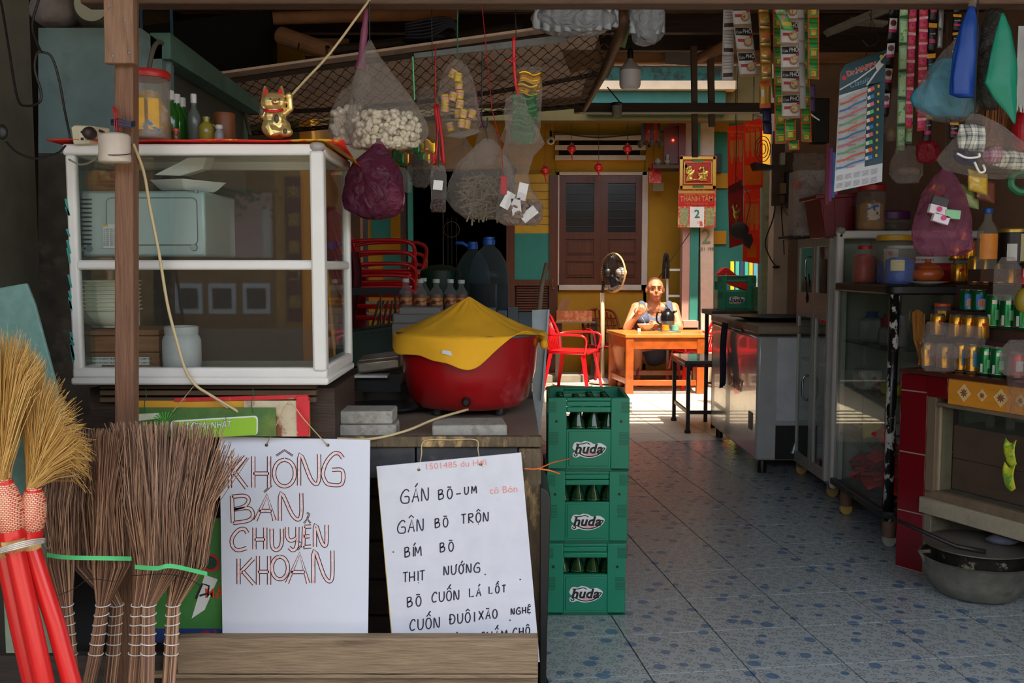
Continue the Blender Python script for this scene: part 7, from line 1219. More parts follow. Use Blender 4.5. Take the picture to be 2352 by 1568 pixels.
MB().prism([TP(.77, .09, .003), TP(.88, .07, .003), TP(.92, .1, .003), TP(.81, .13, .003)], (0, .001, 0)).B('printed_brush', CWH, tc); MB().lathe([(0, 0), (.009, 0), (.009, .001), (0, .001)], TP(.09, .09, .002), 14, RT(pi / 2, 3, 'X')).B('round_mark', M('number_red', (200, 50, 40)), tc); MB().lathe([(0, 0), (.007, 0), (.007, .001), (0, .001)], TP(.9, .04, .003), 14, RT(pi / 2, 3, 'X')).B('yellow_seal', M('yellow_label', (214, 180, 40)), tc)
cols = [(236, 96, 40), (40, 130, 200), (226, 110, 130), (90, 196, 110)]; order = [0, 1, 2, 3, 0, 1, 2, 3, 0, 1]
for k in range(10):
    q = .285 + k * .059; c_ = M('brush_%d' % order[k], cols[order[k]], .4); MB().tube(curve([TP(.03, q + .012, .008), TP(.2, q + .012, .01), TP(.35, q - .004, .01), TP(.6, q - .012, .01)], 5), [.0026] * 15 + [.0018], 6).B('toothbrush_handle', c_, tc, True)
    MB().prism([TP(.62, q - .032, .012), TP(.76, q - .038, .012), TP(.78, q - .008, .012), TP(.64, q - .004, .012)], (0, .008, 0)).B('bristle_head', c_, tc); MB().prism([TP(.62, q - .032, .0125), TP(.68, q - .035, .0125), TP(.7, q - .006, .0125), TP(.64, q - .004, .0125)], (0, .002, 0)).B('bristle_white', WHITE, tc)
    MB().prism([TP(.01, q - .035, .006), TP(.6, q - .055, .006), TP(.61, q + .01, .006), TP(.01, q + .03, .006)], (0, .002, 0)).B('blister', film('blister', (220, 224, 226), .12, .4, .08, 20, .4), tc); MB().box(TP(.86, q - .025, .004), (.008, .001, .01)).B('small_print', M('yellow_label', (214, 180, 40)), tc)
    text('Dr.HAPPY', TP(.33, q + .025, .004), 4.5 * px, M('number_red', (200, 50, 40)), tc, Rt2)
for r_ in range(2):
    for c_ in range(5): b = MB(); [ribbon(b, [TP(.04 + c_ * .18, .895 + r_ * .065 + j * .011, .003), TP(.17 + c_ * .18, .891 + r_ * .065 + j * .011, .003)], 1.2 * px) for j in range(4)]; stuff(b.B('print_lines', M('grey_print', (150, 150, 154)), tc))
MB().tube([TP(.55, -.02), W(1998, 100, 3.75), W(2001, 40, 3.8), V((W(2001, 40, 3.8).x, 3.8, 2.99))], .0015, 5).tube(pc([(1980, 92, 3.74), (1998, 106, 3.74), (2018, 88, 3.74), (1996, 30, 3.78)]), .0012, 5).B('wire', DCORD, tc)
# bags on the right
BLB = M('light_blue_bundle', (70, 170, 200), .45, var=.15, sc_=10, bump=.8, bsc=12, tr=.2)
rb_ = [(84, 2200, 2216), (120, 2165, 2225), (170, 2125, 2232), (220, 2104, 2240), (255, 2106, 2238), (275, 2140, 2226), (281, 2170, 2205)]
t = bag('blue_bag', 'clear bag stuffed with light blue plastic bags, hanging lowest of the blue ones', rb_, 3.3, CF2, 31, string=(2215, -20)); g = bagshell([(135, 2160, 2200), (160, 2138, 2222), (200, 2118, 2230), (245, 2112, 2232), (268, 2145, 2215)], 3.3, .5, 4, .4); g.B('light_blue_bundle', BLB, t, True)
DB = M('deep_blue_bundle', (16, 70, 160), .4, var=.1, bump=.5, bsc=10, tr=.15); t = bag('blue_bag', 'tall cone of deep blue plastic bags tied at the top', [(14, 2225, 2238), (60, 2206, 2248), (120, 2192, 2246), (180, 2182, 2240), (216, 2184, 2238), (224, 2200, 2236)], 3.15, DB, 33, cat='bag', dr=.5)
MB().tube([W(2232, 16, 3.15), W(2240, -20, 3.15)], [.012, .006], 8).B('tied_top', CF2, t)
t = bag('green_bag', 'long pointed bundle of green plastic bags hanging nearest the wall', [(30, 2300, 2306), (70, 2288, 2322), (140, 2272, 2334), (190, 2262, 2336), (230, 2286, 2336), (260, 2312, 2334), (284, 2328, 2332)], 3.1, M('green_bundle', (10, 140, 110), .4, var=.1, bump=.5, bsc=10, tr=.15), 35, dr=.35)
bag('film_bag', 'dark grey clear film bag between the blue and green bundles', [(4, 2275, 2300), (60, 2256, 2310), (150, 2244, 2300), (230, 2244, 2300), (252, 2260, 2290)], 3.25, film('smoky_film', (90, 90, 84), .5, .4, .2, 12, .8, (150, 150, 144)), 37)
b = thing('whisk_broom', 'brown bristle brush hanging behind the green bundle', 'brush', W(2290, 335, 3.4)); P = []
for i in range(260): x = rnd.random(); P.append([W(2262 + x * 76, 225, 3.4) + V((0, rnd.uniform(-.02, .02), 0)), W(2256 + x * 84 + rnd.uniform(-3, 3), 332 + rnd.uniform(-6, 6), 3.4)])
strands('bristle', P, .0016, [M('brown_bristle', (140, 84, 36), .6, var=.2), M('brown_bristle2', (110, 64, 28), .6)], b, 3, .8)
MB().pb(2260, 205, 2342, 228, 3.39, .04).B('binding', M('brown_binding', (90, 56, 34), .6), b)
tag(MB().ell(W(2346, 300, 3.35), (.03, .04, .07), 20, 12).B('red_ball', M('red_plastic2', (170, 24, 34), .4)), 'rounded red plastic object at the picture edge behind the green bundle', 'ball')
b = MB(); P = []
for i in range(60): x = rnd.random(); P.append([W(2340 + x * 30, 60, 3.3), W(2332 + x * 26, 240 + rnd.uniform(-20, 20), 3.3)])
t = thing('string_hank', 'hank of shiny clear plastic string at the picture edge', 'string hank', W(2345, 240, 3.3)); strands('strands', P, .002, [M('clear_string', (170, 172, 166), .25, var=.2)], t, 3, .9)
# clothes bag
def plaid(key, a_, b_, s=9):
    if key in _M: return _M[key]
    m_ = M(key, a_, .85, var=.04); t_ = m_.node_tree; N = t_.nodes; L = t_.links; pb_ = N['Principled BSDF']; tc_ = N.new('ShaderNodeTexCoord'); out = None
    for ax in 'XZ':
        for sc2, lo in ((s, .55), (s * 2.7, .8)):
            w_ = N.new('ShaderNodeTexWave'); w_.bands_direction = ax; w_.inputs['Scale'].default_value = sc2; L.new(tc_.outputs['Object'], w_.inputs[0]); q = N.new('ShaderNodeMath'); q.operation = 'GREATER_THAN'; q.inputs[1].default_value = lo; L.new(w_.outputs['Fac'], q.inputs[0])
            if out is None: out = q.outputs[0]
            else: z = N.new('ShaderNodeMath'); z.operation = 'ADD'; L.new(out, z.inputs[0]); L.new(q.outputs[0], z.inputs[1]); out = z.outputs[0]
    z = N.new('ShaderNodeMath'); z.operation = 'MULTIPLY'; z.inputs[1].default_value = .3; L.new(out, z.inputs[0]); x_ = N.new('ShaderNodeMix'); x_.data_type = 'RGBA'; x_.inputs[6].default_value = (*lin(a_), 1); x_.inputs[7].default_value = (*lin(b_), 1); L.new(z.outputs[0], x_.inputs[0]); L.new(x_.outputs[2], pb_.inputs['Base Color']); return m_
rc_ = [(262, 2228, 2250), (290, 2210, 2300), (330, 2185, 2352), (365, 2165, 2380), (390, 2178, 2385), (402, 2230, 2370), (410, 2280, 2360)]
t = bag('clothes_bag', 'clear bag of folded plaid shorts hanging by the wall', rc_, 3.0, CF, 41, string=(2242, -20))
for k_, (pts_, m_) in enumerate((([(2205, 285), (2262, 292), (2258, 348), (2200, 340)], plaid('plaid_white', (206, 206, 190), (60, 66, 72))), ([(2258, 345), (2300, 335), (2296, 372), (2262, 375)], plaid('plaid_pink', (190, 150, 156), (120, 50, 70))), ([(2295, 345), (2352, 352), (2350, 392), (2278, 380)], plaid('plaid_cream', (214, 208, 178), (50, 62, 84))), ([(2192, 345), (2240, 352), (2235, 380), (2195, 372)], M('navy_cloth', (30, 36, 66), .85)))):
    g = MB(); P = [W(*p, 2.96 + .01 * k_) for p in pts_]; g.grid(lambda s, q, P=P: P[0].lerp(P[1], s).lerp(P[3].lerp(P[2], s), q) + V((0, -.02 * sin(pi * s) * sin(pi * q) + .006 * sin(9 * s + 4 * q), 0)), 12, 10); g.B('folded_shorts', m_, t, True, solid=.01)
for pts_ in ([(2198, 352), (2220, 362), (2248, 360), (2248, 352)], [(2238, 372), (2250, 395), (2262, 392), (2258, 378)]): MB().tube(pc([(a, b_, 2.93) for a, b_ in pts_]), .0035, 8).B('white_drawstring', WHITE, t, True)
rp = [(385, 2166, 2176), (410, 2142, 2196), (450, 2115, 2218), (500, 2102, 2228), (540, 2100, 2232), (572, 2098, 2234), (588, 2120, 2205)]
t = bag('pink_bag', 'translucent pink carrier bag with small boxed goods before the shelf', rp, 3.3, PF2, 43, string=(2172, -20), gather=.5)
for (u, v, a, c_) in ((2152, 482, .25, (216, 206, 212)), (2160, 502, .3, (216, 206, 212)), (2185, 492, .1, (130, 190, 140)), (2158, 462, .3, (60, 60, 60))): MB().box(W(u, v, 3.22), (.055, .02, .03), RT(a, 3, 'Y')).B('small_box', M('small_box_%d' % c_[0], c_, .5), t, bev=.002)
for u, v in ((2158, 480), (2168, 500)): MB().lathe([(0, 0), (.009, 0), (.009, .001), (0, .001)], W(u, v, 3.207), 14, RT(pi / 2, 3, 'X')).B('pink_print', M('magenta_print', (200, 40, 110)), t)
MB().ell(W(2150, 435, 3.3), (.03, .03, .025), 14, 8).B('green_orange_bundle', M('green_orange', (90, 120, 60), .6, c2=(200, 90, 40), c2t=(.5, .56), sc_=30), t, True)
t = bag('film_bag', 'clear twist of plastic with pale goods under the herbal sachets', [(200, 2050, 2062), (250, 2044, 2068), (300, 2030, 2066), (325, 2034, 2064)], 3.9, CF, 45); MB().ell(W(2048, 308, 3.9), (.022, .02, .028), 12, 8).B('pale_goods', M('pale_goods', (150, 130, 100), .7, var=.2), t, True)
t = bag('film_bag', 'clear bag with a brown loop behind the toothbrush card', [(335, 2060, 2100), (370, 2048, 2115), (400, 2045, 2118), (420, 2060, 2110)], 3.8, CF2, 46); MB().ell(W(2085, 392, 3.8), (.05, .03, .02), 14, 8).B('brown_goods', M('brown_dried', (120, 96, 80)), t, True)
t = bag('red_pack', 'crumpled pink red plastic pack beside the clothes bag', [(325, 2110, 2150), (345, 2104, 2162), (366, 2106, 2156), (374, 2112, 2140)], 3.7, film('red_film', (180, 40, 60), .6, .3, .2, 12, .9), 47)
for k_, (u, v, c_, lab) in enumerate(((2245, 412, (206, 170, 60), 'yellow and green noodle packet hanging under the clothes bag'), (2262, 432, (110, 60, 40), 'brown printed packet hanging under the clothes bag'), (2225, 445, (140, 160, 100), 'pale green beans packet hanging under the clothes bag'))): tag(MB().grid(lambda s, q: W(u - 22 + 44 * s, v - 24 + 48 * q + 12 * s, 3.35 + .02 * k_ - .012 * sin(pi * s) * sin(pi * q)), 8, 8).B('food_packet', M('packet_%d' % k_, c_, .3, var=.3, sc_=20, coat=.3), smooth=True, solid=.006), lab, 'packet', 'packets under the clothes bag')
tag(MB().tube(pc([(2352, 395, 3.0), (2328, 400, 3.0), (2322, 425, 3.0), (2340, 440, 3.0), (2360, 438, 3.0)]), .012, 8).B('green_net', M('dark_green_net', (14, 90, 50), .5)), 'coil of green plastic netting at the picture edge', 'netting')
# ================================================================ chest freezer
FW = M('freezer_white', (176, 178, 176), .18, var=.06, sc_=4, coat=.5, c2=(140, 130, 112), c2t=(.66, .74)); FT = M('freezer_lid', (140, 126, 104), .5, var=.15, sc_=8, c2=(90, 70, 50), c2t=(.56, .66)); Yf0, Yf1, Xf = 6.37, 7.83, 1.64
fz = thing('chest_freezer', 'scuffed white chest freezer with red lettering on its long side', 'freezer', (2.1, 7.1, 0))
MB().bx(Xf, Yf0, .09, 2.64, Yf1, .93).B('body', FW, fz, bev=.02); MB().bx(Xf + .01, Yf0 + .01, .93, 2.63, Yf1 - .01, .945).B('gasket', BLACK, fz); MB().bx(Xf - .01, Yf0 - .02, .945, 2.66, Yf1 + .01, 1.005).B('lid', FT, fz, bev=.012)
MB().bx(Xf + .13, Yf0 - .006, .36, Xf + .5, Yf0 + .002, .92).B('side_panel', M('freezer_panel', (196, 200, 202), .35), fz, bev=.003); MB().bx(Xf + .13, Yf0 - .004, .1, Xf + .8, Yf0 + .1, .33).B('motor_opening', BLACK, fz)
for x in (Xf + .06, 2.55):
    for y in (Yf0 + .06, Yf1 - .06): MB().lathe([(.03, 0), (.03, .06), (.02, .092), (0, .092)], (x, y, 0), 14).B('foot', BLACK, fz, smooth=40)
MB().tube([(Xf + .25, Yf0 - .002, .14), (Xf + .3, Yf0 + .02, .3)], .018, 10).B('pipe', GALV, fz); MB().bx(Xf - .004, Yf0 + .1, .28, Xf + .003, Yf0 + .2, .4).B('vent_grille', M('grille_brown', (90, 84, 70), .6), fz)
Rs = RT(-pi / 2, 3, 'Z') @ RT(pi / 2, 3, 'X'); text('SANAKY', (Xf - .004, 7.0, .54), .12, M('sanaky_red', (160, 50, 44), .5), fz, Rs, bold=.02, shear=.15); MB().tube([(Xf - .012, 7.05, .945), (Xf - .03, 6.9, .95), (Xf - .012, 6.75, .945)], .009, 8).B('lid_handle', BLACK, fz)
g = MB(); g.grid(lambda s, q: V((Xf - .03 - .02 * q - .008 * sin(s * 14), 7.12 + .16 * s + .03 * sin(q * 5), .97 - .45 * q - .05 * s * q)), 12, 14); tag(g.B('navy_cloth', M('navy_towel', (20, 26, 52), .9), smooth=True, solid=.006), 'dark navy cloth draped over the long side of the freezer', 'cloth')
tag(MB().prism([(Xf - .028, 7.35, .78), (Xf - .028, 7.24, .72), (Xf - .028, 7.28, .55)], (.008, 0, 0)).B('red_pennant', M('red_plastic2', (170, 24, 34))), 'small red plastic piece hanging beside the navy cloth', 'tag')
tag(MB().lathe([(0, .012), (.2, .01), (.24, .025), (.3, .03), (.3, .035), (.23, .033), (.19, .02), (0, .02)], (W(1788, 0, 6.9).x, 6.9, 1.007), 40, None, 1, .9).B('black_tray', M('worn_black_tray', (32, 32, 32), .45), smooth=50), 'round worn black tray lying on the freezer lid', 'tray')
# ================================================================ aluminium cabinet
AL = M('aluminium_frame', (176, 178, 172), .35, .45, var=.05); Xc, Yc0, Yc1 = 1.90, 5.68, 6.4
ac = thing('aluminium_cabinet', 'tall aluminium cabinet with four glass doors on castors', 'cabinet', (2.1, 6.04, 0)); zc0, zc1, zm = .09, 1.575, 1.16
MB().bx(Xc + .02, Yc0, zc0, 2.5, Yc1, zc0 + .03).bx(Xc + .02, Yc0, zc1 - .03, 2.5, Yc1, zc1).B('carcass', AL, ac, bev=.003); MB().bx(2.48, Yc0, zc0, 2.5, Yc1, zc1).bx(Xc + .02, Yc1 - .01, zc0, 2.5, Yc1, zc1).B('back_panel', M('cabinet_back', (170, 170, 160), .6), ac)
for z in (zm - .02, .45, .78): MB().bx(Xc + .03, Yc0 + .01, z, 2.48, Yc1 - .01, z + .015).B('shelf', AL, ac)
for z0, z1 in ((zc0, zm - .03), (zm + .0, zc1)):
    for y0, y1 in ((Yc0, 6.04), (6.04, Yc1)):
        d = MB(); w = .045; d.bx(Xc, y0 + .002, z0, Xc + .022, y0 + w, z1).bx(Xc, y1 - w, z0, Xc + .022, y1 - .002, z1).bx(Xc, y0 + w, z1 - .06, Xc + .022, y1 - w, z1).bx(Xc, y0 + w, z0, Xc + .022, y1 - w, z0 + .07); d_ = d.B('door', AL, ac, bev=.002)
        MB().bx(Xc + .009, y0 + w, z0 + .07, Xc + .012, y1 - w, z1 - .06).B('glass_pane', GLD, d_)
    MB().tube(curve([(Xc - .002, 6.1, (z0 + z1) / 2 + .09), (Xc - .035, 6.1, (z0 + z1) / 2 + .07), (Xc - .035, 6.1, (z0 + z1) / 2 - .05), (Xc - .002, 6.1, (z0 + z1) / 2 - .07)], 4), .007, 8).B('door_handle', M('chrome', (170, 170, 168), .2, 1), ac, True)
MB().bx(Xc, Yc0, zm - .03, Xc + .02, Yc1, zm).B('mid_rail', AL, ac)
for y in (Yc0 + .06, Yc1 - .03): MB().lathe([(.008, -.012), (.035, -.011), (.035, .011), (.008, .012)], (Xc + .05, y, .035), 18, RT(pi / 2, 3, 'X')).B('castor', M('yellowed_castor', (180, 146, 80), .5), ac, smooth=40); MB().bx(Xc + .02, y - .02, .05, Xc + .08, y + .02, zc0).B('castor_fork', GALV, ac)
for (y, z, c_, s_) in ((5.8, 1.2, (190, 180, 150), .1), (5.9, 1.2, (140, 60, 50), .08), (6.2, 1.2, (60, 60, 70), .12), (5.85, .8, (190, 150, 60), .09), (6.2, .8, (120, 120, 150), .14), (6.0, .47, (90, 90, 90), .1), (5.8, .47, (150, 140, 120), .12), (6.2, .125, (110, 100, 110), .1), (5.85, .125, (170, 170, 170), .09)):
    tag(MB().box((Xc + .14 + rnd.uniform(0, .1), y, z + s_ / 2), (.1, .09, s_)).B('stored_box', M('store_%d' % (c_[0] + c_[1]), c_, .5, var=.15, sc_=20), bev=.004), 'dim packet inside the aluminium cabinet, %s, %s side' % ('behind the upper doors' if z > 1 else 'on the top lower shelf' if z > .7 else 'on the middle lower shelf' if z > .4 else 'on the cabinet floor', {5.8: 'near', 5.9: 'centre near', 6.2: 'far', 5.85: 'near', 6.0: 'middle'}[y]), 'packet')
tag(MB().bx(Xc + .004, 5.76, 1.44, Xc + .006, 5.86, 1.54).B('paper_notice', M('notice_print', (170, 180, 190), .6, c2=(170, 50, 50), c2t=(.52, .55), sc_=50)), 'small printed notice stuck on the near upper glass door', 'notice')
cr = tag(MB().tube([(Xc - .04, 6.08, 1.33), (Xc - .035, 6.06, 1.22)], .004, 6).ell((Xc - .035, 6.055, 1.2), (.008, .022, .035)).tube([(Xc - .04, 6.02, 1.35), (Xc - .03, 6.02, 1.27)], .005, 6).B('ladle', M('dark_utensil', (40, 38, 36), .4, .5)), 'dark ladle hanging from the cabinet door handle', 'ladle')
# second, taller white cased cabinet with rounded corner
wc = thing('rounded_cabinet', 'white framed glass cabinet with rounded corner posts behind the jars', 'cabinet', (2.2, 5.3, 0)); Xw, Yw = W(1938, 0, 5.5).x, 5.5
MB().bx(Xw, Yw, .1, Xw + .045, Yw + .045, 1.595).B('post', WHITE, wc, bev=.016); MB().bx(Xw, Yw, 1.555, 2.7, Yw + .04, 1.6).B('rail', WHITE, wc, bev=.01); MB().ell((Xw + .024, Yw + .02, 1.598), (.03, .03, .025)).B('corner_joint', M('grey_plastic', (150, 146, 140)), wc, True)
MB().bx(Xw + .04, Yw + .02, .1, 2.7, Yw + .025, 1.56).B('glass_pane', GLD, wc); MB().bx(Xw, Yw + .13, .12, 2.7, Yw + .16, 1.56).B('back_panel', M('cabinet_back', (170, 170, 160)), wc)
# on the cabinets: red basket, wrapped box, black plate
rbk = thing('red_basket', 'dark red plastic basket standing on the cabinet top', 'basket', (W(1945, 0, 6.0).x, 6.0, 1.6)); MR = M('maroon_plastic', (120, 20, 34), .4, var=.06); Yb_ = 5.75
MB().prism([W(1882, 452, Yb_), W(1990, 445, Yb_), W(1984, 545, Yb_), W(1896, 547, Yb_)], (0, .3, 0)).B('body', MR, rbk, bev=.006); MB().prism([W(1874, 447, Yb_ - .02), W(2000, 440, Yb_ - .02), W(2000, 450, Yb_ - .02), W(1874, 457, Yb_ - .02)], (0, .34, 0)).B('rim', MR, rbk, bev=.004)
for i in range(4): MB().prism([W(1890 + i * 27, 458, Yb_ - .006), W(1893 + i * 27, 458, Yb_ - .006), W(1898 + i * 24, 545, Yb_ - .006), W(1895 + i * 24, 545, Yb_ - .006)], (0, .006, 0)).B('rib', MR, rbk)
b = MB()
for i in range(2):
    for j in range(12): b.pb(1958 + i * 8, 455 + j * 6.5, 1962 + i * 8, 459 + j * 6.5, Yb_ - .003, .004)
stuff(b.B('slots', BLACK, rbk)); b = MB()
wr = thing('wrapped_carton', 'white printed carton in crinkled clear film on the cabinet', 'carton', (W(1860, 0, 6.3).x, 6.3, 1.6)); MB().pb(1833, 390, 1893, 540, 6.2, .2).B('carton', M('carton_white', (190, 180, 176), .6, c2=(120, 60, 60), c2t=(.64, .67), sc_=16), wr, bev=.003)
g = MB(); g.grid(lambda s, q: W(1822 + 88 * s + 14 * (1 - q) * s, 352 + 192 * q, 6.15) + V((.012 * noise.noise(V((s * 5, q * 9, 1))), .035 * noise.noise(V((s * 6, q * 10, 2))) , .012 * noise.noise(V((s * 9, q * 9, 5))))), 24, 40); g.B('film', film('wrap_film', (214, 204, 196), .22, .5, .12, 16, 1), wr, True)
tag(MB().pb(1812, 541, 1872, 549, 6.25, .25).B('black_plate', BLACK, bev=.004), 'flat black plate jutting out from the cabinet top', 'plate'); tag(MB().lathe([(0, 0), (.03, 0), (.03, .012), (0, .012)], W(1830, 425, 6.2), 20, RT(pi / 2, 3, 'X')).B('orange_disc', M('coral_disc', (200, 80, 56), .5)), 'coral coloured round object peeping out behind the wrapped carton', 'fan')
b = thing('card_strip', 'narrow hanging strips of small toys beside the toothbrush card', 'display card', W(1905, 420, 4.4)); 
for k, (u, c_) in enumerate(((1898, (110, 24, 44)), (1905, (120, 60, 150)), (1912, (60, 110, 170)), (1918, (190, 60, 120)))): MB().pb(u, 330 + 10 * k, u + 5, 470 - 8 * k, 4.4 + .01 * k, .006).B('strip', M('strip_%d' % k, c_, .5), b)
struct(MB().prism([W(1900, 66, 5.6), W(2055, 0, 5.2), W(2062, 18, 5.2), W(1910, 78, 5.6)], (0, .08, 0)).B('trim_50', WPAINT)); struct(MB().prism([W(1955, 38, 5.5), W(2040, 48, 5.5), W(2040, 55, 5.5), W(1950, 50, 5.5)], (0, .08, 0)).B('trim_51', WPAINT))
tag(MB().pb(1871, 225, 1904, 328, 6.6, .1).B('dark_speaker', BLACK, bev=.006), 'dark rectangular box fixed on the plaster wall behind the sachets', 'box')
# ================================================================ glass counter with black posts
Xg, Yg0, Yg1, Zg = 1.845, 4.65, 5.42, 1.3; gc = thing('glass_counter', 'black framed glass counter on castors with chipped corner post', 'glass cabinet', (2.2, 5.0, 0)); CHIP = M('chipped_black_paint', (20, 20, 20), .3, var=.1, sc_=20, c2=(190, 186, 174), c2t=(.53, .55), st=(1, 1, .6))
def top_():
    P = [V((Xg - .02, Yg1, 0)), V((Xg - .02, Yg0 + .06, 0))]
    for i in range(7): a = pi + i * pi / 12; P.append(V((Xg + .04 + .06 * cos(a), Yg0 + .04 + .06 * sin(a), 0)))
    P += [V((Xg + .06, Yg0 - .02, 0)), V((2.62, Yg0 - .02, 0)), V((2.62, Yg1, 0))]; return P
MB().prism([p + V((0, 0, Zg - .04)) for p in top_()], (0, 0, .045)).B('counter_top', BLACK, gc, bev=.008); MB().prism([p + V((0, 0, .155)) for p in top_()], (0, 0, .035)).B('base_frame', M('chipped_base', (30, 30, 28), .5, c2=(150, 130, 90), c2t=(.62, .66), sc_=14), gc, bev=.004)
MB().tube([(Xg + .02, Yg0 + .02, .14), (Xg + .02, Yg0 + .02, Zg - .03)], .024, 18).B('corner_post', CHIP, gc, smooth=True); MB().tube([(Xg + .01, Yg1 - .02, .16), (Xg + .01, Yg1 - .02, Zg - .03)], .012, 8).B('rear_post', AL, gc)
MB().bx(Xg + .004, Yg1 - .06, .19, Xg + .03, Yg1 - .03, Zg - .04).B('white_post', WHITE, gc, bev=.004)
for y0, y1 in ((Yg0 + .05, 5.0), (5.005, Yg1 - .02)): MB().bx(Xg, y0, .19, Xg + .004, y1, Zg - .04).B('glass_pane', GLD, gc)
MB().bx(Xg + .05, Yg0 + .005, .19, 2.6, Yg0 + .009, Zg - .04).B('glass_pane', GLD, gc); MB().bx(2.58, Yg0, .15, 2.62, Yg1, Zg).B('end_panel', WHITE, gc); MB().bx(Xg, Yg1 - .01, .19, 2.6, Yg1, Zg - .04).B('back_panel', M('cabinet_back', (170, 170, 160)), gc)
for z in (.46, .72, .98): MB().bx(Xg + .01, Yg0 + .03, z, 2.57, Yg1 - .02, z + .006).B('glass_shelf', GLD, gc)
for y, mt in ((Yg0 + .05, WPAINT), (Yg1 - .1, M('yellowed_castor', (180, 146, 80)))): MB().lathe([(.008, -.014), (.033, -.013), (.033, .013), (.008, .014)], (Xg + .04, y, .034), 18, RT(pi / 2, 3, 'X')).B('castor', mt, gc, smooth=40); MB().lathe([(.03, .05), (.035, .1), (.03, .155), (0, .155)], (Xg + .04, y, 0), 14).B('castor_mount', M('rusty_mount', (110, 80, 60), .7, var=.3), gc, smooth=40)
RPK = M('red_packet', (226, 30, 30), .22, var=.15, sc_=16, coat=.4, c2=(220, 200, 190), c2t=(.66, .68))
k = 0
for lev, (z, n) in enumerate(((.2, 22), (.466, 8))):
    for i in range(n):
        y = Yg0 + .1 + .64 * ((i * .618) % 1); x = Xg + .06 + .12 * rnd.random(); zz = z + .02 + (.2 * (i / n) * (1.0 if y < 5.0 else .4) if lev == 0 else .05 * rnd.random()); R = RT(rnd.uniform(-.7, .7), 3, 'X') @ RT(rnd.uniform(-.6, .6), 3, 'Y') @ RT(rnd.random() * 3, 3, 'Z'); c_ = V((x, y, zz + .02)); b = MB()
        b.grid(lambda s, q: c_ + R @ V(((s - .5) * .14, (q - .5) * .1, .014 * sin(pi * s) * sin(pi * q) + .008 * noise.noise(V((s * 4, q * 4, i))))), 7, 6); tag(b.B('snack_packet', RPK if lev == 0 else (M('clear_packet', (130, 120, 110), .2, var=.3, sc_=20, c2=(190, 60, 50), c2t=(.55, .6)), M('yellow_packet', (206, 190, 30), .3, var=.15), RPK)[i % 3], smooth=True, solid=.012), 'glossy red snack packet in the heap on the floor of the glass counter' if lev == 0 else 'shiny packet heaped on the lowest glass shelf', 'packet', 'snack packets on the counter floor' if lev == 0 else 'packets on the lowest glass shelf')
for i, (y, x, z, s, c_, lab) in enumerate(((5.2, 1.88, .73, .11, (200, 190, 186), 'white folded bag with red print'), (4.95, 1.95, .73, .06, (190, 176, 30), 'yellow foil packet'), (5.15, 1.9, .99, .13, (150, 150, 146), 'pale carton with a ribbed lid'), (4.9, 1.9, .99, .1, (120, 110, 100), 'grey wrapped tin'))): tag(MB().box((x + .06, y, z + s / 2), (.13, .14, s), RT(.3 * i, 3, 'Z')).B('shelf_goods', M('goods_%d' % i, c_, .4, var=.25, sc_=12, c2=(170, 40, 40) if i == 0 else None), bev=.02), lab + ' on a middle shelf of the glass counter', 'goods')
for i, (y, c_, lab) in enumerate(((5.25, (60, 80, 140), 'blue and white folded item'), (5.0, (140, 30, 30), 'red tin with a blue cap'), (4.85, (90, 90, 96), 'grey pack'))): tag(MB().lathe([(.04, 0), (.045, .005), (.045, .12), (.03, .14), (.03, .16), (0, .16)], (Xg + .13, y, .99), 16).B('upper_goods', M('ugoods_%d' % i, c_, .4, var=.2, sc_=14), smooth=40), lab + ' on the top shelf of the glass counter', 'goods')
# ---------------------------------------------------------------- jars and goods on the glass counter
JP = film('jar_clear', (190, 186, 170), .2, .45, .06, 5, .15); Zt = Zg + .006
def jar(name, lab, u, Y, rpx, hpx, lidc, fillc, lidh=.03, fl=.7, label=None, zb=None, cat='jar', lidr=1.02):
    zb = Zt if zb is None else zb; r = rpx * PX(Y); h_ = hpx * PX(Y); o = V((W(u, 0, Y).x, Y, zb)); t = thing(name, lab, cat, o)
    MB().lathe([(r * .92, 0), (r, .006), (r, h_ * .88), (r * .9, h_ * .97), (r * .9, h_)], o, 30).B('body', JP, t, smooth=50); MB().lathe([(r * lidr, 0), (r * lidr, lidh * .85), (r * lidr * .94, lidh), (0, lidh)], o + V((0, 0, h_ - .002)), 30).B('lid', lidc, t, smooth=40)
    if fillc: MB().lathe([(r * .88, .003), (r * .93, h_ * .1), (r * .9, h_ * fl * .9), (r * .5, h_ * fl), (0, h_ * fl * 1.02)], o, 24, None, 1, 1, .12, u).B('filling', fillc, t, True)
    if label: MB().grid(lambda s, q: o + V((r * 1.015 * sin(label[1] + label[2] * s), -r * 1.015 * cos(label[1] + label[2] * s), h_ * (label[3] + label[4] * q))), 8, 2).B('label', label[0], t, True)
    return t, o, r, h_
BLW = M('blue_sweets', (24, 90, 190), .35, var=.35, sc_=40, c2=(190, 200, 210), c2t=(.66, .7)); REDSW = M('red_sweets', (170, 36, 30), .35, var=.35, sc_=40); 
t, o, r, h_ = jar('sweets_jar', 'clear jar of blue sweets with a yellow lid and white Jelly label', 2072, 5.15, 38, 98, M('yellow_lid', (206, 160, 30), .45), BLW, .03, .5, (M('jelly_label', (210, 210, 206), .5), -.95, .8, .35, .45))
text('Jelly', o + V((-r * .55, -r * 1.0, h_ * .5)), .03, M('black_ink', (48, 48, 60)), t, shear=.3); MB().lathe([(0, 0), (.012, 0), (.012, .001), (0, .001)], o + V((-r * .6, -r * .95, h_ * .7)), 16, RT(pi / 2, 3, 'X')).B('orange_mark', M('print_orange_red', (222, 74, 36)), t)
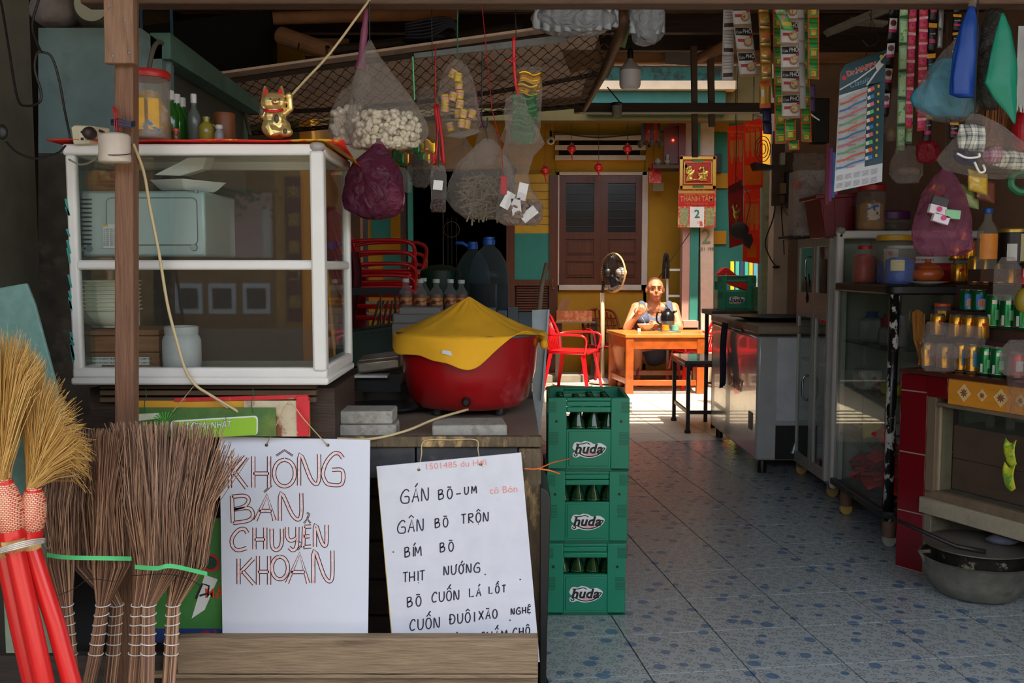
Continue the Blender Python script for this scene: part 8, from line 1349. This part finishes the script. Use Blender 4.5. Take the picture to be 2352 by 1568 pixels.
jar('sweets_jar', 'clear jar packed with blue wrapped sweets in front of the yellow lidded one', 2085, 4.85, 34, 82, M('clear_lid', (190, 190, 180), .3, tr=.4), BLW, .018, .75, (M('cream_label', (190, 180, 140), .5, c2=(200, 190, 60), c2t=(.56, .6), sc_=40), -.95, .9, .38, .3), lidr=.95)
jar('sweets_jar', 'squarish jar of red wrapped sticks with a red lid', 2003, 5.2, 25, 78, M('red_lid', (176, 34, 30)), REDSW, .02, .85, lidr=.6)
jar('glass_tumbler', 'dim tall clear tumbler stack beside the red stick jar', 2030, 5.3, 14, 90, JP, REDSW, .01, .6)
ta = jar('biscuit_jar', 'tall clear jar of biscuits with a bright red lid on the white cabinet', 2014, 5.62, 32, 92, M('red_lid', (176, 34, 30)), M('biscuits', (190, 140, 80), .6, var=.25, sc_=20), .03, .72, (M('biscuit_label', (206, 190, 160), .5, c2=(60, 90, 160), c2t=(.54, .58), sc_=30), -.6, .9, .25, .4), zb=1.602)
MB().lathe([(.09, 0), (.1, .01), (.1, .1), (0, .1)], (W(2060, 0, 5.5).x, 5.6, 1.602), 24); jar('purple_jar', 'squat jar with a deep purple lid behind the yellow lidded one', 2065, 5.66, 38, 28, M('purple_lid', (80, 20, 90), .4), M('dark_seeds', (60, 44, 36)), .045, .7, zb=1.602)
tb_ = tag(MB().pb(2102, 590, 2192, 652, 5.05, .12).B('medicine_box', M('red_medicine_box', (176, 20, 26), .45), bev=.003), 'red and white pharmacy carton standing behind the clay pot', 'box'); tb_w = MB().pb(2103, 589, 2190, 604, 5.047, .01).B('white_band', WHITE, tb_); text('TIMTRAMART', W(2122, 597, 5.045), 8 * PX(5), M('number_red', (200, 50, 40)), tb_)
for r_ in range(3): MB().pb(2108, 612 + r_ * 7, 2140 - r_ * 6, 615 + r_ * 7, 5.047, .004).B('print_line', M('pink_line', (220, 150, 150), .5), tb_)
cp_ = thing('clay_pot', 'glazed brown clay pot with lid on a white plate', 'pot', (W(2152, 0, 4.8).x, 4.8, Zt)); o = V((W(2152, 0, 4.8).x, 4.8, Zt + .014)); CLAY = M('brown_clay', (170, 84, 40), .3, var=.15, coat=.4, c2=(60, 30, 20), c2t=(.6, .7), sc_=8)
MB().lathe([(.04, 0), (.06, .01), (.078, .035), (.07, .06), (.05, .068)], o, 32).B('body', CLAY, cp_, smooth=60); MB().lathe([(.062, .066), (.05, .082), (.018, .094), (.012, .1), (.016, .112), (0, .114)], o, 28).B('lid', CLAY, cp_, smooth=60)
tag(MB().lathe([(.05, 0), (.055, .003), (.098, .013), (.1, .016), (.095, .016), (.05, .007), (0, .006)], (W(2152, 0, 4.8).x, 4.8, Zt), 36).B('white_plate', PORC, smooth=50), 'white plate under the brown clay pot', 'plate')
# ---------------------------------------------------------------- cans
CANG = M('can_gold', (226, 160, 44), .25, .75, var=.06); CANB = M('can_blue_rim', (30, 60, 130), .3, .5); CANGR = M('can_green', (28, 120, 60), .25, .6, var=.08, sc_=8); CANR = M('can_red', (186, 24, 34), .3, .4); STL = M('can_silver', (190, 190, 186), .25, .9)
def can(lab, o, r, h_, mat, rim, group, deco=None, rz=0):
    t = thing('drink_can', lab, 'can', o, rz, group); k = dict(local=True)
    MB().lathe([(r * .82, 0), (r * .98, h_ * .05), (r, h_ * .08), (r, h_ * .9), (r * .88, h_ * .97)], (0, 0, 0), 22).B('body', mat, t, smooth=50, **k); MB().lathe([(r * 1.005, h_ * .06), (r * 1.005, h_ * .1)], (0, 0, 0), 22).B('bottom_rim', rim, t, True, **k); MB().lathe([(r * .9, 0), (r * .92, .003), (r * .85, .006), (r * .8, .002), (0, .002)], (0, 0, h_ * .965), 22).B('lid', STL, t, smooth=40, **k)
    def patch(a0, a1, z0, z1, m_, nm='print'): MB().grid(lambda s, q: V((r * 1.012 * sin(a0 + (a1 - a0) * s), -r * 1.012 * cos(a0 + (a1 - a0) * s), h_ * (z0 + (z1 - z0) * q))), 6, 2).B(nm, m_, t, True, **k)
    if deco == 'bull': patch(-.3, .35, .62, .74, M('bull_red', (190, 30, 24), .4)); patch(-.2, .1, .56, .64, M('bull_red', (190, 30, 24))); patch(.9, 1.25, .15, .5, WHITE, 'barcode')
    if deco == 'tiger': patch(-.35, .5, .25, .82, M('tiger_blue', (50, 120, 150), .35), 'blue_panel'); patch(-.1, .25, .72, .84, STL); patch(-1.2, -.7, .15, .85, M('dark_gold', (120, 90, 40), .4), 'dark_panel')
    if deco == 'hei': patch(-.7, .7, .72, .84, STL, 'arched_band'); patch(-.35, .35, .25, .55, M('pale_can_green', (110, 180, 130), .4), 'round_print'); patch(-1.2, -.85, .1, .4, WHITE, 'barcode')
    if deco == 'orange': patch(-.8, .1, .2, .8, M('can_print_blue', (30, 110, 190), .4)); patch(-.3, .5, .1, .6, WHITE); patch(-.5, .1, .25, .55, M('orange_fruit', (230, 130, 30), .4))
    if deco == 'coke': patch(-.6, .3, .3, .7, WHITE, 'white_script')
    return t
CU = V((1.87, 4.28, 0)); ud = V((.42, -.908, 0)); nd = V((.908, .42, 0)); ZC = 1.4 - (850 - HZ) / FL * 4.3
def cspot(u, dep=.06): # a point on the tiled counter top, dep behind its front edge, seen at column u
    kx = (u - 1176) / FL; p0 = CU + nd * dep; t_ = (kx * p0.y - p0.x) / (ud.x - kx * ud.y); return p0 + ud * t_
rows = [(0, [(2133, CANG, CANB, 'bull', 'gold can with a red bull mark in the bottom row, nearest the glass counter', 1), (2174, CANG, CANB, 'bull', 'gold can with a red bull mark in the bottom row, second from the glass counter', 1), (2212, CANG, CANB, 'tiger', 'slim gold can with blue rims in the bottom row, first of two', .85), (2238, CANG, CANB, 'tiger', 'slim gold can with blue rims in the bottom row, second of two', .85), (2270, CANGR, STL, 'hei', 'green can in the bottom row beside the slim gold ones', 1.15), (2298, CANGR, STL, 'hei', 'green can in the bottom row beside the red one', 1.1), (2342, CANR, STL, 'coke', 'red can in the bottom row at the picture edge', 1.0)])]
hc = .115
for lev, items in rows:
    for (u, mt, rm, dc_, lab, f) in items: p = cspot(u, .07 if f < 1 else .08); p.z = ZC + .001; can(lab, p, .033 * (f if f < 1 else 1) * p.y / 4.2, hc * (1.12 if f < 1 or mt is CANGR else 1) * p.y / 4.3, mt, rm, 'cans on the tiled counter', dc_)
# crate like riser behind, second and upper rows
rs = tag(MB().prism([cspot(2120, .2) + V((0, 0, ZC)), cspot(2360, .2) + V((0, 0, ZC)), cspot(2360, .5) + V((0, 0, ZC)), cspot(2120, .5) + V((0, 0, ZC))], (0, 0, .132)).B('riser_carton', M('dark_carton', (70, 44, 30), .8)), 'dark carton riser supporting the second row of cans', 'carton')
rs2 = tag(MB().prism([cspot(2140, .3) + V((0, 0, ZC + .132)), cspot(2360, .3) + V((0, 0, ZC + .132)), cspot(2360, .6) + V((0, 0, ZC + .132)), cspot(2140, .6) + V((0, 0, ZC + .132))], (0, 0, .125)).B('riser_carton', M('dark_carton', (70, 44, 30))), 'dark carton riser supporting the third row of cans', 'carton')
rs3 = tag(MB().prism([cspot(2190, .4) + V((0, 0, ZC + .257)), cspot(2370, .4) + V((0, 0, ZC + .257)), cspot(2370, .7) + V((0, 0, ZC + .257)), cspot(2190, .7) + V((0, 0, ZC + .257))], (0, 0, .12)).B('riser_carton', M('dark_carton', (70, 44, 30))), 'dark carton riser supporting the top row of cans', 'carton')
for (u, mt, rm, dc_, lab) in ((2155, CANG, CANB, 'bull', 'gold can of the second row, nearest the glass counter'), (2200, CANG, CANB, 'bull', 'gold can of the second row, second from the glass counter'), (2228, CANG, CANB, 'bull', 'gold can of the second row, third from the glass counter'), (2255, CANG, CANB, 'bull', 'gold can of the second row beside the green pair')): p = cspot(u, .24); p.z = ZC + .133; can(lab, p, .034, .108, mt, rm, 'cans on the first riser', dc_)
for (u, mt, rm, dc_, lab) in ((2222, CANGR, CANB, 'orange', 'green blue can with a fruit print, nearest the small jar'), (2248, CANGR, CANB, 'orange', 'green blue can with a fruit print, beside the green pair'), (2284, CANGR, STL, 'hei', 'large green can of the wrapped pair, first'), (2316, CANGR, STL, 'hei', 'large green can of the wrapped pair, second'), (2350, CANGR, STL, 'hei', 'large green can cut by the picture edge')): p = cspot(u, .32 if u < 2260 else .3); p.z = ZC + (.258 if u < 2260 else .19); can(lab, p, .034 if u < 2260 else .037, .1 if u < 2260 else .15, mt, rm, 'cans on the second riser', dc_)
for (u, mt, rm, dc_, lab) in ((2238, CANG, CANB, 'tiger', 'gold can with a blue panel on the top riser, first'), (2262, CANG, CANB, 'tiger', 'gold can with a blue panel on the top riser, second'), (2294, CANG, CANB, None, 'gold can in cloudy wrap on the top riser'), (2320, CANG, CANB, None, 'second gold can in cloudy wrap on the top riser'), (2350, CANR, STL, 'coke', 'red can on the top riser at the picture edge')): p = cspot(u, .43); p.z = ZC + .378; can(lab, p, .034, .135, mt, rm, 'cans on the top riser', dc_)
for k, (u, v, Y) in enumerate(((2196, 598, 4.95), (2228, 598, 4.95), (2200, 650, 4.9), (2232, 650, 4.9), (2212, 555, 4.97))): o = W(u, v, Y); can('gold can in the stack behind the clear bottle, ' + ('upper of the near pair', 'upper of the far pair', 'lower of the near pair', 'lower of the far pair', 'topmost')[k], o, .036, .1 if k != 4 else .08, CANG, CANB, 'cans behind the clear bottle', 'bull')
bottle('water_bottle', 'clear plastic water bottle with blue cap and orange label on the cans', 2265, 618, 4.25, .042, .25, JP, BLC, .02, .02, neck=.36, label=(M('orange_label', (226, 140, 50), .5, c2=(60, 130, 190), c2t=(.58, .62), sc_=12), .18, .62))
tag(MB().bx(2.05, 4.2, 1.33, 2.16, 4.32, 1.384).B('flat_carton', M('dark_carton', (70, 44, 30)), bev=.002), 'small dark carton under the clear water bottle', 'carton')
tn = thing('coffee_tin', 'black and cream printed tin with a gold lid near the picture edge', 'tin', W(2328, 605, 4.3)); o = W(2328, 605, 4.3); rr = .068; MB().lathe([(rr, 0), (rr, .14), (0, .14)], o, 30).B('body', M('tin_black', (30, 26, 22), .35), tn, smooth=40); MB().lathe([(rr * 1.03, 0), (rr * 1.03, .012), (rr * .95, .018), (0, .018)], o + V((0, 0, .138)), 30).B('lid', GO, tn, smooth=40); MB().grid(lambda s, q: o + V((rr * 1.01 * sin(-.9 + .6 * s), -rr * 1.01 * cos(-.9 + .6 * s), .012 + .075 * q)), 5, 2).B('white_label', WHITE, tn); MB().grid(lambda s, q: o + V((rr * 1.01 * sin(-.1 + .5 * s), -rr * 1.01 * cos(-.1 + .5 * s), .01 + .12 * q)), 5, 2).B('cream_label', M('cream_label', (190, 180, 140)), tn)
tag(MB().lathe([(0, 0), (.05, 0), (.05, .02), (0, .02)], o - V((0, 0, .022)), 16).B('tin_stand', BLACK), 'black disc support under the gold lidded tin', 'stand')
t = bag('film_bag', 'cloudy film wrapped around the gold cans of the second row', [(738, 2130, 2150), (750, 2122, 2255), (790, 2120, 2262), (822, 2135, 2250)], 4.15, CF2, 51, dr=.3)
t = bag('film_bag', 'crinkled clear film wrapped around the two bottom gold cans', [(788, 2124, 2190), (800, 2116, 2198), (840, 2117, 2200), (852, 2125, 2190)], 4.08, CF, 52, dr=.35); t = bag('film_bag', 'clear film draped over the red can at the picture edge', [(780, 2320, 2352), (800, 2300, 2360), (850, 2290, 2370), (862, 2310, 2370)], 3.8, CF2, 53, dr=.3)
t = bag('film_bag', 'cloudy film around the gold cans on the top riser', [(590, 2300, 2330), (615, 2284, 2345), (680, 2282, 2346), (690, 2290, 2340)], 4.0, CF2, 54, dr=.3); MB().ell(W(2352, 690, 3.8), (.035, .03, .05)).B('yellow_fruit', M('dull_yellow', (150, 130, 30), .5), t, True)
jar('sauce_jar', 'small chilli sauce jar with an orange lid above the gold cans', 2190, 4.6, 18, 36, M('orange_cap', (200, 70, 30)), M('sauce_brown', (120, 70, 40)), .014, .8, (M('sauce_label', (210, 180, 40), .5, c2=(190, 40, 50), c2t=(.5, .55), sc_=30), -1.0, 2.0, .15, .55), zb=W(0, 738, 4.6).z)
tag(MB().bx(W(2165, 0, 4.6).x, 4.53, 1.0, W(2215, 0, 4.6).x, 4.7, W(0, 738, 4.6).z - .001).B('jar_support', M('dark_carton', (70, 44, 30))), 'dark block under the chilli sauce jar', 'carton')
b = thing('spare_broom', 'brown straw broom head standing between glass counter and tiled counter', 'broom', W(2120, 840, 4.5)); P = []
for i in range(260): x = rnd.random(); P.append([W(2122, 850, 4.5) + V((0, rnd.uniform(-.02, .02), 0)), W(2098 + 24 * x, 780, 4.5), W(2095 + 28 * x + rnd.uniform(-3, 3), 712 + 20 * abs(x - .4) + rnd.uniform(-4, 6), 4.52)])
strands('bristle', P, .0012, [M('brown_bristle', (140, 84, 36)), STR[1]], b, 3, .6)
# ================================================================ tiled counter with display window
MT = M('maroon_tile', (104, 14, 22), .18, var=.08, coat=.4); tcn = thing('tiled_counter', 'maroon tiled masonry counter with a glazed wooden window', 'counter', (2.2, 4.2, 0)); DG = M('damp_plaster', (120, 112, 92), .85, var=.25, sc_=6, bump=.4, bsc=14, c2=(60, 56, 44), c2t=(.55, .66))
Lb = V((1.795, 4.39, 0)); end = CU + ud * .75; TOPT = M('brown_tile_top', (78, 40, 30), .2, var=.1, coat=.4)
MB().prism([V((p.x, p.y, ZC - .02)) for p in (Lb - nd * .015, CU - ud * .02 - nd * .02, end - nd * .02, end + nd * .75, Lb + nd * .75)], (0, 0, .02)).B('counter_top', TOPT, tcn, bev=.003)
zz = [0.001, .27, .545, .83, ZC - .022]
for i in range(4): MB().prism([Lb + V((0, 0, zz[i] + .003)), CU + V((0, 0, zz[i] + .003)), CU + ud * .004 + nd * .2 + V((0, 0, zz[i] + .003)), Lb + nd * .2 + V((0, 0, zz[i] + .003))], (0, 0, zz[i + 1] - zz[i] - .006)).B('wall_tile', MT, tcn, bev=.002)
MB().prism([Lb + nd * .004, CU + nd * .004 - ud * .004, CU + nd * .19, Lb + nd * .19], (0, 0, ZC - .03)).B('mortar_core', M('mortar', (150, 130, 110), .9), tcn)
def fr2(t0, t1, z0, z1, d0, d1, name, mt, bev=0, par=None):
    return MB().prism([CU + ud * t0 + nd * d0 + V((0, 0, z0)), CU + ud * t1 + nd * d0 + V((0, 0, z0)), CU + ud * t1 + nd * d1 + V((0, 0, z0)), CU + ud * t0 + nd * d1 + V((0, 0, z0))], (0, 0, z1 - z0)).B(name, mt, par or tcn, bev=bev)
zb_ = ZC - .135
fr2(.0, .11, zb_ + .02, ZC - .022, -.004, .1, 'maroon_band', MT, .002); fr2(.115, .75, zb_ + .0, ZC - .022, -.006, .1, 'ochre_tile', M('ochre_tile', (214, 140, 44), .3, var=.15, sc_=5, st=(1, 1, 6)), .003)
for k, (t_, s_) in enumerate(((.2, 1), (.29, .7), (.38, 1), (.47, .7), (.56, 1))):
    c_ = CU + ud * t_ - nd * .0075 + V((0, 0, ZC - .077)); q = .036 * s_; MB().prism([c_ + ud * q, c_ + V((0, 0, q * 1.1)), c_ - ud * q, c_ - V((0, 0, q * 1.1))], -nd * .001).B('diamond_motif', M('motif_cream', (226, 190, 130), .4), tcn)
    b = MB()
    for j in range(8): a = j * pi / 4; e = c_ - nd * .0016; w_ = V((0, 0, sin(a))) + ud * cos(a); v_ = V((0, 0, cos(a))) - ud * sin(a); b.add([e, e + w_ * q * .3 + v_ * q * .1, e + w_ * q * .6, e + w_ * q * .3 - v_ * q * .1], [(0, 1, 2, 3)])
    stuff(b.B('star_motif', M('motif_brown', (130, 70, 30), .4), tcn))
OLDW = M('old_window_wood', (110, 92, 70), .7, var=.2, st=(1, 1, .3), bump=.4, sc_=8); z0_ = 1.4 - (1137 - HZ) / FL * 4.28
fr2(.0, .05, z0_, zb_ + .02, .0, .09, 'window_stile', OLDW, .004); fr2(.04, .06, z0_, zb_, .02, .1, 'window_stile', M('pale_old_wood', (150, 132, 104), .7, var=.2), .003); fr2(.05, .75, zb_ - .02, zb_ + .0, .0, .09, 'window_head', OLDW, .004); fr2(-.0, .75, z0_ - .02, z0_ + .02, .0, .1, 'window_sill', OLDW, .004); fr2(-.01, .75, z0_ - .09, z0_ - .018, -.02, .2, 'concrete_sill', M('pale_concrete', (150, 140, 116), .85, var=.2, bump=.4), .004)
for z_, z2 in ((z0_ + .02, z0_ + .16), (z0_ + .163, z0_ + .31)): fr2(.055, .75, z_, z2, .11, .12, 'back_board', M('red_brown_board', (104, 66, 50), .6, var=.2, sc_=6), .002)
fr2(.05, .75, z0_, zb_, .45, .47, 'green_back', M('green_plaster', (180, 226, 190), .8, var=.15, sc_=8, c2=(140, 190, 150), c2t=(.5, .7))); fr2(.06, .75, z0_ + .02, zb_ - .02, .03, .034, 'glass_pane', GLD); fr2(.05, .75, z0_ + .3, z0_ + .31, .12, .45, 'inner_shelf', OLDW)
for k, t_ in enumerate((.17, .23, .27, .33, .39, .45)): p = CU + ud * t_ + nd * (.2 + .05 * (k % 2)) + V((0, 0, z0_ + .311)); bottle('small_bottle', 'small bottle with a %s cap inside the counter window, %s' % ('blue' if k == 3 else 'white', ('first', 'second', 'third', 'fourth', 'fifth', 'last')[k] + ' from the maroon pier'), p, 0, 4, .018, .06, JP, BLC if k == 3 else WCP, .016, .014, group='small bottles in the counter window', neck=.6)
fr2(.0, .75, 0, z0_ - .09, .42, .5, 'inner_wall', DG); fr2(-.02, .04, 0, z0_ - .08, .004, .45, 'pier_side', DG, .004); fr2(.03, .75, z0_ - .1, z0_ - .09, .2, .42, 'dark_soffit', DARKW)
# pots under the counter
WA = M('worn_aluminium2', (150, 146, 132), .4, .7, var=.2, sc_=7, c2=(90, 84, 70), c2t=(.58, .7)); pb0 = V((W(2295, 0, 4.0).x, 4.0, 0)); MB
tag(MB().lathe([(.1, 0), (.16, .015), (.205, .08), (.225, .16), (.235, .165), (.222, .168), (.2, .085), (.15, .02), (0, .012)], pb0, 44).tube([pb0 + V((-.225, -.0, .15)), pb0 + V((-.25, -.01, .19)), pb0 + V((-.22, -.04, .2))], .008, 8).B('aluminium_basin', WA, smooth=50), 'worn aluminium basin on the floor under the tiled counter', 'basin')
tag(MB().lathe([(.09, .04), (.15, .06), (.17, .14), (.185, .21), (.19, .215), (.17, .215), (.15, .14), (0, .06)], pb0 + V((.01, 0, 0)), 40).B('sooty_pot', M('sooty_pot', (44, 40, 34), .6, .3, var=.3, sc_=12, c2=(150, 140, 120), c2t=(.58, .62)), smooth=50), 'soot stained, sooty pot standing in the aluminium basin', 'pot')
tag(MB().lathe([(0, .25), (.1, .247), (.17, .232), (.215, .222), (.215, .217), (.1, .235), (0, .24)], pb0 + V((-.0, 0, 0)), 40).B('dented_lid', M('dented_grey_lid', (110, 106, 98), .4, .6, var=.15), smooth=50), 'large dented grey lid covering the sooty pot', 'lid')
tag(MB().tube([pb0 + V((-.39, .0, .34)), pb0 + V((-.15, -.12, .245)), pb0 + V((-.05, -.17, .235))], [.008, .009, .012], 10).B('ladle_handle_rod', BLACK, smooth=True), 'long dark ladle resting over the dented lid', 'ladle')
g = MB(); g.ell(pb0 + V((.06, -.08, .262)), (.07, .05, .018)); g.v = [p + V((0, 0, .012 * noise.noise(p * 30))) for p in g.v]; tag(g.B('grey_rag', M('grey_rag', (70, 72, 84), .9, var=.3, sc_=30), smooth=True), 'crumpled grey rag lying on the dented lid', 'rag')
sg2 = thing('seasoning_strip', 'yellow green seasoning sachets hanging before the counter window', 'sachet strip', cspot(2340, -.03) + V((0, 0, .55)))
for k in range(2): g = MB(); P0 = cspot(2335, -.03); g.grid(lambda s, q: P0 + ud * (s - .5) * .05 + V((0, 0, .70 - k * .1 - .1 * q - 0.02 * sin(3 * s))) - nd * .01 * sin(q * 4), 6, 6); g.B('sachet', M('seasoning_print', (190, 196, 50), .35, c2=(110, 160, 60), c2t=(.52, .56), sc_=30), sg2, True, solid=.003)
P0 = cspot(2340, -.025); t = thing('film_bag', 'clear film bag hanging before the counter window at the picture edge', 'bag', P0 + V((0, 0, .8))); g = MB(); g.grid(lambda s, q: P0 + ud * (s - .4) * .1 + V((0, 0, 1.02 - .22 * q)) + nd * .012 * noise.noise(V((s * 5, q * 5, 1))), 8, 12); g.B('film', CF2, t, True)
tag(MB().pb(2089, 1225, 2103, 1310, 4.5, .02).B('blue_plastic', M('blue_plastic', (20, 60, 150), .4)), 'blue plastic edge behind the maroon tiled pier', 'plastic sheet')
tag(MB().lathe([(.03, 0), (.033, .01), (.033, .12), (.02, .14), (0, .145)], (W(2090, 0, 4.8).x, 4.78, .47), 18).B('red_white_can', M('aerosol', (190, 190, 190), .4, c2=(170, 30, 30), c2t=(.5, .52)), smooth=40), 'red and white aerosol can inside the end of the glass counter', 'can')
